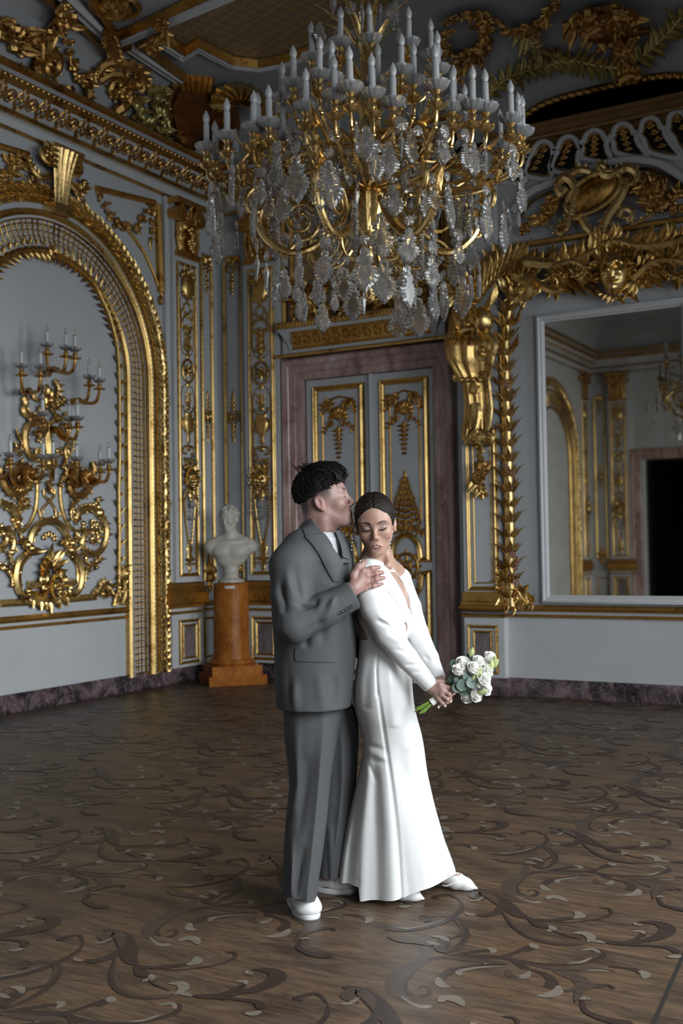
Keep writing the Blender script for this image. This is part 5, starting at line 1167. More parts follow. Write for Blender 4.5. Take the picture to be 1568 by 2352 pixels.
# ================================================================== implicit modelling for figures
class Field:
    def __init__(s, lo, hi, h):
        s.lo = np.array(lo, float); s.h = h; n = np.ceil((np.array(hi)-s.lo)/h).astype(int)+1
        s.ax = [s.lo[i]+h*np.arange(n[i]) for i in range(3)]; s.d = np.full(n, 1.0, np.float32); s.frame()
    def frame(s, R=None, o=(0, 0, 0), sc=1.0):
        s.R = np.eye(3) if R is None else np.array(R); s.o = np.array(o, float); s.sc = sc
    def w(s, p): return s.o+s.sc*(s.R@np.array(p, float))
    def put(s, fn, c, rad, k=0.01, op='u'):
        """blend fn (local coordinates -> distance) in, only within rad of the local centre c"""
        c = s.w(c); m = (rad*s.sc)+k+3*s.h; sl = []
        for i in range(3):
            a = int(np.searchsorted(s.ax[i], c[i]-m)); b = int(np.searchsorted(s.ax[i], c[i]+m))
            if b <= a: return
            sl.append(slice(a, b))
        X, Y, Z = np.meshgrid(s.ax[0][sl[0]]-s.o[0], s.ax[1][sl[1]]-s.o[1], s.ax[2][sl[2]]-s.o[2], indexing='ij')
        R = s.R; x = ((X*R[0, 0]+Y*R[1, 0]+Z*R[2, 0])/s.sc).astype(np.float32); y = ((X*R[0, 1]+Y*R[1, 1]+Z*R[2, 1])/s.sc).astype(np.float32); z = ((X*R[0, 2]+Y*R[1, 2]+Z*R[2, 2])/s.sc).astype(np.float32)
        v = (fn(x, y, z)*s.sc).astype(np.float32); D = s.d[tuple(sl)]
        if op == 'u':
            hh = np.clip(0.5+0.5*(D-v)/k, 0, 1); s.d[tuple(sl)] = D*(1-hh)+v*hh-k*hh*(1-hh)
        else:
            v = -v; hh = np.clip(0.5-0.5*(D-v)/k, 0, 1); s.d[tuple(sl)] = D*(1-hh)+v*hh+k*hh*(1-hh)
    def ell(s, c, r, k=0.01, op='u', rot=None):
        c = np.array(c, float); r = np.array(r, float); m = float(r.min())
        def fn(x, y, z):
            a, b, e = x-c[0], y-c[1], z-c[2]
            if rot is not None: a, b, e = a*rot[0][0]+b*rot[1][0]+e*rot[2][0], a*rot[0][1]+b*rot[1][1]+e*rot[2][1], a*rot[0][2]+b*rot[1][2]+e*rot[2][2]
            q = np.sqrt((a/r[0])**2+(b/r[1])**2+(e/r[2])**2); g = np.sqrt((a/r[0]**2)**2+(b/r[1]**2)**2+(e/r[2]**2)**2)+1e-6
            return q*(q-1)/g
        s.put(fn, c, float(r.max()), k, op)
    def sph(s, c, r, k=0.01, op='u'): s.ell(c, (r, r, r), k, op)
    def cap(s, a, b, ra, rb=None, k=0.01, op='u'):
        a = np.array(a, float); b = np.array(b, float); rb = ra if rb is None else rb; ab = b-a; L2 = float(ab@ab)+1e-12
        def fn(x, y, z):
            px, py, pz = x-a[0], y-a[1], z-a[2]; t = np.clip((px*ab[0]+py*ab[1]+pz*ab[2])/L2, 0, 1)
            return np.sqrt((px-t*ab[0])**2+(py-t*ab[1])**2+(pz-t*ab[2])**2)-(ra+(rb-ra)*t)
        s.put(fn, (a+b)/2, math.sqrt(L2)/2+max(ra, rb), k, op)
    def chain(s, pts, rs, k=0.008):
        for i in range(len(pts)-1): s.cap(pts[i], pts[i+1], rs[i], rs[i+1], k)
    def loft(s, lev, k=0.02, op='u', p=2.0):
        """lev: (z, cx, cy, rx, ry); super-elliptic sections"""
        L = np.array(sorted(lev), float); z0, z1 = L[0, 0], L[-1, 0]
        def fn(x, y, z):
            zc = np.clip(z, z0, z1); cx, cy, rx, ry = [np.interp(zc, L[:, 0], L[:, i]) for i in (1, 2, 3, 4)]
            q = (np.abs((x-cx)/rx)**p+np.abs((y-cy)/ry)**p)**(1/p); d = (q-1)*np.minimum(rx, ry)
            return np.maximum(d, np.abs(z-(z0+z1)/2)-(z1-z0)/2)
        c = (float(L[:, 1].mean()), float(L[:, 2].mean()), (z0+z1)/2)
        s.put(fn, c, float(max((z1-z0)/2, L[:, 3].max()+np.ptp(L[:, 1]), L[:, 4].max()+np.ptp(L[:, 2]))), k, op)
    def mesh(s):
        """surface nets"""
        d = s.d; S = d < 0; nx, ny, nz = d.shape
        c = np.zeros((nx-1, ny-1, nz-1), np.int8)
        for i in (0, 1):
            for j in (0, 1):
                for k in (0, 1): c += S[i:nx-1+i, j:ny-1+j, k:nz-1+k]
        act = np.argwhere((c > 0) & (c < 8)); idx = np.full(c.shape, -1, np.int64); idx[tuple(act.T)] = np.arange(len(act))
        acc = np.zeros((len(act), 3)); cnt = np.zeros(len(act))
        cor = [(i, j, k) for i in (0, 1) for j in (0, 1) for k in (0, 1)]
        for a in cor:
            for ax in range(3):
                if a[ax]: continue
                b = list(a); b[ax] = 1
                va = d[act[:, 0]+a[0], act[:, 1]+a[1], act[:, 2]+a[2]]; vb = d[act[:, 0]+b[0], act[:, 1]+b[1], act[:, 2]+b[2]]
                m = (va < 0) != (vb < 0); t = np.where(m, va/(va-vb+1e-12), 0)
                P = np.array(a, float)[None, :]*np.ones((len(act), 1)); P[:, ax] += t
                acc[m] += P[m]; cnt[m] += 1
        V = s.lo+s.h*(act+acc/cnt[:, None]); Fc = []
        for ax in range(3):
            u, v = [(1, 2), (2, 0), (0, 1)][ax]
            A = [slice(None)]*3; B = [slice(None)]*3; A[ax] = slice(0, -1); B[ax] = slice(1, None)
            sa, sb = S[tuple(A)], S[tuple(B)]; e = np.argwhere(sa != sb)
            e = e[(e[:, u] > 0) & (e[:, v] > 0) & (e[:, u] < d.shape[u]-1) & (e[:, v] < d.shape[v]-1)]
            if not len(e): continue
            def at(du, dv):
                q = e.copy(); q[:, u] -= du; q[:, v] -= dv; return idx[q[:, 0], q[:, 1], q[:, 2]]
            q = np.stack([at(1, 1), at(0, 1), at(0, 0), at(1, 0)], 1)
            fl = sa[e[:, 0], e[:, 1], e[:, 2]]; q[~fl] = q[~fl][:, ::-1]; Fc.append(q[(q >= 0).all(1)])
        return V, np.concatenate(Fc)
def smooth_verts(V, Fc, it=2, lam=0.5):
    for _ in range(it):
        acc = np.zeros_like(V); cnt = np.zeros(len(V))
        for a in range(4):
            b = (a+1) % 4
            np.add.at(acc, Fc[:, a], V[Fc[:, b]]); np.add.at(cnt, Fc[:, a], 1); np.add.at(acc, Fc[:, b], V[Fc[:, a]]); np.add.at(cnt, Fc[:, b], 1)
        V = V+lam*(acc/np.maximum(cnt, 1)[:, None]-V)
    return V
def np_mesh(name, parts, mats, parent=None, colors=None, attr='tint'):
    """parts: list of (V, F); colors: list of (n,3) arrays -> colour attribute"""
    Vs, Fs, o = [], [], 0
    for V, Fc in parts: Vs.append(np.asarray(V)); Fs.append(np.asarray(Fc)+o); o += len(V)
    b = np.array(parent['_b']) if parent is not None and '_b' in parent else np.zeros(3)
    V = np.concatenate(Vs)-b; Fc = np.concatenate(Fs)
    me = bpy.data.meshes.new(name); me.vertices.add(len(V)); me.vertices.foreach_set('co', V.astype(np.float32).ravel())
    me.loops.add(Fc.size); me.loops.foreach_set('vertex_index', Fc.astype(np.int32).ravel())
    me.polygons.add(len(Fc)); me.polygons.foreach_set('loop_start', np.arange(0, Fc.size, 4, dtype=np.int32))
    me.update(calc_edges=True); me.validate()
    me.polygons.foreach_set('use_smooth', np.ones(len(me.polygons), bool))
    if colors is not None:
        C = np.concatenate(colors); ca = me.color_attributes.new(attr, 'FLOAT_COLOR', 'POINT')
        ca.data.foreach_set('color', np.concatenate([C, np.ones((len(C), 1))], 1).astype(np.float32).ravel())
    for m in (mats if isinstance(mats, (list, tuple)) else [mats]): me.materials.append(m)
    ob = bpy.data.objects.new(name, me); COL.objects.link(ob)
    if parent is not None: ob.parent = parent; ob['_b'] = tuple(b)
    return ob
def rot_xyz(yaw=0, pitch=0, roll=0):
    """head frame: x forward, y to the person's left, z up; yaw about z, pitch (nose down +) about y, roll about x (degrees)"""
    a, b, c = [math.radians(v) for v in (yaw, pitch, roll)]
    Rz = np.array([[math.cos(a), -math.sin(a), 0], [math.sin(a), math.cos(a), 0], [0, 0, 1]])
    Ry = np.array([[math.cos(b), 0, math.sin(b)], [0, 1, 0], [-math.sin(b), 0, math.cos(b)]])
    Rx = np.array([[1, 0, 0], [0, math.cos(c), -math.sin(c)], [0, math.sin(c), math.cos(c)]])
    return Rz@Ry@Rx
def head(F, fem=0.0, mouth=0.0, lids=True, ears=True, occ=0.0):
    """skull, face and ears in the current frame (origin between the ears)"""
    jw = 1-0.10*fem
    F.ell((-0.012+occ*0.5, 0, 0.034), (0.098-occ*0.5, 0.0755, 0.090-occ*0.2), 0.01); F.ell((0.026, 0, -0.022), (0.066, 0.063*jw, 0.090), 0.03)
    F.ell((0.040, 0, 0.045), (0.052, 0.060, 0.055), 0.03)
    for s in (-1, 1):
        F.cap((0.0, s*0.050*jw, -0.048), (0.062, s*0.016*jw, -0.093), 0.017, 0.014, 0.025)
        F.cap((0.0835, s*0.012, 0.030-0.001*fem), (0.074, s*0.044, 0.029), 0.012-0.003*fem, 0.010, 0.018)
        F.sph((0.1075, s*0.037, 0.009), 0.0195, 0.014, 'd')
        F.sph((0.062, s*0.043*(1-0.03*fem), -0.022), 0.021, 0.028)
        F.ell((0.0775, s*0.0315, 0.0085), (0.0145, 0.0175, 0.0125), 0.004)
        F.cap((0.0905, s*0.017, 0.0035), (0.0855, s*0.045, 0.0030), 0.0022, 0.0018, 0.0022) if lids else None
    F.sph((0.077, 0, -0.094), 0.0175-0.003*fem, 0.022)
    F.ell((0.074, 0, -0.064), (0.025, 0.028, 0.030), 0.02)
    F.cap((0.087, 0, 0.024), (0.110-0.002*fem, 0, -0.022), 0.0092-0.002*fem, 0.0092-0.001*fem, 0.012)
    F.sph((0.1125-0.001*fem, 0, -0.0265), 0.0098-0.0012*fem, 0.008)
    for s in (-1, 1):
        F.sph((0.1005, s*0.0118*(1-0.12*fem), -0.0325), 0.0078-0.001*fem, 0.007); F.sph((0.1055, s*0.0058, -0.0425), 0.0030, 0.003, 'd')
    up, lo = -0.0605+0.0015*mouth, -0.0735-0.003*mouth; fl = 1+0.05*fem
    for s in (-1, 1):
        F.cap((0.0905, s*0.0225, -0.0665), (0.0975, s*0.004, up), 0.0036, 0.0050*fl, 0.004)
        F.cap((0.0890, s*0.0200, -0.0685), (0.0955, s*0.000, lo), 0.0038, 0.0060*fl, 0.004)
        F.cap((0.1035, s*0.0175, -0.0665), (0.1065, 0, -0.0668-0.0015*mouth), 0.0018, 0.0030+0.0025*mouth, 0.003, 'd')
    F.cap((0.108, 0, -0.050), (0.107, 0, -0.056), 0.004, 0.004, 0.006, 'd')
    F.cap((0.1035, -0.01, -0.0845), (0.1035, 0.01, -0.0845), 0.0065, 0.0065, 0.012, 'd')
    if mouth > 0: F.ell((0.0925, 0, -0.0655), (0.006, 0.014, 0.006), 0.002)
    if ears:
        t = rot_xyz(0, -14, 0)
        for s in (-1, 1):
            q = t@rot_xyz(s*-22, 0, 0)
            F.ell((-0.014, s*(0.080-0.005*fem), -0.002), (0.0185, 0.0075, 0.0315-0.003*fem), 0.006, 'u', q); F.ell((-0.012, s*(0.0885-0.005*fem), 0.001), (0.0105, 0.0085, 0.0195), 0.003, 'd', q)
            F.sph((-0.006, s*(0.078-0.004*fem), -0.029), 0.0085, 0.008)
            F.cap((-0.022, s*(0.083-0.005*fem), 0.016), (-0.02, s*(0.083-0.005*fem), -0.012), 0.003, 0.003, 0.004)
# ------------------------------------------------------------------ ceiling mouldings and cove ornaments
ceil_bvh = BVHTree.FromObject(bpy.data.objects['ceiling'], bpy.context.evaluated_depsgraph_get())
def CH(px, py, off=0.02):
    d = Vector(ray(px, py)).normalized(); h = ceil_bvh.ray_cast(Vector(CAM), d)
    if h[0] is None: return Vector(on_plane(px, py, 2, CEIL)), Vector((0, 0, -1))
    n = h[1] if h[1].dot(d) < 0 else -h[1]
    return h[0]+n*off, n
def CHs(pts, off=0.03): return [CH(x, y, off)[0] for x, y in pts]
def CN(pts): return sum((CH(x, y)[1] for x, y in pts), Vector()).normalized()
def cac(mb, pts, r, leaf, every=2, off=0.04, n=5, sides=(1, -1)): acanthus(mb, CHs(pts, off), r, leaf*0.62, every, n, sides, CN(pts))
def cga(mb, pts, r, n=4, off=0.04, dens=1.0): garland(mb, CHs(pts, off), r, n, CN(pts), dens)
DN = (0, 0, -1)
def CLs(pts): return [Vector(on_plane(x, y, 2, CEIL)) for x, y in pts]
mb = MB()
for path, wd in (([(60, -100), (262, 92), (620, -60)], 0.075), ([(292, 96), (412, 176)], 0.07), ([(352, 76), (420, 120), (455, 98), (490, 118), (535, 140), (592, 147), (650, 136), (740, 105), (840, 60)], 0.06)):
    mb.sweep(CLs(path), [(-wd, 0), (-wd, 0.05), (-wd*0.6, 0.07), (0, 0.05), (wd*0.6, 0.09), (wd, 0.06), (wd, 0)], nrm=DN)
struct(mb, 'trim_6', M['white'], 'white stepped ceiling mouldings around the trellis panel', 'trim')
mb = MB()
for path, wd in (([(150, -110), (268, 74), (600, -85)], 0.03), ([(40, -80), (258, 108), (300, 92)], 0.03), ([(318, 84), (425, 168)], 0.03), ([(362, 62), (424, 106), (456, 86), (492, 106), (536, 128), (592, 135), (648, 124), (735, 95)], 0.025)):
    mb.sweep(CLs(path), [(-wd, 0.02), (-wd*0.5, 0.09), (wd*0.5, 0.10), (wd, 0.02)], nrm=DN)
struct(mb, 'trim_7', M['gold_flat'], 'gilt edges of the ceiling mouldings', 'trim')
mb = MB(); L = CLs([(352, 72), (420, 116), (455, 94), (490, 114), (535, 136), (592, 143), (650, 132), (740, 100), (860, 40), (960, -60), (760, -200), (560, -45)])
mb.add([p+Vector((0, 0, -0.012)) for p in L], [tuple(range(len(L)))]); mb.add([p for p in L], [tuple(range(len(L)))])
struct(mb, 'trim_8', M['ceil_lattice'], 'tan trellis panel in the middle of the ceiling', 'trim', smooth=False)
cg = thing('ceiling_bracket', 'gilt leaf bracket where two ceiling mouldings meet, top left', 'bracket', CH(258, 85)[0])
mb = MB(); mb.tube(CHs([(252, 50), (257, 80), (266, 112)], 0.10), [0.07, 0.08, 0.05], 8); cac(mb, [(250, 45), (256, 75), (264, 108)], [0.05, 0.03], 0.12, 1, 0.14); part(mb, 'leaf_body', M['gold_old'], cg)
cf = thing('ceiling_rosette', 'pierced gilt rosette at the top edge of the photo, left of the trellis', 'rosette', CH(264, 8)[0])
mb = MB(); c, n = CH(264, 8, 0.03); mb.flower(c, n, 0.16, 8); part(mb, 'petals', M['gold_old'], cf)
mb = MB(); a = n.orthogonal().normalized(); b = n.cross(a); mb.tube([c+a*(0.21*math.cos(q))+b*(0.21*math.sin(q)) for q in [2*PI*k/20 for k in range(21)]], 0.025, 6, caps=False); part(mb, 'rim', M['gold_old'], cf)
cl = thing('ceiling_spray', 'gilt leaf spray hanging on the white ceiling moulding, upper left', 'ornament', CH(375, 45)[0])
mb = MB(); cga(mb, [(372, 15), (378, 40), (362, 65), (350, 85)], [0.06, 0.10, 0.11, 0.05], 4, 0.1); part(mb, 'leaves', M['gold_old'], cl)

o1 = thing('cove_garland', 'gilt fruit garland in the cove at the top left corner of the photo', 'garland', CH(60, 80)[0])
mb = MB(); cga(mb, [(-30, 45), (10, 65), (48, 95), (85, 75), (118, 55), (140, 30), (146, -15)], [0.09, 0.14, 0.12, 0.10, 0.09, 0.10, 0.08], 5, 0.05); part(mb, 'fruit_swag', M['gold_old'], o1)
mb = MB(); cga(mb, [(143, 40), (148, 85), (152, 125), (165, 160), (190, 180), (214, 160)], [0.05, 0.05, 0.06, 0.075, 0.07, 0.06], 4); part(mb, 'falling_swag', M['gold_old'], o1)
o2 = thing('cove_scroll', 'large gilt volute in the left cove below the fruit garland', 'scroll', CH(105, 160)[0])
mb = MB(); cac(mb, [(160, 208), (138, 206), (105, 196), (82, 172), (78, 142), (92, 120), (112, 116), (128, 134), (126, 158), (112, 168), (102, 158), (106, 146)], [0.04, 0.06, 0.06, 0.045, 0.03], 0.12, 3); part(mb, 'volute', M['gold_old'], o2)
mb = MB(); cac(mb, [(78, 155), (58, 160), (42, 155)], [0.012, 0.008], 0.08, 2); part(mb, 'twig', M['gold_old'], o2)
o3 = thing('cove_acanthus', 'dense gilt acanthus scrolls in the middle of the left cove', 'scroll', CH(265, 200)[0])
mb = MB(); cac(mb, [(200, 190), (200, 225), (225, 252), (258, 256), (285, 238), (292, 210), (278, 190), (256, 190), (248, 208), (260, 218)], [0.05, 0.06, 0.05, 0.03], 0.14, 2); cac(mb, [(215, 170), (240, 140), (280, 138), (320, 158), (334, 190)], [0.05, 0.05, 0.03], 0.16, 2); cac(mb, [(222, 185), (250, 168), (290, 170), (310, 188)], [0.04, 0.04], 0.12, 2)
part(mb, 'scroll', M['gold_old'], o3)
mb = MB(); cga(mb, [(255, 195), (262, 208), (275, 205)], [0.06, 0.07, 0.05], 4, 0.08); part(mb, 'blossom', M['gold_old'], o3)
o4 = thing('cove_leafage', 'green-gilt acanthus leaves in the cove beside the brown cartouche', 'scroll', CH(330, 270)[0])
mb = MB()
for p in ([(270, 262), (285, 300), (300, 310), (310, 285), (300, 270)], [(300, 220), (315, 245), (305, 275), (330, 290), (350, 270), (345, 250)], [(330, 200), (360, 195), (380, 205)], [(340, 225), (365, 235), (375, 265), (362, 280)], [(355, 300), (380, 310), (395, 335), (385, 345)], [(310, 310), (340, 325), (370, 345)]): cac(mb, p, [0.05, 0.045, 0.025], 0.16, 2, 0.06)
part(mb, 'acanthus', M['gold_green'], o4)
co = thing('corner_cartouche', 'brown lacquer cartouche under the gilt shell in the ceiling corner', 'cartouche', CH(440, 300)[0])
mb = MB(); nn = CN([(440, 260), (420, 260), (470, 260)]); out = [(398, 195), (420, 186), (455, 190), (490, 205), (520, 225), (540, 262), (530, 305), (505, 340), (478, 372), (448, 362), (420, 335), (398, 300), (385, 262), (386, 225)]
P = catmull(CHs(out, 0.02), 3, True); mb.poly(P, nn, 0.16, 0.35); part(mb, 'shield', M['brown'], co)
mb = MB(); mb.tube(P+[P[0]], 0.05, 7); cac(mb, [(405, 345), (430, 365), (455, 385), (485, 392)], [0.06, 0.05], 0.15, 2, 0.08); cac(mb, [(395, 290), (405, 330), (412, 350)], [0.05, 0.04], 0.13, 2, 0.1); mb.tube(catmull(CHs([(410, 290), (430, 250), (470, 232), (510, 235), (520, 262), (500, 285), (475, 280)], 0.2), 4), [0.015, 0.03, 0.02], 6)
part(mb, 'gilt_rim', M['gold_old'], co)
mb = MB(); c = CH(550, 188, 0.25)[0]; U = Vector((0, 0, 1)); A = Vector((0.707, 0.707, 0)); NN = Vector((0.6, -0.6, -0.3)).normalized(); rows = []
for i in range(9):
    t = i/8; rr = 0.32*(0.1+0.9*t); row = []
    for j in range(55):
        u = j/54; an = math.radians(-15+210*u); f = abs(math.sin(PI*9*u)); rq = rr*(0.9+0.1*f) if t > 0.6 else rr
        row.append(c+A*(rq*math.cos(an))+U*(rq*0.8*math.sin(an))+NN*(0.14*math.sin(PI*min(1, 0.15+0.8*t))*(0.5+0.5*f)))
    rows.append(row)
mb.grid(rows); part(mb, 'shell', M['gold_b'], co)
mb = MB(); c2 = CH(446, 186, 0.12)[0]; rows = []
for i in range(7):
    t = i/6; row = []
    for j in range(37):
        u = j/36; f = abs(math.sin(PI*6*u)); row.append(c2+A*((u-0.5)*(0.30+0.16*t))+U*(0.26*t)+NN*(0.06+0.05*f+0.10*t*t))
    rows.append(row)
mb.grid(rows); part(mb, 'fluted_cap', M['gold'], co)
mb = MB(); cac(mb, [(600, 190), (620, 205), (612, 225), (596, 215)], [0.05, 0.03], 0.1, 2, 0.2); cac(mb, [(500, 178), (490, 195), (505, 205)], [0.05, 0.03], 0.1, 2, 0.2); part(mb, 'side_scroll', M['gold_old'], co)

r1 = thing('cove_wreath', 'oval gilt wreath around a grey field in the cove, right of the candles', 'wreath', CH(1055, 65)[0])
mb = MB(); cga(mb, [(1030, 120), (1020, 85), (1030, 45), (1060, 20), (1085, 15)], [0.06, 0.07, 0.07, 0.06], 5, 0.03); part(mb, 'left_wreath', M['gold_old'], r1)
mb = MB(); cga(mb, [(1040, 130), (1070, 125), (1098, 105), (1112, 75), (1105, 40), (1095, 20)], [0.07, 0.10, 0.11, 0.09, 0.06], 5, 0.03); cga(mb, [(1050, 150), (1062, 180), (1058, 215)], [0.05, 0.06, 0.04], 4); part(mb, 'right_wreath', M['gold_old'], r1)
r2 = thing('cove_swag', 'gilt flower swag at the top edge of the photo, left of the trophy', 'garland', CH(1190, 40)[0])
mb = MB(); cga(mb, [(1112, 12), (1135, 38), (1170, 50), (1210, 50), (1245, 35), (1266, 2), (1275, -25)], [0.05, 0.06, 0.08, 0.09, 0.08, 0.07, 0.05], 5); part(mb, 'swag', M['gold_old'], r2)
r3 = thing('cove_trophy', 'gilt trophy of instruments in the cove at the upper right', 'ornament', CH(1410, 50)[0])
mb = MB(); cga(mb, [(1325, 40), (1350, 30), (1385, 20), (1420, 15), (1445, 30)], [0.10, 0.14, 0.15, 0.14, 0.10], 5, 0.08, 1.5); cga(mb, [(1410, 85), (1428, 105), (1440, 95), (1460, 80)], [0.10, 0.10, 0.08], 4, 0.06); part(mb, 'foliage', M['gold_old'], r3)
mb = MB(); mb.tube(CHs([(1335, 62), (1400, 70), (1495, 60)], 0.12), [0.02, 0.035, 0.03], 8); mb.tube(CHs([(1380, 110), (1400, 75), (1430, 20)], 0.1), [0.035, 0.02], 8); mb.ball(CH(1390, 48, 0.1)[0], 0.16, 1.3, 0.8, 0.8); part(mb, 'instruments', M['brown'], r3)
r4 = thing('laurel_branch', 'long green-gilt laurel branch above the dark gallery opening', 'branch', CH(1310, 140)[0])
for nm, pts in (('lower_branch', [(1128, 222), (1162, 182), (1235, 155), (1310, 138), (1362, 150), (1434, 155), (1484, 125), (1534, 75), (1570, 30)]), ('upper_branch', [(1182, 62), (1222, 98), (1262, 122), (1312, 140)])):
    mb = MB(); P = catmull(CHs(pts, 0.05), 6); n = CN(pts); mb.tube(P, [0.015, 0.012], 5)
    for p, t in along(P, 0.07):
        S = n.cross(t)
        for sg in (-1, 1): mb.leaf(p, t*0.7+S*sg*random.uniform(0.4, 1.1)+n*random.uniform(0, 0.5), sg, n, random.uniform(0.13, 0.2), 0.034, 0.3, 0.3, 0, 0.5, 6)
    part(mb, nm, M['gold_green'], r4)
t9 = MB(); P = [Vector((3.83+0.0145*i, -0.005, rimz(3.83+0.0145*i))) for i in range(121)]; t9.tube(P, 0.035, 8)
for p, t in along(P, 0.075): t9.ball(p+Vector((0, -0.03, -0.02)), 0.034, n=6, m=4)
struct(t9, 'trim_9', M['gold_old'], 'gilt beaded rim of the dark gallery opening', 'trim')
r5 = thing('rim_leaf', 'gilt leaf clasp at the middle of the gallery opening rim', 'ornament', CH(1445, 185)[0])
mb = MB(); cac(mb, [(1425, 190), (1445, 178), (1470, 180)], [0.05, 0.03], 0.12, 1, 0.06); cac(mb, [(1445, 178), (1440, 165), (1445, 150)], [0.04, 0.02], 0.1, 1, 0.05); part(mb, 'clasp', M['gold_old'], r5)
# ================================================================== chandelier
CHX, CHY = 4.72, -4.72
ch = thing('chandelier', 'great gilt and crystal chandelier crowded with white candles', 'chandelier', (CHX, CHY, 2.75))
def cyl(az, r, z): return Vector((CHX+r*math.cos(az), CHY+r*math.sin(az), z))
mb = MB(); mb.lathe([(0.006, 2.78), (0.02, 2.80), (0.035, 2.83), (0.03, 2.87), (0.014, 2.89), (0.018, 2.91), (0.012, 2.925), (0.035, 2.945), (0.042, 2.965), (0.03, 2.99), (0.014, 3.0), (0.025, 3.03), (0.018, 3.06), (0.02, 3.10), (0.045, 3.13), (0.055, 3.18)], (CHX, CHY, 0), 14)
for k in range(40): a = k*2.399; mb.ball(cyl(a, 0.030-0.018*(k/40), 2.865-0.075*k/40), 0.009, n=6, m=4)
part(mb, 'finial', M['gold_ch'], ch)
mb = MB(); mb.lathe([(0.05, 3.16), (0.062, 3.22), (0.078, 3.30), (0.085, 3.36), (0.07, 3.375), (0.09, 3.39), (0.07, 3.41), (0.04, 3.43)], (CHX, CHY, 0), 40, flute=10, fl=0.07)
mb.lathe([(0.04, 3.42), (0.05, 3.50), (0.09, 3.58), (0.10, 3.64), (0.06, 3.70), (0.045, 3.80), (0.08, 3.88), (0.085, 3.95), (0.045, 4.02), (0.035, 4.15), (0.06, 4.22), (0.03, 4.30), (0.025, 4.60)], (CHX, CHY, 0), 16)
for k in range(8):
    for z, L in ((3.60, 0.22), (3.92, 0.2), (4.2, 0.22)): mb.leaf(cyl(k*PI/4, 0.06, z), Vector((math.cos(k*PI/4)*0.6, math.sin(k*PI/4)*0.6, 1)), 1, Vector((math.cos(k*PI/4), math.sin(k*PI/4), 0.1)), L, 0.028, 0.6, 0, 5, 0.4, 8)
part(mb, 'stem', M['gold_ch'], ch)
mb = MB(); mb.tube([(CHX, CHY, 4.55), (CHX, CHY, 6.24)], 0.018, 8); part(mb, 'hanging_rod', M['gold_ch'], ch)
V0 = math.radians(29.9)
for k in range(6):
    az = V0+math.radians(183+60*k); mb = MB(); D = Vector((math.cos(az), math.sin(az), 0)); T = Vector((-math.sin(az), math.cos(az), 0))
    pr = lambda r, z: cyl(az, r, z)
    Q = catmull([pr(0.10, 3.33), pr(0.17, 3.20), pr(0.31, 3.075), pr(0.45, 3.05), pr(0.555, 3.12), pr(0.60, 3.205), pr(0.585, 3.275), pr(0.55, 3.265), pr(0.552, 3.232)], 5)
    mb.tube(Q, [0.014, 0.018, 0.022, 0.022, 0.022, 0.020, 0.016, 0.012], 8, 0.85, T)
    for i in range(8, 32, 1): mb.ball(Q[i]+(Q[i]-pr(0.375, 3.23)).normalized()*0.019, 0.006, n=5, m=3)
    S = [pr(0.375+(0.112-0.075*i/28)*math.cos(a), 3.225+(0.112-0.075*i/28)*math.sin(a)) for i, a in enumerate([-1.6-0.33*i for i in range(29)])]
    mb.tube([pr(0.44, 3.055), pr(0.41, 3.09)]+S, [0.013, 0.011, 0.008], 7); mb.ball(S[-1], 0.016, n=7, m=5)
    mb.leaf(pr(0.60, 3.2), D*0.15+Vector((0, 0, 1)), 1, D, 0.18, 0.035, 0.35, 0, 5, 0.4, 9); mb.leaf(pr(0.56, 3.13), D*0.6+Vector((0, 0, 0.8)), 1, D, 0.10, 0.025, 0.3, 0, 4, 0.4, 7)
    mb.tube(catmull([pr(0.10, 3.06), pr(0.16, 2.98), pr(0.26, 2.96), pr(0.33, 3.0), pr(0.34, 3.06)], 4), [0.012, 0.010, 0.007], 6)
    part(mb, 'scroll_bracket', M['gold_ch'], ch)
for k in range(8):   # upper curled branches that carry the candle groups
    az = V0+math.radians(22+45*k); mb = MB(); D = Vector((math.cos(az), math.sin(az), 0)); pr = lambda r, z: cyl(az, r, z)
    mb.tube(catmull([pr(0.07, 3.62), pr(0.20, 3.50), pr(0.36, 3.44), pr(0.50, 3.42), pr(0.62, 3.36), pr(0.70, 3.28), pr(0.68, 3.20), pr(0.63, 3.21)], 5), [0.016, 0.018, 0.018, 0.014, 0.009], 8)
    mb.tube(catmull([pr(0.48, 3.42), pr(0.58, 3.50), pr(0.66, 3.52), pr(0.72, 3.46), pr(0.70, 3.41)], 5), [0.014, 0.012, 0.008], 7)
    for r, z in ((0.25, 3.48), (0.45, 3.43), (0.62, 3.36), (0.66, 3.51)): mb.leaf(pr(r, z), D+Vector((0, 0, 0.5)), 1, Vector((0, 0, 1)), 0.11, 0.03, 0.4, 0, 4, 0.4, 7)
    mb.lathe([(0.005, -0.10), (0.02, -0.085), (0.012, -0.06), (0.03, -0.03), (0.022, 0.0), (0.035, 0.02), (0.02, 0.04)], pr(0.72, 3.42), 9)
    part(mb, 'curled_branch', M['gold_ch'], ch)
mb = MB()
for r, z, tw in ((0.34, 3.46, 0.010), (0.55, 3.44, 0.012)): mb.tube([cyl(2*PI*k/36, r, z) for k in range(37)], tw, 6, caps=False)
part(mb, 'hoop', M['gold_ch'], ch)
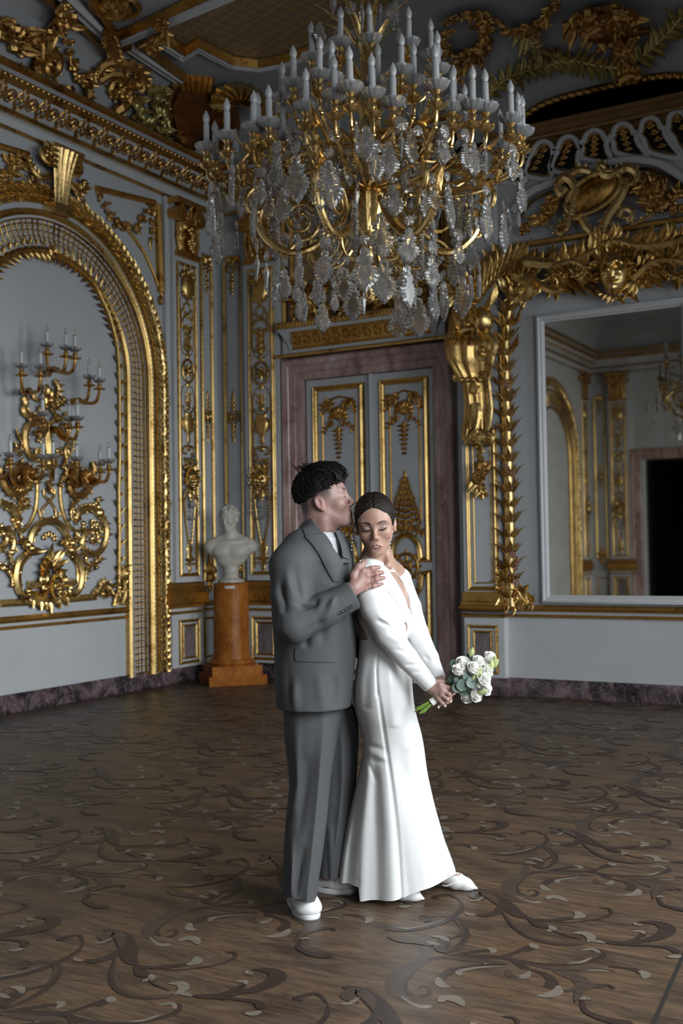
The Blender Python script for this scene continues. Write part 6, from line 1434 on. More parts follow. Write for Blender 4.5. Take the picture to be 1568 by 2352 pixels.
# candles: foot of each, tier by tier
def zc(x, y): return 420+x/1.912, y/1.912
T1 = [(105, 665), (145, 705), (195, 615), (237, 735), (308, 582), (332, 590), (380, 560), (440, 620), (540, 490), (667, 440), (735, 405), (833, 432), (922, 470), (1113, 395), (1183, 492), (1270, 482), (1330, 494), (1440, 540), (1470, 590), (1395, 655), (1490, 600)]
T2 = [(435, 452), (487, 385), (540, 545), (597, 348), (652, 362), (855, 375), (958, 330), (1013, 372), (1118, 325), (1190, 460), (1285, 545), (365, 600)]
T3 = [(568, 270), (690, 208), (822, 192), (990, 208), (1090, 258)]
sock = MB(); sock.lathe([(0.012, -0.10), (0.03, -0.09), (0.045, -0.075), (0.038, -0.065), (0.018, -0.055), (0.022, -0.035), (0.015, -0.02), (0.025, -0.005)], (0, 0, 0), 12)
for k in range(6): sock.leaf((0.02*math.cos(k), 0.02*math.sin(k), -0.085), (math.cos(k*PI/3), math.sin(k*PI/3), 0.3), 1, (0, 0, 1), 0.045, 0.014, 0.3, 0, 0, 0.4, 5)
sock_m = sock.build('socket', M['gold_ch']); pan = MB(); pan.lathe([(0.012, -0.006), (0.035, 0.0), (0.055, 0.014), (0.066, 0.036), (0.062, 0.038), (0.05, 0.02), (0.03, 0.008), (0.012, 0.004)], (0, 0, 0), 48, flute=12, fl=0.05)
pan_m = pan.build('drip_pan', M['panglass']); cnd = MB(); cnd.lathe([(0.0175, 0.0), (0.0175, 0.145), (0.015, 0.152), (0.012, 0.156)], (0, 0, 0), 12); cnd_m = cnd.build('candle', M['candle'])
blb = MB(); blb.lathe([(0.012, 0.154), (0.018, 0.166), (0.0205, 0.178), (0.0185, 0.192), (0.012, 0.207), (0.005, 0.221), (0.001, 0.226)], (0, 0, 0), 12); blb_m = blb.build('bulb', M['bulb'])
protos = (sock_m, pan_m, cnd_m, blb_m)
feet = []
for T, z in ((T1, 3.61), (T2, 3.86), (T3, 4.14)):
    for q in T:
        p = on_plane(*zc(*q), 2, z); dx, dy = p[0]-CHX, p[1]-CHY; r = math.hypot(dx, dy); rm = {3.61: 0.93, 3.86: 0.62, 4.14: 0.42}[z]
        if r > rm: dx, dy = dx*rm/r, dy*rm/r; r = rm
        az = math.atan2(dy, dx); base = Vector((CHX+dx, CHY+dy, z)); feet.append((az, r, z))
        mb = MB(); pr = lambda rr, zz: cyl(az, rr, zz)
        h0 = min(0.08, r*0.5); mb.tube(catmull([pr(h0, z-0.22), pr(r*0.45, z-0.26), pr(r*0.8, z-0.24), pr(r*0.97, z-0.17), pr(r, z-0.10)], 4), [0.010, 0.012, 0.009], 7)
        mb.leaf(pr(r*0.75, z-0.25), Vector((math.cos(az), math.sin(az), 0.4)), 1, Vector((0, 0, 1)), 0.08, 0.02, 0.5, 0, 3, 0.4, 6); mb.ball(pr(r*0.97, z-0.17), 0.016, n=7, m=5)
        a = part(mb, 'candle_arm', M['gold_ch'], ch); b0 = Vector(ch['_b'])
        tilt = (random.uniform(-.03, .03), random.uniform(-.03, .03), random.uniform(0, 6))
        for pm in protos:
            o = bpy.data.objects.new(pm.name.split('.')[0], pm.data); COL.objects.link(o); o.parent = a; o.location = base-b0; o.rotation_euler = tilt if pm is not sock_m else (0, 0, tilt[2])
for pm in protos: bpy.data.objects.remove(pm)
# crystals
def pendant(L, W, n=22, th=0.12, ser=0.10):
    mb = MB(); half = [(0, 0.02), (0.06, 0.16), (0.12, 0.20), (0.17, 0.12), (0.24, 0.30), (0.32, 0.34), (0.38, 0.24), (0.46, 0.36), (0.55, 0.47), (0.63, 0.50), (0.72, 0.44), (0.82, 0.30), (0.92, 0.13), (1.0, 0.0)]
    ts = np.linspace(0, 1, n); ws = np.interp(ts, [a for a, b in half], [b for a, b in half])
    out = [(w*(1+ser*(1 if i % 2 else -1)), -t) for i, (t, w) in enumerate(zip(ts, ws))]
    loop = [(x*W, z*L) for x, z in out]+[(-x*W, z*L) for x, z in out[-2:0:-1]]
    k = len(loop); e = 0.006
    vs = [(x, -e, z) for x, z in loop]+[(x*0.55, -th*W*0.5-e, z*0.86-L*0.07) for x, z in loop]+[(x, e, z) for x, z in loop]+[(x*0.55, th*W*0.5+e, z*0.86-L*0.07) for x, z in loop]
    fs = [(i, (i+1) % k, k+(i+1) % k, k+i) for i in range(k)]+[(2*k+i, 3*k+i, 3*k+(i+1) % k, 2*k+(i+1) % k) for i in range(k)]+[(i, 2*k+i, 2*k+(i+1) % k, (i+1) % k) for i in range(k)]+[tuple(k+i for i in range(k)), tuple(3*k+i for i in range(k-1, -1, -1))]
    mb.add(vs, fs); return mb
def rosette(r, n=12):
    mb = MB(); vs = [(0, -0.3*r, 0), (0, 0.3*r, 0)]
    for j in range(2*n):
        a = PI*j/n; q = r*(1.0 if j % 2 else 0.82); vs += [(q*math.cos(a), -0.05*r, q*math.sin(a)), (q*math.cos(a), 0.05*r, q*math.sin(a))]
    m = 2*n; fs = [(0, 2+2*j, 2+2*((j+1) % m)) for j in range(m)]+[(1, 3+2*((j+1) % m), 3+2*j) for j in range(m)]+[(2+2*j, 3+2*j, 3+2*((j+1) % m), 2+2*((j+1) % m)) for j in range(m)]
    mb.add(vs, fs); return mb
def icicle(L, r):
    mb = MB(); mb.lathe([(0.002, 0), (r*0.5, -L*0.08), (r*0.35, -L*0.14), (r, -L*0.3), (r*0.8, -L*0.5), (r*0.45, -L*0.75), (r*0.6, -L*0.85), (0.001, -L)], (0, 0, 0), 6); return mb
LIB = [(pendant(0.18, 0.115), 'crystal_pendant'), (pendant(0.13, 0.075), 'crystal_pendant'), (pendant(0.24, 0.135), 'crystal_pendant'), (rosette(0.036), 'crystal_rosette'), (icicle(0.15, 0.016), 'crystal_icicle'), (rosette(0.028), 'crystal_rosette')]
meshes = []
for m_, nm in LIB:
    o = m_.build(nm, M['crystal'], smooth=False); meshes.append(o.data); bpy.data.objects.remove(o)
hang = []
rn = random.Random(11)
for k in range(30): hang.append((2*PI*k/30+rn.uniform(-.06, .06), rn.uniform(0.74, 0.92), rn.uniform(3.27, 3.46)))
for k in range(22): hang.append((2*PI*k/22+rn.uniform(-.1, .1), rn.uniform(0.50, 0.66), rn.uniform(2.90, 3.10)))
for k in range(12): hang.append((2*PI*k/12+rn.uniform(-.15, .15), rn.uniform(0.28, 0.42), rn.uniform(2.86, 2.98)))
for k in range(18): hang.append((2*PI*k/18+rn.uniform(-.15, .15), rn.uniform(0.55, 0.72), rn.uniform(3.25, 3.45)))
for k in range(14): hang.append((2*PI*k/14+rn.uniform(-.2, .2), rn.uniform(0.22, 0.40), rn.uniform(3.32, 3.55)))
# frontmost first: these become parts of their own
def vdist(h): p = cyl(*h); return (p-Vector(CAM)).length
hang.sort(key=vdist); b0 = Vector(ch['_b'])
def hang_one(az, r, z, i):
    """one hook: rosette, and a pendant below it"""
    p = cyl(az, r, z); ry = az-PI/2+rn.uniform(-0.5, 0.5)
    return [(3 if i % 3 else 5, p, ry), ((0, 1, 2, 0, 4, 1, 2)[i % 7], p+Vector((0, 0, -0.035)), ry+rn.uniform(-.3, .3))]
stuff = MB(); count = 0
def bake(mi, p, ry):
    c, s_ = math.cos(ry), math.sin(ry); me = meshes[mi]
    stuff.add([(p.x+v.co.x*c-v.co.y*s_, p.y+v.co.x*s_+v.co.y*c, p.z+v.co.z) for v in me.vertices], [tuple(f.vertices) for f in me.polygons])
for i, hh in enumerate(hang):
    for mi, p, ry in hang_one(*hh, i):
        if count < 100:
            o = bpy.data.objects.new(meshes[mi].name.split('.')[0], meshes[mi]); COL.objects.link(o); o.parent = ch; o.location = p-b0; o.rotation_euler = (rn.uniform(-.08, .08), rn.uniform(-.08, .08), ry); count += 1
        else: bake(mi, p, ry)
for az, r, z in feet:
    for q in range(2): bake(rn.choice([1, 3, 4, 0, 5]), cyl(az+rn.uniform(-.12, .12), r*rn.uniform(0.7, 1.0), z-0.13-0.08*q*rn.random()), az-PI/2+rn.uniform(-.6, .6))
for k in range(90):
    r = rn.uniform(0.12, 0.62); bake(rn.choice([0, 1, 2, 3, 3, 5]), cyl(rn.uniform(0, 2*PI), r, rn.uniform(3.15, 3.62)), rn.uniform(0, 6))
for k in range(16): bake(rn.choice([1, 3, 4]), cyl(k*PI/8, rn.uniform(0.16, 0.26), rn.uniform(4.25, 4.5)), rn.uniform(0, 6))
o = stuff.build('crystal_drops', M['crystal'], ch, smooth=False); o['kind'] = 'stuff'
# ================================================================== pedestal and marble bust
PX, PY = 0.56, -0.26
pe = thing('pedestal', 'round ochre scagliola pedestal on a square plinth in the corner', 'pedestal', (PX, PY, 0), rotz=math.radians(48))
pe['_b'] = (0.0, 0.0, 0.0)
mb = MB(); mb.box(-0.31, 0.31, -0.31, 0.31, 0, 0.10); mb.box(-0.27, 0.27, -0.27, 0.27, 0.10, 0.20); part(mb, 'plinth', M['orange'], pe, smooth=False)
mb = MB(); mb.lathe([(0.24, 0.20), (0.255, 0.225), (0.24, 0.25), (0.205, 0.265), (0.20, 0.30), (0.192, 0.33), (0.188, 1.06), (0.183, 1.075), (0.05, 1.08)], n=48); part(mb, 'column', M['orange'], pe)
M['card'] = simple('white_card', (0.72, 0.70, 0.66), 0.6)
mb = MB()
rows = [[(0.1895*math.sin(a)+0.0, -0.1895*math.cos(a), z) for a in [math.radians(-32+4*i) for i in range(9)]] for z in (1.018, 1.046)]
mb.grid(rows); mb.grid([[(x*0.99, y*0.99, z) for x, y, z in r] for r in rows]); part(mb, 'name_card', M['card'], pe)
bu = thing('marble_bust', 'white marble bust of a curly haired youth on the ochre pedestal', 'bust', (PX, PY, 1.08), rotz=RZ); bu['_b'] = (0.0, 0.0, 0.0)
mb = MB(); mb.lathe([(0.001, 0.0), (0.145, 0.0), (0.145, 0.025), (0.12, 0.035), (0.09, 0.05), (0.075, 0.085), (0.085, 0.10), (0.085, 0.16), (0.07, 0.19), (0.001, 0.19)], n=32); part(mb, 'socle', M['plaster'], bu)
F = Field((-0.31, -0.22, 0.14), (0.31, 0.20, 0.92), 0.0045)
F.loft([(0.17, 0.0, 0, 0.10, 0.07), (0.22, 0.0, 0.0, 0.155, 0.09), (0.30, 0.0, 0, 0.20, 0.105), (0.38, 0.0, 0, 0.22, 0.11), (0.44, 0, 0.005, 0.19, 0.10)], 0.02, p=2.3)
for s in (-1, 1):
    F.ell((s*0.215, 0.0, 0.385), (0.075, 0.075, 0.075), 0.05); F.ell((s*0.085, -0.07, 0.33), (0.085, 0.05, 0.06), 0.04); F.cap((s*0.02, -0.08, 0.435), (s*0.16, -0.03, 0.455), 0.016, 0.02, 0.03); F.cap((0, 0.02, 0.53), (s*0.18, 0.01, 0.43), 0.05, 0.04, 0.06)
F.cap((0.0, 0.01, 0.42), (-0.01, -0.01, 0.60), 0.068, 0.062, 0.04)
R = rot_xyz(-112, 8, 4); F.frame(R, (-0.01, -0.01, 0.675), 1.12); head(F, 0.3)
rb = random.Random(5)
for i in range(90):
    th = rb.uniform(0, 2*PI); ph = rb.uniform(-0.55, 1.5)
    x, y, z = -0.012+0.102*math.cos(th)*math.cos(ph), 0.082*math.sin(th)*math.cos(ph), 0.034+0.094*math.sin(ph)
    if x > 0.035 and z < 0.075: continue
    F.sph((x, y, z), rb.uniform(0.016, 0.024), 0.006)
F.frame(); V, Fc = F.mesh(); np_mesh('head_and_shoulders', [(smooth_verts(V, Fc, 1), Fc)], M['plaster'], bu)
# ================================================================== the couple (view-local coordinates)
def vthing(name, label, cat, b, group=None):
    o = bpy.data.objects.new(name, None); COL.objects.link(o); o.empty_display_size = 0.1
    o.location = (CAM[0]+_c*b[0]-_s*b[1], CAM[1]+_s*b[0]+_c*b[1], b[2]); o.rotation_euler = (0, 0, RZ); o['_b'] = tuple(float(x) for x in b)
    return tag(o, label, cat, group)
def skin_mat(name):
    m, nt, bs, N, L = nodes(name); a = N.new('ShaderNodeAttribute'); a.attribute_name = 'tint'
    nz = tex(nt, 'ShaderNodeTexNoise', Scale=90.0, Detail=3.0); L.new(coord(nt), nz.inputs['Vector'])
    mx = N.new('ShaderNodeMix'); mx.data_type = 'RGBA'; mx.blend_type = 'MULTIPLY'; mx.inputs['Factor'].default_value = 1.0
    L.new(a.outputs['Color'], mx.inputs['A']); L.new(ramp(nt, nz.outputs['Fac'], [(0.3, (0.93, 0.91, 0.90)), (0.7, (1.05, 1.04, 1.04))]), mx.inputs['B'])
    L.new(mx.outputs['Result'], bs.inputs['Base Color']); bs.inputs['Roughness'].default_value = 0.46; bs.inputs['Specular IOR Level'].default_value = 0.4
    bs.inputs['Subsurface Weight'].default_value = 0.12; bs.inputs['Subsurface Radius'].default_value = (0.012, 0.005, 0.003); bs.inputs['Subsurface Scale'].default_value = 0.6
    return m
M['skin'] = skin_mat('skin')
def cloth(name, c, rough, sheen, scale, bd, big=0.0, bigscale=6):
    m, nt, bs, N, L = nodes(name); v = coord(nt)
    wv = tex(nt, 'ShaderNodeTexNoise', Scale=scale, Detail=2.0); L.new(v, wv.inputs['Vector'])
    nb_ = tex(nt, 'ShaderNodeTexNoise', Scale=bigscale, Detail=2.0, Distortion=0.6); L.new(v, nb_.inputs['Vector'])
    L.new(ramp(nt, wv.outputs['Fac'], [(0.35, [x*(0.88 if bd else 1) for x in c]), (0.65, [min(1, x*(1.1 if bd else 1)) for x in c])]), bs.inputs['Base Color'])
    bs.inputs['Roughness'].default_value = rough; bs.inputs['Sheen Weight'].default_value = sheen
    b1 = N.new('ShaderNodeBump'); b1.inputs['Distance'].default_value = bd; b1.inputs['Strength'].default_value = 0.5 if bd > 1e-5 else 0.0; L.new(wv.outputs['Fac'], b1.inputs['Height'])
    b2 = N.new('ShaderNodeBump'); b2.inputs['Distance'].default_value = big; b2.inputs['Strength'].default_value = 0.5; L.new(nb_.outputs['Fac'], b2.inputs['Height']); L.new(b1.outputs[0], b2.inputs['Normal'])
    L.new(b2.outputs[0], bs.inputs['Normal'])
    return m
M['suit'] = cloth('grey_wool_suiting', (0.056, 0.0575, 0.0605), 0.8, 0.0, 420, 0.00015, 0.008, 7)
M['suit_dark'] = cloth('grey_lapel_suiting', (0.056, 0.0575, 0.061), 0.8, 0.0, 420, 0.0006, 0.002, 7)
M['tee'] = cloth('white_cotton', (0.50, 0.50, 0.51), 0.8, 0.1, 300, 0.0005, 0.004, 10)
M['satin'] = cloth('ivory_satin', (0.66, 0.66, 0.656), 0.42, 0.10, 300, 0.0, 0.006, 5)
M['shoe'] = simple('white_leather', (0.60, 0.60, 0.60), 0.42, noise=0.03, nscale=40, bumpd=0.0005)
M['sole'] = simple('white_rubber', (0.54, 0.55, 0.56), 0.55, noise=0.03, nscale=20)
M['button'] = simple('dark_horn_button', (0.035, 0.035, 0.038), 0.3)
M['ring'] = gold('rose_gold_ring', (0.85, 0.58, 0.45), (0.98, 0.76, 0.62), 0.15, 20, 0.0001)
M['silver'] = gold('silver_ring', (0.75, 0.74, 0.73), (0.9, 0.9, 0.9), 0.12, 20, 0.0001)
M['pearl'] = simple('pearl', (0.80, 0.78, 0.75), 0.15, noise=0.02, Coat_Weight=0.6)
M['lash'] = simple('dark_lashes', (0.012, 0.009, 0.008), 0.5)
M['brow'] = simple('brown_brow_hair', (0.045, 0.026, 0.018), 0.6, noise=0.4, nscale=400)
M['teeth'] = simple('teeth', (0.74, 0.72, 0.68), 0.25)
def hair_mat(name, lo, hi, sc=(60, 60, 6)):
    m, nt, bs, N, L = nodes(name); nz = tex(nt, 'ShaderNodeTexNoise', Scale=3.0, Detail=5.0, Roughness=0.7); L.new(coord(nt, 'Object', sc), nz.inputs['Vector'])
    L.new(ramp(nt, nz.outputs['Fac'], [(0.35, lo), (0.7, hi)]), bs.inputs['Base Color']); bs.inputs['Roughness'].default_value = 0.45; bs.inputs['Specular IOR Level'].default_value = 0.15
    bump(nt, bs, nz.outputs['Fac'], 0.004, 0.7); return m
M['hair_m'] = hair_mat('dark_brown_hair_short', (0.004, 0.0035, 0.0035), (0.013, 0.010, 0.009), (40, 90, 90))
M['hair_w'] = hair_mat('dark_brown_hair_smooth', (0.0055, 0.004, 0.0035), (0.022, 0.0145, 0.011), (70, 70, 12))
def bvh_of(parts):
    vs, fs, o = [], [], 0
    for V, Fc in parts: vs += [tuple(v) for v in V]; fs += [tuple(int(i)+o for i in f) for f in Fc]; o += len(V)
    return BVHTree.FromPolygons(vs, fs)
EYE = Vector((_c*CAM[0]+_s*CAM[1], -_s*CAM[0]+_c*CAM[1], CAM[2]))
EYE = Vector((0, 0, CAM[2]))
def vray(px, py): p = VP(px, py, 4.0); return (Vector(p)-EYE).normalized()
def drape_pt(bvh, px, py, off, fall=4.3):
    d = vray(px, py); h = bvh.ray_cast(EYE, d)
    return (h[0]-d*off) if h[0] is not None else Vector(VP(px, py, fall))
def strip(mb, bvh, La, Ra, off, th, cols=6, rows=14, fall=4.3, bulge=0.0):
    """a panel of cloth laid on a surface between two edge lines"""
    ea = catmull([(x, y, 0) for x, y in La], 6); eb = catmull([(x, y, 0) for x, y in Ra], 6)
    def at(E, t): f = t*(len(E)-1); i = min(int(f), len(E)-2); return E[i].lerp(E[i+1], f-i)
    R, R2 = [], []
    for i in range(rows+1):
        a, b = at(ea, i/rows), at(eb, i/rows); row, row2 = [], []
        for j in range(cols+1):
            q = a.lerp(b, j/cols); e = off+bulge*math.sin(PI*j/cols)
            row.append(drape_pt(bvh, q.x, q.y, e+th, fall)); row2.append(drape_pt(bvh, q.x, q.y, max(-0.004, e-0.004), fall))
        R.append(row); R2.append(row2)
    mb.grid(R); mb.grid([r[::-1] for r in R2])
    for X, Y in ((R[0], R2[0]), (R[-1], R2[-1]), ([r[0] for r in R], [r[0] for r in R2]), ([r[-1] for r in R], [r[-1] for r in R2])): mb.grid([X, Y])
def normals(V, Fc):
    a, b, c, d = V[Fc[:, 0]], V[Fc[:, 1]], V[Fc[:, 2]], V[Fc[:, 3]]; n = np.cross(c-a, d-b); N = np.zeros_like(V)
    for i in range(4): np.add.at(N, Fc[:, i], n)
    return N/(np.linalg.norm(N, axis=1, keepdims=True)+1e-12)
def crease(V, N, a, b, w, depth, ext=0.03):
    """press a fold along the line a-b (view-local points); positive depth raises a ridge"""
    a, b = np.array(a), np.array(b); ab = b-a; L = np.linalg.norm(ab); t = np.clip(((V-a)@ab)/(L*L), 0, 1)
    dd = np.linalg.norm(V-(a+t[:, None]*ab), axis=1); s = np.sin(PI*np.clip(t, 0.02, 0.98))**0.6
    return V+N*(depth*np.exp(-(dd/w)**2)*s)[:, None]
def hand(F, wrist, knuckles, pips, tips, thumb, rw=0.026, r=(0.0105, 0.0090, 0.0072), fore=None):
    w = VP(*wrist)
    if fore is not None: F.cap(VP(*fore), w, rw*1.12, rw*0.95, 0.01)
    for i, (a, b, c) in enumerate(zip(knuckles, pips, tips)):
        k_ = (1.0, 1.03, 0.98, 0.86)[i]
        A, B, Cc = VP(*a), VP(*b), VP(*c); mid = w*0.45+A*0.55
        F.cap(w, A, rw*0.62, r[0]*1.25*k_, 0.014); F.sph(A, r[0]*1.16*k_, 0.006)
        D = B+(Cc-B)*0.55
        F.chain([A, B, D, Cc], [r[0]*k_, r[1]*1.02*k_, r[1]*0.93*k_, r[2]*k_], 0.0035); F.sph(B, r[1]*1.07*k_, 0.003)
    T = [VP(*t) for t in thumb]; F.chain([w*0.7+T[0]*0.3]+T, [rw*0.55, 0.0135*rw/0.026, 0.0118*rw/0.026, 0.0088*rw/0.026], 0.008)
def lin(s): return np.array([((v/255)/12.92 if v/255 <= 0.04045 else ((v/255+0.055)/1.055)**2.4) for v in s])
def mixc(C, m, col): return C*(1-m[:, None])+np.array(col)[None, :]*m[:, None]
def sst(x, a, b): t = np.clip((x-a)/(b-a), 0, 1); return t*t*(3-2*t)

# ------------------------------------------------------------------ the man
mbase = VP(715, 2085, 4.40); mbase[2] = 0.0
man = vthing('person', 'man in a grey suit and white trainers kissing the head of the woman in white', 'person', mbase)
MH_R = rot_xyz(-3, -13, -2); MH_S = 0.995; MH_O = VP(736, 1155, 4.335)+np.array([0.012, 0.078, 0.002])
F = Field((-0.26, 4.20, 1.32), (0.12, 4.56, 1.86), 0.0021)
F.frame(MH_R, MH_O, MH_S); head(F, 0.0, 0.0, occ=0.016)
F.cap((-0.03, 0, -0.02), (-0.035, 0, -0.06), 0.060, 0.056, 0.03)
F.frame()
nk0 = MH_O+MH_R@np.array([-0.035, 0, -0.07]); nk1 = VP(728, 1262, 4.42)
F.cap(nk0, nk1, 0.058, 0.064, 0.03); F.cap(VP(742, 1195, 4.36), VP(752, 1250, 4.38), 0.016, 0.018, 0.02)
V, Fc = F.mesh(); V = smooth_verts(V, Fc, 1, 0.4)
L = ((V-MH_O)@MH_R)/MH_S; x, y, z = L[:, 0], L[:, 1], L[:, 2]
base_m = np.array((0.27, 0.165, 0.138)); C = np.tile(base_m, (len(V), 1))
C = mixc(C, 0.28*np.exp(-((x-0.075)/0.03)**2-((np.abs(y)-0.045)/0.025)**2-((z+0.025)/0.025)**2), (0.27, 0.125, 0.105))
C = mixc(C, 0.4*np.exp(-((x-0.118)/0.02)**2-(y/0.018)**2-((z+0.028)/0.018)**2), (0.27, 0.12, 0.10))
C = mixc(C, np.clip(1.3*np.exp(-((np.abs(y)/0.024)**4)-((z+0.0665)/0.0105)**4), 0, 1)*sst(x, 0.082, 0.092)*0.75, (0.21, 0.088, 0.08))
C = mixc(C, 0.55*sst(np.abs(y), 0.068, 0.078)*sst(-np.abs(x+0.012), -0.03, -0.015)*sst(-np.abs(z), -0.04, -0.025), (0.28, 0.125, 0.105))
bz = 0.030+0.004*np.sin((np.abs(y)-0.012)*60)
C = mixc(C, 0.95*np.exp(-((z-bz)/0.0055)**2)*sst(np.abs(y), 0.010, 0.016)*(1-sst(np.abs(y), 0.044, 0.052))*sst(x, 0.06, 0.07), (0.06, 0.035, 0.025))
C = mixc(C, 0.8*np.exp(-((z-0.0025+0.1*np.maximum(0, np.abs(y)-0.034))/0.0022)**2)*sst(np.abs(y), 0.015, 0.019)*(1-sst(np.abs(y), 0.044, 0.048))*sst(x, 0.07, 0.08), (0.05, 0.03, 0.025))
fade = sst(z, -0.02, 0.055)*(1-sst(x, 0.030, 0.050)); fade = np.maximum(fade, (1-sst(x, -0.075, -0.035))*sst(z, -0.06, 0.015))
C = mixc(C, 0.9*fade*(x < 0.06), (0.018, 0.014, 0.013)); C = mixc(C, 0.15*sst(-z, 0.05, 0.08)*sst(x, -0.01, 0.03), (0.25, 0.17, 0.15))
parts = [(V, Fc)]; cols = [C]
F = Field((-0.02, 4.12, 1.20), (0.19, 4.34, 1.46), 0.0019)
WR = (813, 1350, 4.232)
hand(F, WR, [(833, 1312, 4.243), (842, 1322, 4.241), (842, 1337, 4.243), (837, 1351, 4.248)], [(853, 1306, 4.246), (862, 1317, 4.243), (863, 1331, 4.244), (857, 1346, 4.250)],
     [(870, 1303, 4.262), (878, 1315, 4.260), (881, 1327, 4.262), (877, 1341, 4.266)], [(812, 1322, 4.238), (823, 1303, 4.246), (837, 1292, 4.262)], 0.030, (0.0118, 0.0102, 0.0080), (796, 1362, 4.232))
HV, HF = F.mesh(); HV = smooth_verts(HV, HF, 1, 0.4); HC = np.tile(np.array((0.30, 0.178, 0.15)), (len(HV), 1))
for kx, ky in ((833, 1312), (842, 1322), (842, 1337), (837, 1351), (853, 1306), (862, 1317), (863, 1331), (857, 1346), (870, 1303), (878, 1315), (881, 1327), (877, 1341)):
    p = VP(kx, ky, 4.235); HC = mixc(HC, 0.5*np.exp(-(np.linalg.norm(HV-p, axis=1)/0.012)**2), (0.29, 0.12, 0.105))
parts.append((HV, HF)); cols.append(HC)
F = Field((-0.32, 4.1, 0.03), (0.16, 4.72, 1.42), 0.012)   # hidden under the clothes
F.loft([(0.90, VP(720, 1560, 4.42)[0], 4.42, 0.11, 0.15), (1.15, VP(722, 1430, 4.42)[0], 4.42, 0.10, 0.14), (1.34, VP(722, 1310, 4.42)[0], 4.42, 0.10, 0.16), (1.40, VP(728, 1270, 4.42)[0], 4.42, 0.065, 0.10)], 0.03)
F.cap(nk1, VP(728, 1290, 4.42), 0.06, 0.07, 0.03)
F.chain([VP(675, 1305, 4.26), VP(668, 1440, 4.20), VP(796, 1362, 4.232)], [0.05, 0.042, 0.03], 0.03); F.chain([VP(760, 1300, 4.60), VP(770, 1420, 4.62), VP(800, 1500, 4.60)], [0.05, 0.042, 0.03], 0.03)
F.chain([VP(715, 1560, 4.40), VP(710, 1640, 4.38), VP(708, 1800, 4.375), VP(690, 2030, 4.365)], [0.07, 0.07, 0.05, 0.042], 0.03); F.chain([VP(735, 1560, 4.48), VP(760, 1800, 4.59), VP(750, 2000, 4.60)], [0.07, 0.05, 0.042], 0.03)
V, Fc = F.mesh(); parts.append((V, Fc)); cols.append(np.tile(base_m, (len(V), 1)))
np_mesh('body', parts, M['skin'], man, cols)
# hair: cropped sides (on the skin), longer top brushed forward
F = Field((-0.26, 4.22, 1.42), (0.12, 4.58, 1.88), 0.0026); F.frame(MH_R, MH_O, MH_S)
F.ell((-0.008, 0, 0.064), (0.1005, 0.0800, 0.095), 0.01); F.ell((0.036, 0, 0.106), (0.070, 0.064, 0.048), 0.02); F.ell((-0.056, 0, 0.054), (0.052, 0.062, 0.068), 0.02)
F.ell((0.115, 0, -0.008), (0.078, 0.12, 0.092), 0.006, 'd'); F.ell((0.030, 0, -0.040), (0.12, 0.13, 0.095), 0.008, 'd'); F.ell((-0.075, 0, -0.062), (0.11, 0.13, 0.085), 0.01, 'd')
V, Fc = F.mesh(); N = normals(V, Fc); L = ((V-MH_O)@MH_R)/MH_S
V = V+N*(0.0022*np.sin(L[:, 1]*310+4*np.sin(L[:, 0]*40))*np.sin(L[:, 0]*55+L[:, 1]*90))[:, None]
hr = np_mesh('hair', [(V, Fc)], M['hair_m'], man)
mb = MB(); rh = random.Random(3); hb = bvh_of([(V, Fc)])
def mh(p): return Vector(MH_O+MH_S*(MH_R@np.array(p)))
for i in range(2600):
    a = rh.uniform(0, 2*PI); e = rh.uniform(-0.1, 1.5); d = np.array((math.cos(a)*math.cos(e), math.sin(a)*math.cos(e), math.sin(e)))
    p = np.array((0.0, 0, 0.055))+d*0.17
    h = hb.ray_cast(mh(p), -(mh(p)-mh((0, 0, 0.05))).normalized())
    if h[0] is None: continue
    q = ((np.array(h[0])-MH_O)@MH_R)/MH_S
    if q[2] < (0.052 if q[0] > -0.05 else 0.03): continue
    n = h[1] if h[1].dot(h[0]-mh((0, 0, 0.05))) > 0 else -h[1]
    crown = np.array((-0.055, 0.0, 0.145)); fl = q-crown; fl = fl/(np.linalg.norm(fl)+1e-6)+np.array((0.25, 0, -0.1))
    t = Vector(MH_R@(fl+np.array([rh.uniform(-.28, .28) for _ in range(3)]))).normalized(); t = (t-n*t.dot(n)).normalized()
    Lh = rh.uniform(0.022, 0.042)*(0.45 if q[2] < 0.07 or q[0] < -0.055 else 1); lift = rh.uniform(0.001, 0.006)
    mb.tube([h[0]-n*0.003, h[0]+t*Lh*0.4+n*lift, h[0]+t*Lh*0.8+n*lift*0.6, h[0]+t*Lh-n*0.002], [0.0013, 0.0014, 0.0011, 0.0003], 4)
for i in range(130):   # fringe
    yy = rh.uniform(-0.066, 0.066); p = mh((0.088-5*yy*yy, yy, 0.105)); q = mh((0.100-6*yy*yy, yy+rh.uniform(-.008, .008), 0.064+rh.uniform(-.008, .006)+3*yy*yy))
    mb.tube([p, p.lerp(q, 0.5)+Vector((0.005, 0, 0.002)), q], [0.004, 0.0038, 0.0006], 4)
for i in range(26):   # cowlick at the crown
    p = mh((-0.05+rh.uniform(-.03, .05), rh.uniform(-.04, .04), 0.158)); d = Vector((rh.uniform(-.7, .3), rh.uniform(-.3, .3), 0.45)).normalized()
    mb.tube([p-d*0.006, p+d*0.012, p+d*rh.uniform(0.018, 0.028)+Vector((-0.006, 0, -0.003))], [0.0018, 0.0014, 0.0004], 4)
part(mb, 'strands', M['hair_m'], hr)

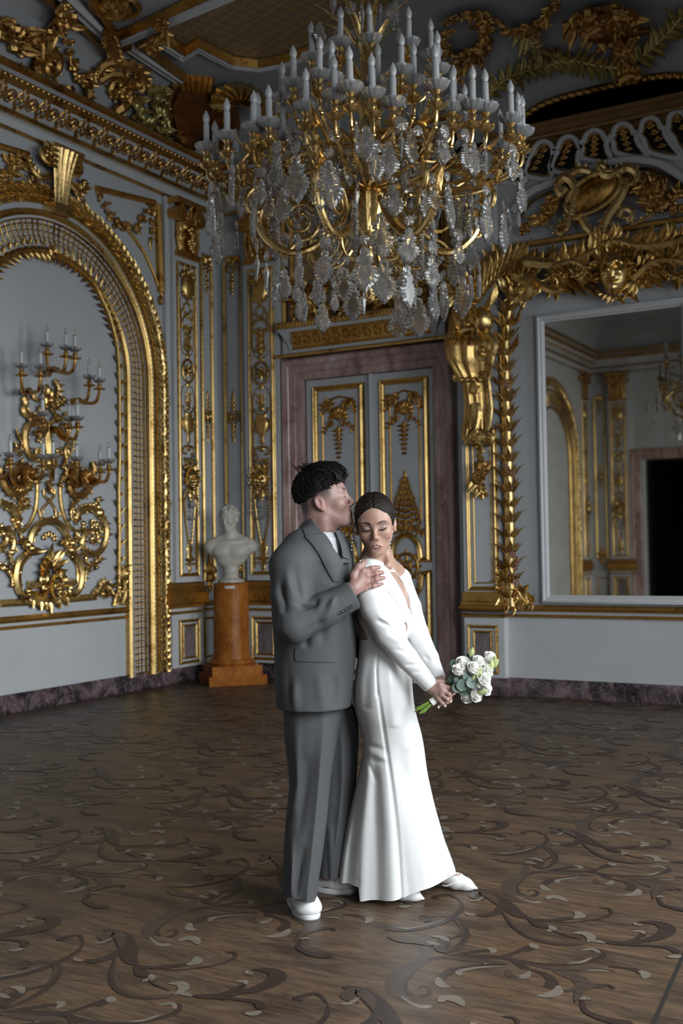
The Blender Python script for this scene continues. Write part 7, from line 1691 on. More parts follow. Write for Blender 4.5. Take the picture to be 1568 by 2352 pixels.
# jacket: body and right sleeve in one surface
F = Field((-0.34, 4.05, 0.72), (0.20, 4.72, 1.60), 0.0048)
def lev(py, l, r, cy, ry, vy=4.42):
    a, b = VP(l, py, vy), VP(r, py, vy); return (a[2], (a[0]+b[0])/2, cy, (b[0]-a[0])/2, ry)
F.loft([lev(1186, 707, 757, 4.43, 0.075), lev(1205, 692, 772, 4.43, 0.11), lev(1228, 672, 790, 4.43, 0.165), lev(1252, 656, 800, 4.43, 0.20), lev(1285, 637, 808, 4.425, 0.215), lev(1330, 626, 812, 4.42, 0.20), lev(1400, 623, 815, 4.42, 0.18), lev(1450, 627, 818, 4.42, 0.172), lev(1500, 630, 818, 4.42, 0.175), lev(1560, 630, 812, 4.42, 0.182), lev(1622, 634, 806, 4.42, 0.19)], 0.02, p=2.25)
SH, EL, CU = VP(668, 1300, 4.255), VP(675, 1438, 4.185), VP(812, 1366, 4.222)
F.cap(VP(690, 1262, 4.30), SH, 0.075, 0.082, 0.05)
F.chain([SH, SH*0.5+EL*0.5+np.array((-0.008, 0, 0)), EL], [0.082, 0.074, 0.062], 0.02); F.chain([EL, EL*0.5+CU*0.5, CU], [0.066, 0.062, 0.056], 0.02)
F.cap(VP(772, 1270, 4.56), VP(782, 1330, 4.60), 0.07, 0.065, 0.05); F.cap(VP(782, 1330, 4.60), VP(790, 1440, 4.62), 0.065, 0.05, 0.03); F.cap(VP(790, 1440, 4.62), VP(838, 1500, 4.60), 0.05, 0.04, 0.02)
fw_ = (CU-EL)/np.linalg.norm(CU-EL)
F.put(lambda x, y, z: -(((x-CU[0])*fw_[0]+(y-CU[1])*fw_[1]+(z-CU[2])*fw_[2])), CU+fw_*0.06, 0.075, 0.004, 'd')
V, Fc = F.mesh(); jb = bvh_of([(V, Fc)])      # the closed front, on which collar and lapels lie
F.cap(VP(739, 1178, 4.36), VP(779, 1278, 4.26), 0.064, 0.020, 0.006, 'd'); F.cap(VP(741, 1180, 4.42), VP(780, 1272, 4.34), 0.064, 0.024, 0.006, 'd')
V, Fc = F.mesh(); V = smooth_verts(V, Fc, 1, 0.5); N = normals(V, Fc)
def P_(px, py, vy=4.15): return VP(px, py, vy)
for a, b, w_, dp in (((648, 1398), (690, 1432), 0.011, -0.022), ((664, 1385), (706, 1420), 0.010, 0.016), ((684, 1398), (722, 1388), 0.010, -0.022), ((700, 1428), (736, 1396), 0.009, 0.016), ((722, 1428), (752, 1384), 0.010, -0.020), ((745, 1424), (770, 1368), 0.010, 0.014), ((662, 1462), (706, 1440), 0.011, -0.016), ((700, 1446), (745, 1424), 0.011, -0.012),
                     ((634, 1325), (660, 1405), 0.014, -0.020), ((652, 1300), (672, 1375), 0.016, 0.014), ((678, 1290), (690, 1375), 0.016, -0.015), ((712, 1262), (724, 1400), 0.014, -0.022), ((645, 1420), (660, 1470), 0.012, -0.016)):
    V = crease(V, N, P_(*a), P_(*b), w_, dp)
for a, b, w_, dp in (((640, 1480), (660, 1600), 0.02, -0.013), ((700, 1450), (705, 1490), 0.014, -0.013), ((648, 1440), (655, 1540), 0.015, 0.012), ((735, 1350), (742, 1480), 0.02, -0.012), ((675, 1560), (682, 1637), 0.018, 0.012), ((770, 1550), (778, 1637), 0.020, -0.014), ((705, 1525), (707, 1632), 0.005, -0.004), ((760, 1330), (770, 1420), 0.02, 0.010), ((730, 1545), (740, 1637), 0.02, 0.008)):
    V = crease(V, N, P_(*a, 4.25), P_(*b, 4.25), w_, dp)
jk = np_mesh('jacket', [(V, Fc)], M['suit'], man)
mb = MB(); strip(mb, jb, [(693, 1207), (697, 1219), (702, 1230)], [(712, 1190), (726, 1206), (741, 1224)], 0.003, 0.006, fall=4.33, bulge=0.003); part(mb, 'collar', M['suit_dark'], jk)
mb = MB(); strip(mb, jb, [(699, 1231), (714, 1247), (732, 1272), (746, 1300), (766, 1337)], [(739, 1225), (753, 1241), (769, 1263), (786, 1293), (783, 1334)], 0.003, 0.006, fall=4.27, bulge=0.006); part(mb, 'lapel', M['suit_dark'], jk)
mb = MB(); strip(mb, jb, [(768, 1216), (776, 1236), (783, 1256), (787, 1279)], [(791, 1227), (798, 1244), (804, 1262), (801, 1285)], 0.004, 0.006, fall=4.36, bulge=0.004); part(mb, 'lapel', M['suit_dark'], jk)
F = Field((-0.22, 4.2, 1.2), (0.14, 4.66, 1.56), 0.003)
F.loft([lev(1218, 702, 778, 4.40, 0.085), lev(1238, 690, 792, 4.40, 0.115), lev(1282, 670, 792, 4.40, 0.145), lev(1305, 680, 782, 4.42, 0.13)], 0.02, p=2.4)
F.cap(VP(735, 1180, 4.42), VP(745, 1232, 4.37), 0.064, 0.062, 0.004, 'd')
V, Fc = F.mesh(); np_mesh('white_shirt', [(smooth_verts(V, Fc, 1), Fc)], M['tee'], man)
mb = MB(); strip(mb, jb, [(678, 1490), (677, 1505), (679, 1519)], [(776, 1489), (774, 1504), (772, 1521)], 0.001, 0.005, 10, 8); part(mb, 'pocket_flap', M['suit_dark'], jk)
for bx, by in ((781, 1407), (790, 1403), (798, 1398), (806, 1393)):
    p = drape_pt(jb, bx, by, 0.002, 4.17); d = vray(bx, by); mb = MB(); a = d.orthogonal().normalized(); b = d.cross(a)
    mb.grid([[p-d*h+(a*math.cos(q)+b*math.sin(q))*r for q in [2*PI*k/14 for k in range(14)]] for r, h in ((0.0068, -0.002), (0.0068, 0.003), (0.0055, 0.0045), (0.0045, 0.0035), (0.001, 0.003))], True); part(mb, 'cuff_button', M['button'], jk)
mb = MB()
def band(A, B, r, col, wdt=0.0022):
    ax = (B-A).normalized(); o1 = ax.orthogonal().normalized(); o2 = ax.cross(o1); c = (A+B)/2
    return [[c+ax*w_+(o1*math.cos(q)+o2*math.sin(q))*rr for q in [2*PI*k/18 for k in range(18)]] for w_, rr in ((-wdt, r), (-wdt*.7, r+0.0012), (wdt*.7, r+0.0012), (wdt, r))]
A, B = Vector(VP(850, 1334.5, 4.2435)), Vector(VP(856, 1332.6, 4.2438)); mb.grid(band(A, B, 0.0112, None), True); part(mb, 'wedding_ring', M['ring'], man)

# trousers
def leg(rows, name, parent, mat, crease_u, nseg=72, folds=(), p=2.2, hem=None):
    """rows: (py, left px, right px, centre depth, depth radius)"""
    yy = np.array([r[0] for r in rows], float); Y = np.linspace(yy[0], yy[-1], 70); G = []
    from_ = lambda i: np.interp(Y, yy, [r[i] for r in rows])
    l, r_, cy, ry = [np.convolve(np.pad(from_(i), 3, 'edge'), np.ones(7)/7, 'valid') for i in (1, 2, 3, 4)]
    for i, py in enumerate(Y):
        row = []; t = i/(len(Y)-1)
        for j in range(nseg):
            th = 2*PI*j/nseg; sx, sy = math.sin(th), -math.cos(th)
            m = (abs(sx)**p+abs(sy)**p)**(-1/p); u = sx*m; wv = sy*m
            d = 0.0
            if wv < 0.3:
                for (u0, u1, t0, t1, w_, A) in folds:
                    if t0 <= t <= t1: uu = u0+(u1-u0)*(t-t0)/(t1-t0); d += A*math.exp(-((u-uu)/w_)**2)*math.sin(PI*(t-t0)/(t1-t0))**0.5
                d += (0.012*math.exp(-((u-crease_u)/0.20)**2)+0.006*math.exp(-abs(u-crease_u)/0.05))*(0.3+0.7*min(1, t*3))
            px = (l[i]+r_[i])/2+u*(r_[i]-l[i])/2; hy = (hem(u, wv)*max(0, (t-0.9)/0.1)) if hem else 0
            q = VP(px, py+hy, cy[i]+min(0, wv)*ry[i]); row.append((q[0], cy[i]+wv*ry[i]-d, q[2]))
        G.append(row)
    mb = MB(); mb.grid(G, True); mb.grid([[tuple(np.array(q)*0.97+np.array((np.mean([c[0] for c in G[-1]]), np.mean([c[1] for c in G[-1]]), q[2]))*0.03) for q in g] for g in G[-6:]], True)
    return mb
NR = [(1600, 652, 786, 4.42, 0.125), (1634, 649, 786, 4.41, 0.12), (1700, 653, 774, 4.39, 0.115), (1760, 661, 763, 4.38, 0.10), (1800, 665, 758, 4.38, 0.098), (1870, 657, 752, 4.375, 0.10), (1930, 652, 745, 4.37, 0.105), (1990, 650, 737, 4.37, 0.11), (2035, 649, 729, 4.365, 0.112), (2060, 648, 727, 4.365, 0.112)]
FR = [(1600, 702, 800, 4.52, 0.11), (1640, 704, 822, 4.56, 0.11), (1700, 716, 824, 4.58, 0.105), (1800, 728, 818, 4.60, 0.095), (1870, 727, 808, 4.60, 0.095), (1930, 727, 796, 4.60, 0.10), (1990, 727, 783, 4.60, 0.105), (2018, 729, 776, 4.60, 0.105)]
mb = leg(NR, 'l', man, None, 0.42, folds=((-0.5, -0.7, 0.1, 0.6, 0.15, 0.012), (-0.1, -0.3, 0.3, 0.7, 0.2, -0.012), (0.0, -0.2, 0.75, 1.0, 0.15, -0.014), (-0.6, -0.5, 0.7, 1.0, 0.15, 0.015), (0.7, 0.75, 0.5, 1.0, 0.1, -0.008)), hem=lambda u, w_: 12*max(0, (u+1)/2)*(1 if w_ < 0 else 0)-(10 if w_ > 0 else 0))
tr = part(mb, 'trousers', M['suit'], man)
mb = leg(FR, 'l', man, None, 0.3, folds=((-0.2, 0.2, 0.7, 1.0, 0.2, 0.012),)); part(mb, 'far_leg', M['suit'], tr)

# trainers
def shoe(name, heel, toe, L, W, Hh, parent, lab=None):
    """heel, toe: floor points (view-local); returns upper, sole"""
    heel, toe = np.array(heel), np.array(toe); d = (toe-heel); d[2] = 0; d /= np.linalg.norm(d); R = np.stack([d, np.array((-d[1], d[0], 0)), np.array((0, 0, 1.0))], 1)
    F = Field((min(heel[0], toe[0])-0.09, min(heel[1], toe[1])-0.09, -0.005), (max(heel[0], toe[0])+0.09, max(heel[1], toe[1])+0.09, 0.18), 0.0028); F.frame(R, heel)
    F.ell((L*0.79, 0, 0.036), (L*0.21, W*0.485, 0.040), 0.02); F.ell((L*0.50, 0, 0.048), (L*0.30, W*0.45, 0.045), 0.03); F.ell((L*0.16, 0, 0.055), (L*0.17, W*0.40, 0.055), 0.03); F.cap((L*0.28, 0, 0.06), (L*0.25, 0, Hh), 0.048, 0.050, 0.03); F.cap((L*0.75, 0, 0.062), (L*0.42, 0, 0.088), 0.030, 0.036, 0.03)
    F.put(lambda x, y, z: z-0.022, (L/2, 0, 0.0), L*0.7, 0.003, 'd')
    V, Fc = F.mesh(); N = normals(V, Fc); l = (V-heel)@R
    g = np.exp(-((l[:, 0]-L*0.70-0.25*np.abs(l[:, 1]))/0.0035)**2)*sst(l[:, 2], 0.03, 0.045); V = V-N*(0.0022*g)[:, None]
    up_ = np_mesh(name, [(V, Fc)], M['shoe'], parent)
    mb = MB(); out = []
    for k in range(40):
        a = 2*PI*k/40; cx, sx = math.cos(a), math.sin(a); wv = W*0.5*(1.0 if cx > 0 else 0.86); px = L*0.5+L*0.51*np.sign(cx)*abs(cx)**0.75; py = wv*np.sign(sx)*abs(sx)**0.8*(1-0.10*math.exp(-((px-L*0.42)/0.05)**2)); out.append((px, py))
    rows = [[tuple(heel+R@np.array((L*0.5+(px-L*0.5)*s_, py*s_, zz))) for px, py in out] for s_, zz in ((0.02, 0.0005), (0.95, 0.0005), (0.985, 0.006), (0.98, 0.018), (0.96, 0.023), (0.9, 0.023))]
    mb.grid(rows, True); part(mb, 'rubber_sole', M['sole'], up_)
    return up_
def VF(px, py):
    p = FL(px, py); d = p-CAM; return np.array((_c*d[0]+_s*d[1], -_s*d[0]+_c*d[1], 0.0))
t1 = VF(717, 2116); h1 = t1+np.array((-0.085, 0.265, 0)); shoe('trainer', h1, t1, 0.28, 0.112, 0.10, man)
t2 = VF(815, 2052); h2 = t2+np.array((-0.265, 0.12, 0)); shoe('trainer', h2, t2, 0.29, 0.110, 0.10, man)
# ------------------------------------------------------------------ the woman
wbase = VP(900, 2060, 4.46); wbase[2] = 0.0
wo = vthing('person', 'woman in a long white satin dress holding a bouquet, face turned to the viewer', 'person', wbase)
WH_R = rot_xyz(-94, 14, 4); WH_S = 0.985; WH_O = VP(862, 1206, 4.405)
def wl(V): return ((V-WH_O)@WH_R)/WH_S
F = Field((-0.07, 4.24, 1.20), (0.34, 4.64, 1.68), 0.0019); F.frame(WH_R, WH_O, WH_S); head(F, 1.0, 0.7); F.frame()
F.cap(WH_O+WH_R@np.array((-0.02, 0, -0.04)), VP(866, 1285, 4.44), 0.047, 0.049, 0.025)
F.cap(VP(888, 1262, 4.40), VP(893, 1300, 4.37), 0.010, 0.010, 0.02); F.cap(VP(866, 1285, 4.44), VP(868, 1320, 4.46), 0.052, 0.09, 0.03)
F.cap(VP(866, 1282, 4.46), VP(832, 1318, 4.40), 0.045, 0.048, 0.04); F.cap(VP(868, 1285, 4.46), VP(905, 1318, 4.56), 0.045, 0.048, 0.04)
F.loft([lev(1300, 836, 893, 4.46, 0.115), lev(1330, 830, 904, 4.47, 0.12), lev(1380, 835, 915, 4.47, 0.10)], 0.03)
V, Fc = F.mesh(); V = smooth_verts(V, Fc, 1, 0.4); L = wl(V); x, y, z = L[:, 0], L[:, 1], L[:, 2]; ay = np.abs(y)
wbm = np.array((0.35, 0.215, 0.16)); C = np.tile(wbm, (len(V), 1))
C = mixc(C, 0.45*np.exp(-((ay-0.048)/0.022)**2-((z+0.028)/0.020)**2)*sst(x, 0.03, 0.05), (0.34, 0.15, 0.12))
C = mixc(C, 0.75*np.exp(-((ay-0.031)/0.019)**2-((z-0.016)/0.009)**2)*sst(x, 0.05, 0.07), (0.155, 0.09, 0.075)); C = mixc(C, 0.55*np.exp(-((ay-0.027)/0.010)**2-((z-0.0115)/0.0045)**2)*sst(x, 0.05, 0.07), (0.46, 0.40, 0.37))
hh = 0.0094*np.sqrt(np.clip(1-(ay/0.0222)**2, 0, 1))+1e-4; lipw = (1-sst(np.abs(z+0.0672), hh*0.85, hh*1.12))*(ay < 0.0222)*sst(x, 0.076, 0.082); C = mixc(C, lipw*0.85, (0.20, 0.062, 0.066))
tth = np.exp(-((ay/0.0100)**6)-((z+0.0660)/0.0021)**4)*sst(x, 0.082, 0.086); C = mixc(C, np.clip(tth, 0, 0.85), (0.66, 0.61, 0.57))
parts = [(V, Fc)]; cols = [C]; hbv = bvh_of([(V, Fc)])
# hands
F = Field((0.30, 4.10, 0.72), (0.56, 4.42, 0.98), 0.0019)
hand(F, (992, 1580, 4.262), [(1012, 1573, 4.232), (1016, 1585, 4.226), (1014, 1595, 4.228), (1006, 1603, 4.236)], [(1030, 1580, 4.222), (1031, 1594, 4.216), (1027, 1606, 4.220), (1016, 1615, 4.230)],
     [(1042, 1592, 4.232), (1034, 1609, 4.236), (1022, 1619, 4.240), (1008, 1622, 4.246)], [(1004, 1568, 4.25), (1018, 1566, 4.262), (1032, 1574, 4.272)], 0.022, (0.0086, 0.0075, 0.0058), (972, 1560, 4.255))
hand(F, (1006, 1562, 4.330), [(1020, 1572, 4.310), (1024, 1582, 4.312), (1024, 1592, 4.316), (1020, 1600, 4.32)], [(1034, 1582, 4.290), (1036, 1596, 4.292), (1034, 1606, 4.296), (1028, 1613, 4.30)],
     [(1033, 1596, 4.268), (1031, 1606, 4.27), (1026, 1614, 4.272), (1018, 1618, 4.275)], [(1012, 1568, 4.30), (1022, 1566, 4.285), (1030, 1576, 4.275)], 0.0175, (0.0086, 0.0075, 0.0058), (994, 1534, 4.358))
HV, HF = F.mesh(); HV = smooth_verts(HV, HF, 1, 0.4); HC = np.tile(np.array((0.43, 0.275, 0.235)), (len(HV), 1))
NAILS = [(1043, 1593, 4.226), (1035, 1611, 4.229), (1022, 1621, 4.233), (1007, 1624, 4.240), (1035, 1576, 4.265)]
for p in NAILS:
    q = VP(*p); HC = mixc(HC, 0.35*np.exp(-(np.linalg.norm(HV-q, axis=1)/0.009)**2), (0.55, 0.24, 0.2))
parts.append((HV, HF)); cols.append(HC)
F = Field((-0.02, 4.2, 0.02), (0.62, 4.75, 1.36), 0.011)
F.loft([lev(1600, 838, 930, 4.45, 0.14), lev(1480, 850, 915, 4.45, 0.095), lev(1400, 838, 930, 4.46, 0.105), lev(1320, 838, 905, 4.46, 0.12)], 0.03)
F.chain([VP(842, 1335, 4.36), VP(893, 1458, 4.28), VP(985, 1574, 4.256)], [0.036, 0.03, 0.021], 0.02); F.chain([VP(910, 1330, 4.56), VP(958, 1452, 4.48), VP(1003, 1556, 4.338)], [0.036, 0.03, 0.021], 0.02)
F.chain([VP(872, 1620, 4.46), VP(892, 1850, 4.60), VP(905, 2000, 4.56)], [0.07, 0.045, 0.032], 0.03); F.chain([VP(885, 1620, 4.50), VP(935, 1850, 4.62), VP(985, 1990, 4.68)], [0.07, 0.045, 0.032], 0.03)
V2, F2 = F.mesh(); parts.append((V2, F2)); cols.append(np.tile(wbm, (len(V2), 1)))
for tp, dh in ((VF(1095, 2046), (-0.205, 0.055, 0)), (VF(973, 2070), (-0.20, 0.04, 0))):
    dh = np.array(dh); hp = tp+dh; Ls = float(np.linalg.norm(dh[:2])); d_ = -dh/Ls; q = lambda f, zz: tuple(hp+d_*Ls*f+np.array((0, 0, zz)))
    F = Field((hp-0.08)*np.array((1, 1, 0)), tp+np.array((0.08, 0.14, 0.22)), 0.003) if hp[1] < tp[1] else Field((hp[0]-0.08, tp[1]-0.08, 0), (tp[0]+0.06, hp[1]+0.08, 0.22), 0.003)
    F.chain([q(0.10, 0.19), q(0.13, 0.115), q(0.28, 0.068), q(0.52, 0.042), q(0.74, 0.024)], [0.030, 0.029, 0.027, 0.026, 0.015], 0.012)
    V2, F2 = F.mesh(); parts.append((V2, F2)); cols.append(np.tile(wbm, (len(V2), 1)))
np_mesh('body', parts, M['skin'], wo, cols)
# face details
def wh(p): return Vector(WH_O+WH_S*(WH_R@np.array(p)))
def facept(yy, zz, off=0.0008):
    o = wh((0.25, yy, zz)); d = (wh((0, yy, zz))-o).normalized(); h = hbv.ray_cast(o, d); return (h[0]-d*off) if h[0] is not None else wh((0.09, yy, zz))
for sg in (-1, 1):
    mb = MB(); rows = []
    for i in range(15):
        t = i/14; yy = sg*(0.013+0.040*t); zz = 0.0270+0.0070*math.sin(min(1, t*1.25)*PI*0.55)-0.012*max(0, t-0.68); hw = 0.0048*(1-0.72*t)*(0.55+0.45*min(1, t*4))
        rows.append([facept(yy, zz+hw, 0.0005), facept(yy, zz, 0.0014), facept(yy, zz-hw, 0.0005)])
    mb.grid(rows); part(mb, 'eyebrow', M['brow'], wo)
    mb = MB(); rows = []
    for i in range(15):
        t = i/14; yy = sg*(0.0165+0.0315*t); zz = 0.0025-0.0035*math.sin(PI*t)+0.0035*t*t; hw = 0.0021*(0.35+0.65*math.sin(PI*min(1, 0.25+0.7*t)))
        rows.append([facept(yy, zz+hw, 0.0005), facept(yy, zz, 0.0022), facept(yy, zz-hw, 0.0005)])
    mb.grid(rows)
    for i in range(22):
        t = 0.08+0.92*i/21; yy = sg*(0.0165+0.0315*t); zz = 0.0018-0.0035*math.sin(PI*t)+0.0035*t*t; p = facept(yy, zz, 0.001); q = p+Vector(WH_R@np.array((0.0065, sg*(0.0022+0.004*(t-0.3)), -0.0048+0.003*t)))
        mb.tube([p, p.lerp(q, 0.55)+Vector((0, 0, -0.0006)), q], [0.0006, 0.00045, 0.0001], 4)
    part(mb, 'lashes', M['lash'], wo)
# hair: parted in the middle, drawn back to a low knot
F = Field((-0.03, 4.24, 1.33), (0.30, 4.66, 1.72), 0.0020); F.frame(WH_R, WH_O, WH_S)
F.ell((-0.014, 0, 0.034), (0.1035, 0.0815, 0.0965), 0.01); F.ell((-0.105, 0, -0.035), (0.045, 0.052, 0.045), 0.015)
F.ell((0.006, 0, 0.060), (0.084, 0.076, 0.075), 0.02)
F.ell((0.112, 0, -0.020), (0.090, 0.0745, 0.114), 0.008, 'd')
for s in (-1, 1): F.ell((0.05, s*0.075, -0.065), (0.065, 0.04, 0.06), 0.018, 'd'); F.ell((-0.01, s*0.085, -0.03), (0.022, 0.022, 0.03), 0.004, 'd')
F.ell((-0.02, 0, -0.10), (0.09, 0.10, 0.055), 0.01, 'd')
V, Fc = F.mesh(); N = normals(V, Fc); L = wl(V); V = V+N*(0.0007*np.sin(260*(L[:, 0]*0.6-L[:, 2]*0.8)+6*np.sin(L[:, 1]*60))-0.0035*np.exp(-(L[:, 1]/0.004)**2)*(L[:, 0] > -0.05))[:, None]
wr = np_mesh('hair', [(smooth_verts(V, Fc, 3, 0.5), Fc)], M['hair_w'], wo)
mb = MB(); rw_ = random.Random(9)
for k in range(7): o = rw_.uniform(-1.5, 1.5); mb.tube(catmull([VP(818+o, 1196, 4.36), VP(812+o, 1216, 4.35), VP(813+o*2, 1236, 4.345), VP(818+o*2, 1252, 4.345), VP(816+o, 1268, 4.35)], 4), [0.0012, 0.0011, 0.0004], 4)
for k in range(3): o = rw_.uniform(-1, 1); mb.tube(catmull([VP(902+o, 1200, 4.37), VP(906+o, 1218, 4.36), VP(907+o, 1242, 4.36), VP(905+o, 1262, 4.37)], 4), [0.0007, 0.0006, 0.0003], 4)
part(mb, 'loose_strands', M['hair_w'], wr)
# earring, pearls
def earring(px, py0, vy, name):
    mb = MB(); 
    for k, (dx, dy) in enumerate(((0, 0), (-3.5, 9), (-4, 18), (-4.5, 26), (-5, 35))): mb.ball(VP(px+dx, py0+dy, vy), 0.0028 if k else 0.0035, n=9, m=7)
    part(mb, name, M['pearl'], wo); m2 = MB(); m2.tube([VP(px, py0, vy), VP(px-3.5, py0+9, vy), VP(px-5, py0+35, vy)], 0.0005, 4); part(m2, 'earring_chain', M['silver'], wo)
earring(900.5, 1222.5, 4.385, 'earring'); earring(812, 1228, 4.38, 'earring')

# dress: bodice and sleeves in one surface, skirt as a second piece joined at the waist seam
F = Field((-0.01, 4.14, 0.74), (0.46, 4.74, 1.44), 0.0040)
F.loft([lev(1292, 836, 890, 4.465, 0.10), lev(1312, 818, 908, 4.465, 0.155), lev(1335, 812, 924, 4.465, 0.165), lev(1365, 812, 940, 4.46, 0.158), lev(1395, 814, 950, 4.455, 0.148), lev(1415, 816, 948, 4.45, 0.138), lev(1445, 822, 940, 4.45, 0.125), lev(1482, 826, 934, 4.45, 0.125)], 0.012, p=2.1)
F.ell(VP(925, 1372, 4.40), (0.048, 0.055, 0.062), 0.03); F.ell(VP(922, 1370, 4.53), (0.046, 0.05, 0.06), 0.03)
ws, we_, wc = VP(842, 1338, 4.335), VP(890, 1455, 4.262), VP(990, 1577, 4.256)
F.cap(VP(848, 1312, 4.38), ws, 0.050, 0.060, 0.03); F.chain([ws, VP(862, 1395, 4.29), we_], [0.062, 0.058, 0.050], 0.012)
F.chain([we_, VP(935, 1513, 4.262), wc], [0.052, 0.043, 0.031], 0.008)
f1, f2, f3 = VP(915, 1332, 4.58), VP(957, 1452, 4.47), VP(1007, 1561, 4.335)
F.cap(VP(895, 1312, 4.54), f1, 0.045, 0.052, 0.03); F.chain([f1, VP(940, 1395, 4.55), f2, VP(985, 1510, 4.40), f3], [0.052, 0.048, 0.045, 0.037, 0.030], 0.01)
for tip, prev in ((wc, we_), (f3, f2)):
    dv = (tip-prev)/np.linalg.norm(tip-prev)
    F.put(lambda x, y, z, c=tip, d=dv: -((x-c[0])*d[0]+(y-c[1])*d[1]+(z-c[2])*d[2]), tip+dv*0.03, 0.045, 0.003, 'd')
# neck opening, open back
F.cap(VP(866, 1262, 4.44), VP(868, 1290, 4.45), 0.052, 0.056, 0.004, 'd')
V, Fc = F.mesh(); V = smooth_verts(V, Fc, 1, 0.5); N = normals(V, Fc)
for a, b, w_, dp in (((862, 1425), (905, 1440), 0.008, -0.010), ((868, 1415), (915, 1448), 0.008, 0.009), ((880, 1400), (912, 1440), 0.009, -0.008), ((880, 1455), (925, 1478), 0.010, 0.006), ((905, 1490), (940, 1500), 0.009, -0.005), ((882, 1340), (900, 1412), 0.007, -0.012), ((895, 1320), (930, 1390), 0.006, -0.004), ((930, 1530), (958, 1525), 0.008, -0.006), ((945, 1548), (972, 1540), 0.008, -0.005)):
    V = crease(V, N, VP(*a, 4.22), VP(*b, 4.22), w_, dp)
for a, b, w_, dp in (((905, 1430), (940, 1422), 0.008, 0.008), ((902, 1445), (938, 1432), 0.008, -0.008), ((945, 1450), (970, 1480), 0.010, -0.008), ((955, 1480), (985, 1500), 0.008, 0.007), ((960, 1495), (990, 1520), 0.008, -0.008), ((980, 1530), (1005, 1535), 0.008, 0.006), ((938, 1400), (948, 1432), 0.008, -0.008)):
    V = crease(V, N, VP(*a, 4.36), VP(*b, 4.36), w_, dp)
dz_ = (V[:, 2] > VP(870, 1482, 4.45)[2]-0.002) | (V[:, 0] > VP(900, 1500, 4.3)[0]) 
bod = np_mesh('dress', [(V, Fc)], M['satin'], wo); bb = bvh_of([(V, Fc)])
M['skin_plain'] = simple('skin_neckline', (0.34, 0.215, 0.17), 0.5, noise=0.03, nscale=60)
mb = MB(); strip(mb, bb, [(884, 1294), (896, 1314), (916, 1345), (930, 1372), (939, 1400)], [(893, 1293), (908, 1315), (926, 1342), (938, 1370), (942, 1398)], 0.0, 0.0012, 5, 16, fall=4.38); part(mb, 'sheer_neckline', M['skin_plain'], bod)
mb = MB(); strip(mb, bb, [(816, 1412), (818, 1430), (823, 1455), (829, 1477)], [(818, 1408), (823, 1426), (838, 1451), (847, 1477)], 0.0, 0.0012, 5, 12, fall=4.40); part(mb, 'bare_back', M['skin_plain'], wo)
mb = MB(); E_ = [drape_pt(bb, x, y, 0.0012, 4.37) for x, y in ((899, 1304), (909, 1316), (927, 1341), (939, 1370), (944, 1398), (944, 1412), (938, 1420))]; mb.tube(catmull(E_, 4), 0.0022, 5)
E_ = [drape_pt(bb, x, y, 0.001, 4.37) for x, y in ((884, 1352), (900, 1368), (916, 1392), (922, 1412), (912, 1430))]; mb.tube(catmull(E_, 4), 0.0014, 5); part(mb, 'neckline_seam', M['satin'], bod)
mb = MB(); mb.tube([drape_pt(bb, 930, 1424, 0.001), drape_pt(bb, 934, 1438, 0.001), drape_pt(bb, 933, 1452, 0.001)], [0.001, 0.0035, 0.001], 5); part(mb, 'keyhole', M['skin_plain'], bod)
mb = MB()
for x, y in ((827, 1288), (833, 1287), (829, 1293), (836, 1291), (840, 1298)): mb.ball(VP(x, y, 4.30), 0.0035, n=6, m=4)
part(mb, 'shoulder_beads', M['pearl'], bod)

SK = [(1470, 824, 936, 4.45, 0.122), (1500, 823, 941, 4.45, 0.14), (1550, 815, 945, 4.45, 0.165), (1595, 810, 948, 4.455, 0.176), (1635, 814, 953, 4.46, 0.172), (1675, 828, 966, 4.475, 0.162), (1715, 836, 974, 4.49, 0.155), (1770, 826, 980, 4.52, 0.16), (1850, 806, 998, 4.56, 0.182), (1920, 788, 1018, 4.60, 0.202), (1980, 776, 1036, 4.635, 0.22), (2036, 770, 1049, 4.665, 0.235)]
Y = np.concatenate([np.linspace(1470, 2036, 130)]); yy = [r[0] for r in SK]
sm = lambda i: np.convolve(np.pad(np.interp(Y, yy, [r[i] for r in SK]), 6, 'edge'), np.ones(13)/13, 'valid')
l, r_, cy, ry = [sm(i) for i in (1, 2, 3, 4)]; G = []; ns = 260
def lerpx(t, pts): return np.interp(t, [p[0] for p in pts], [p[1] for p in pts])
FOLD = [  # fold lines in photo pixels: (y, x) points, width (m), height (m, + towards the viewer)
 ([(1590, 868), (1700, 884), (1800, 899), (1900, 911), (2060, 924)], 0.007, -0.012), ([(1700, 868), (1800, 880), (1900, 895), (2060, 908)], 0.040, 0.017), ([(1740, 905), (1850, 922), (1950, 938), (2050, 955)], 0.03, 0.010),
 ([(1700, 843), (1800, 842), (1900, 836), (2060, 830)], 0.026, 0.016), ([(1720, 855), (1800, 862), (1900, 866), (2060, 868)], 0.020, -0.009), ([(1760, 828), (1850, 818), (1950, 806), (2030, 800)], 0.020, -0.018), ([(1850, 812), (1950, 792), (2030, 782)], 0.016, 0.014),
 ([(1780, 945), (1850, 962), (1950, 985), (2030, 1005)], 0.03, -0.012), ([(1760, 968), (1850, 988), (1950, 1012), (2020, 1032)], 0.02, 0.010), ([(1480, 868), (1540, 864), (1590, 866)], 0.006, -0.006), ([(1490, 852), (1560, 842), (1620, 840)], 0.02, -0.008), ([(1500, 890), (1580, 900), (1660, 905)], 0.02, 0.006)]
WR2 = [((836, 1708), (884, 1722), 0.008, -0.008), ((838, 1722), (888, 1742), 0.010, 0.007), ((840, 1742), (886, 1752), 0.008, -0.005), ((930, 1705), (972, 1690), 0.008, -0.003), ((926, 1720), (974, 1712), 0.008, 0.003), ((842, 1745), (868, 1800), 0.008, -0.006)]
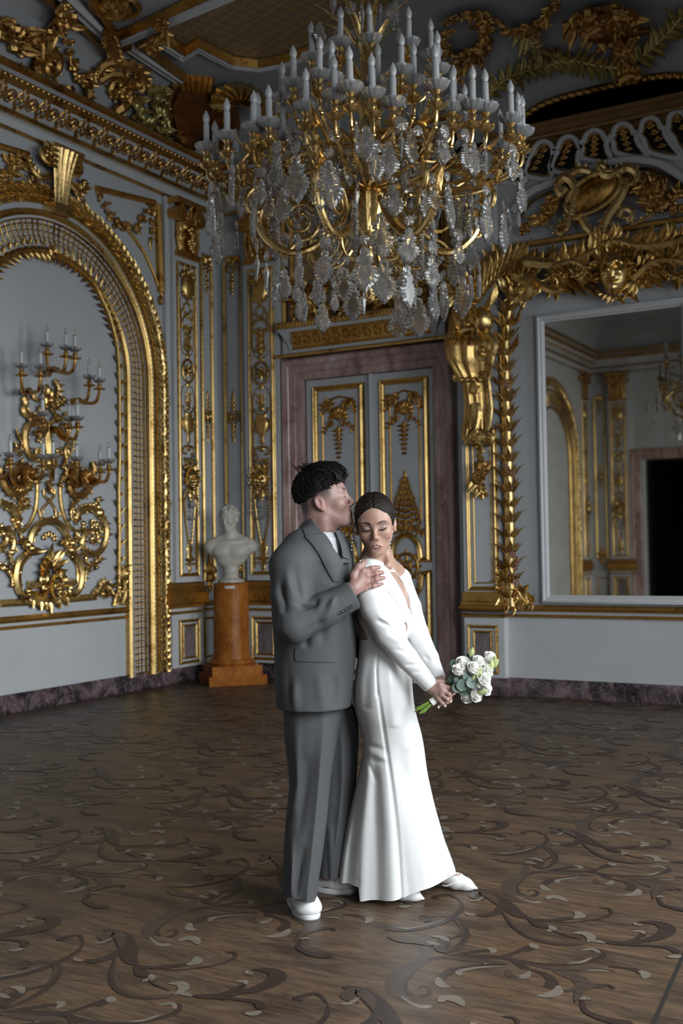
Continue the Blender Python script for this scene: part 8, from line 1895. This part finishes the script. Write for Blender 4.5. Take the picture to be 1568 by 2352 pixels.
for i, py in enumerate(Y):
    row = []; t = i/(len(Y)-1); z_t = max(0.0, (t-0.35)/0.65)
    for j in range(ns):
        th = 2*PI*j/ns; sx, sy = math.sin(th), -math.cos(th); m = (abs(sx)**2.15+abs(sy)**2.15)**(-1/2.15); u, wv = sx*m, sy*m
        px = (l[i]+r_[i])/2+u*(r_[i]-l[i])/2; d = 0.0; hem = 0.0
        front = max(0.0, min(1.0, -wv*1.6+0.25))
        if front > 0:
            for pts, w_, A in FOLD:
                y0, y1 = pts[0][0], pts[-1][0]
                if y0-25 <= py <= y1+10:
                    f = min(1, (py-y0+25)/90.0); dx = (px-lerpx(py, pts))/570.0; d += A*f*math.exp(-(dx/w_)**2)*front
            for a, b, w_, A in WR2:
                tt = max(0, min(1, ((px-a[0])*(b[0]-a[0])+(py-a[1])*(b[1]-a[1]))/((b[0]-a[0])**2+(b[1]-a[1])**2))); qx, qy = a[0]+tt*(b[0]-a[0]), a[1]+tt*(b[1]-a[1])
                d += A*math.exp(-(((px-qx)**2+(py-qy)**2)/(w_*570)**2))*math.sin(PI*max(0.03, min(0.97, tt)))**0.5*front
            d += 0.010*z_t*math.cos(u*9+1.0)*front
        else: d = -0.020*z_t*math.cos(u*11)*max(0, wv)
        if wv < 0: hem = np.interp(u, [-1, -0.70, -0.62, -0.60, -0.3, 0.10, 0.13, 0.35, 0.7, 1.0], [-14, -2, 0, 33, 33, 26, 26, 12, -4, -28])*min(1, -wv*3)+(-14 if u < 0 else -28)*(1-min(1, -wv*3))
        else: hem = -14+(u+1)*-8
        hv = py+hem*max(0, (t-0.8)/0.2)**1.3; q = VP(px, hv, cy[i]+min(0.0, wv)*ry[i]); row.append((q[0], cy[i]+wv*ry[i]-d, max(0.006, q[2])))
    G.append(row)
mb = MB(); mb.grid(G, True); mb.grid([[(p[0]*0.985+0.015*np.mean([c[0] for c in g]), p[1]*0.985+0.015*4.48, p[2]) for p in g] for g in G[-12:]], True)
part(mb, 'skirt', M['satin'], bod)
mb = MB(); ring = [(p[0]*1.004-0.004*np.mean([c[0] for c in G[2]]), p[1]*1.004-0.004*4.45, p[2]) for p in G[2]]; mb.tube(ring+[ring[0]], 0.0022, 5, caps=False); part(mb, 'waist_seam', M['satin'], bod)
# pumps
def pump(heel, toe, name):
    heel, toe = np.array(heel), np.array(toe); d = toe-heel; Ls = float(np.linalg.norm(d[:2])); d[2] = 0; d /= np.linalg.norm(d); R = np.stack([d, np.array((-d[1], d[0], 0)), np.array((0, 0, 1.0))], 1)
    F = Field((min(heel[0], toe[0])-0.06, min(heel[1], toe[1])-0.06, 0.0), (max(heel[0], toe[0])+0.06, max(heel[1], toe[1])+0.06, 0.16), 0.0024); F.frame(R, heel)
    F.chain([(Ls*0.04, 0, 0.085), (Ls*0.30, 0, 0.060), (Ls*0.58, 0, 0.036), (Ls*0.80, 0, 0.022), (Ls*1.0, 0, 0.010)], [0.030, 0.031, 0.034, 0.024, 0.004], 0.02)
    F.cap((Ls*0.22, 0, 0.125), (Ls*0.56, 0, 0.085), 0.058, 0.034, 0.004, 'd'); F.cap((0.0, 0, 0.14), (Ls*0.2, 0, 0.13), 0.045, 0.042, 0.004, 'd')
    F.cap((Ls*0.02, 0, 0.07), (Ls*0.01, 0, 0.004), 0.014, 0.006, 0.008); F.put(lambda x, y, z: z-0.002, (Ls/2, 0, -0.02), Ls, 0.002, 'd')
    V, Fc = F.mesh(); return np_mesh(name, [(V, Fc)], M['satin'], wo), R, heel, Ls
t3 = VF(1095, 2046); h3 = t3+np.array((-0.205, 0.055, 0)); sh, R3, H3, L3 = pump(h3, t3, 'pump')
mb = MB(); a, b, c_ = VP(1016, 2034, 4.53), VP(1038, 2030, 4.50), VP(1054, 2014, 4.53)
for p in along(catmull([a, VP(1026, 2035, 4.505), b, VP(1050, 2023, 4.505), c_], 6), 0.0062): mb.ball(p[0], 0.0030, n=7, m=5)
part(mb, 'pearl_strap', M['pearl'], sh)
t4 = VF(973, 2070); h4 = t4+np.array((-0.20, 0.04, 0)); pump(h4, t4, 'pump')
mb = MB(); A, B = Vector(VP(1018, 1599, 4.225)), Vector(VP(1023, 1603, 4.2225)); mb.grid(band(A, B, 0.0092, None, 0.0018), True); mb.ball(VP(1020, 1602, 4.212), 0.0026, n=6, m=4); part(mb, 'wedding_ring', M['silver'], wo)
M['nail'] = simple('pale_nail_polish', (0.75, 0.62, 0.58), 0.15)
for k, p in enumerate(NAILS): q = VP(*p); mb = MB(); mb.ball(q, 0.0052, 0.9, 0.55, 1.2, 9, 6); part(mb, 'fingernail', M['nail'], wo)

# ================================================================== bouquet
bqb = VP(965, 1640, 4.25)
bq = vthing('bouquet', 'bouquet of white roses and eucalyptus in the hands of the woman', 'bouquet', bqb)
M['petal'] = simple('white_rose_petal', (0.92, 0.915, 0.86), 0.8, noise=0.03, nscale=30, spec=0.2)
M['petal_g'] = simple('greenish_bud', (0.46, 0.52, 0.24), 0.5, noise=0.2, nscale=30)
M['euca'] = simple('eucalyptus_leaf', (0.115, 0.165, 0.135), 0.55, noise=0.25, nscale=20)
M['stemg'] = simple('green_stem', (0.16, 0.27, 0.045), 0.4, noise=0.3, nscale=25)
M['dleaf'] = simple('dark_leaf', (0.025, 0.05, 0.022), 0.45, noise=0.3, nscale=20)
M['ribbon'] = simple('white_ribbon', (0.74, 0.73, 0.70), 0.5, noise=0.03)
rq = random.Random(21)
def rose(c, r, axis, tight=0.5):
    c = Vector(c); A = Vector(axis).normalized(); u = A.orthogonal().normalized(); v = A.cross(u); mb = MB()
    mb.ball(c-A*r*0.05, r*0.70, n=10, m=8)
    for ring, (n, rr, tilt, ht) in enumerate(((3, 0.36, 0.15, 0.95), (4, 0.52, 0.30, 0.85), (5, 0.72, 0.50, 0.70), (6, 0.92, 0.78, 0.45))):
        for k in range(n):
            a = 2*PI*(k+0.5*(ring % 2))/n+rq.uniform(-.15, .15); D = u*math.cos(a)+v*math.sin(a); T = A.cross(D); rows = []
            for i in range(6):
                t = i/5; row = []
                for j in range(7):
                    s_ = -1+j/3; wd = r*(0.60+0.10*ring)*math.sin(PI*(0.18+0.62*t)); out = r*rr*(0.35+0.65*math.sin(t*PI*0.5)**(1.2-0.5*tilt))+r*0.16*tilt*max(0, t-0.7)*3; up = r*(-0.55+(0.55+ht)*t)-r*0.25*tilt*max(0, t-0.75)*3
                    row.append(c+D*(out*math.cos(s_*0.75)*1.0)+T*(wd*math.sin(s_*1.1))+A*(up-0.10*r*s_*s_*t+0.03*r*math.sin(9*s_+k)))
                rows.append(row)
            mb.grid(rows)
    return mb
ax0 = Vector((0.35, -0.75, 0.55))
for (px, py, vy, r_, nm) in ((1063, 1524, 4.24, 0.030, 'rose'), (1088, 1537, 4.20, 0.031, 'rose'), (1108, 1560, 4.20, 0.034, 'rose'), (1098, 1520, 4.22, 0.026, 'rose'), (1124, 1512, 4.24, 0.028, 'rose'), (1116, 1540, 4.22, 0.029, 'rose'), (1054, 1540, 4.21, 0.028, 'carnation'), (1092, 1596, 4.23, 0.028, 'carnation'), (1072, 1600, 4.25, 0.026, 'carnation'), (1114, 1582, 4.23, 0.028, 'rose'), (1075, 1530, 4.30, 0.03, 'rose'), (1105, 1535, 4.31, 0.03, 'rose'), (1095, 1570, 4.30, 0.03, 'rose')):
    c = VP(px, py, vy); mb = rose(c, r_, ax0+Vector((0.012*(px-1085), 0, -0.012*(py-1555)))); part(mb, nm, M['petal'], bq)
for (px, py, vy) in ((1136, 1526, 4.23), (1128, 1530, 4.22), (1082, 1500, 4.25), (1098, 1548, 4.19), (1104, 1590, 4.21), (1086, 1560, 4.20), (1133, 1518, 4.23)):
    c = VP(px, py, vy); mb = MB(); d = Vector((rq.uniform(-.2, .6), -0.3, rq.uniform(0.2, .8))).normalized(); mb.tube([Vector(c)-d*0.02, Vector(c)-d*0.008, c, Vector(c)+d*0.012, Vector(c)+d*0.026], [0.002, 0.009, 0.011, 0.009, 0.002], 8); part(mb, 'flower_bud', M['petal_g'], bq)
def disc_leaf(c, r, n, tip):
    mb = MB(); N_ = Vector(n).normalized(); T = (Vector(tip)-N_*Vector(tip).dot(N_)).normalized(); S = N_.cross(T); rows = []
    for i in range(8):
        t = i/7; w_ = r*math.sin(PI*(0.06+0.90*t))**0.75; rows.append([Vector(c)+T*(r*2*(t-0.4))+S*(w_*s_)+N_*(r*0.18*(s_*s_)-r*0.2*t*t) for s_ in (-1, -0.5, 0, 0.5, 1)])
    mb.grid(rows); mb.grid([[p-N_*0.0006 for p in r0] for r0 in rows]); return mb
for (px, py, vy, r_) in ((1062, 1576, 4.19, 0.024), (1084, 1570, 4.185, 0.023), (1074, 1556, 4.195, 0.021), (1048, 1578, 4.20, 0.022), (1042, 1560, 4.23, 0.020), (1044, 1524, 4.25, 0.017), (1038, 1545, 4.25, 0.018), (1092, 1510, 4.26, 0.018), (1066, 1590, 4.21, 0.020), (1054, 1564, 4.21, 0.018), (1080, 1508, 4.27, 0.016)):
    mb = disc_leaf(VP(px, py, vy), r_, (rq.uniform(-.5, .4), -1, rq.uniform(-.3, .6)), (rq.uniform(-.5, 1), 0, rq.uniform(-.6, 1))); part(mb, 'eucalyptus_leaf', M['euca'], bq)
for (px, py, vy) in ((1040, 1572, 4.25), (1050, 1590, 4.24), (1036, 1556, 4.27), (1058, 1548, 4.26), (1070, 1584, 4.22), (1082, 1585, 4.22), (1072, 1545, 4.24), (1046, 1552, 4.25), (1060, 1560, 4.25), (1078, 1520, 4.29)):
    mb = MB(); c = VP(px, py, vy); mb.leaf(c, (rq.uniform(-.2, 1), -0.4, rq.uniform(-.6, .8)), 1, (rq.uniform(-.4, .4), -1, 0.2), 0.055, 0.014, 0.2, 0.3, 0, 0.2, 8); part(mb, 'dark_leaf', M['dleaf'], bq)
for k in range(16):
    a = 2*PI*k/16; o = Vector((math.cos(a), 0.8*math.sin(a), 0.6*math.sin(a+0.7))); b0_ = Vector(VP(966+rq.uniform(-9, 9), 1631+rq.uniform(-6, 9), 4.25))+o*0.010; b1 = Vector(VP(1012, 1597, 4.255))+o*0.006; b2 = Vector(VP(1062, 1562, 4.25))+o*0.03
    mb = MB(); mb.tube(catmull([b0_, b1, b2], 5), 0.0028, 6); part(mb, 'stem', M['stemg'], bq)
mb = MB(); mb.tube([VP(990, 1614, 4.255), VP(1005, 1603, 4.255), VP(1030, 1584, 4.255)], [0.0155, 0.0145, 0.016], 14); part(mb, 'ribbon', M['ribbon'], bq)
for o in bpy.data.objects:
    if '_b' in o: del o['_b']
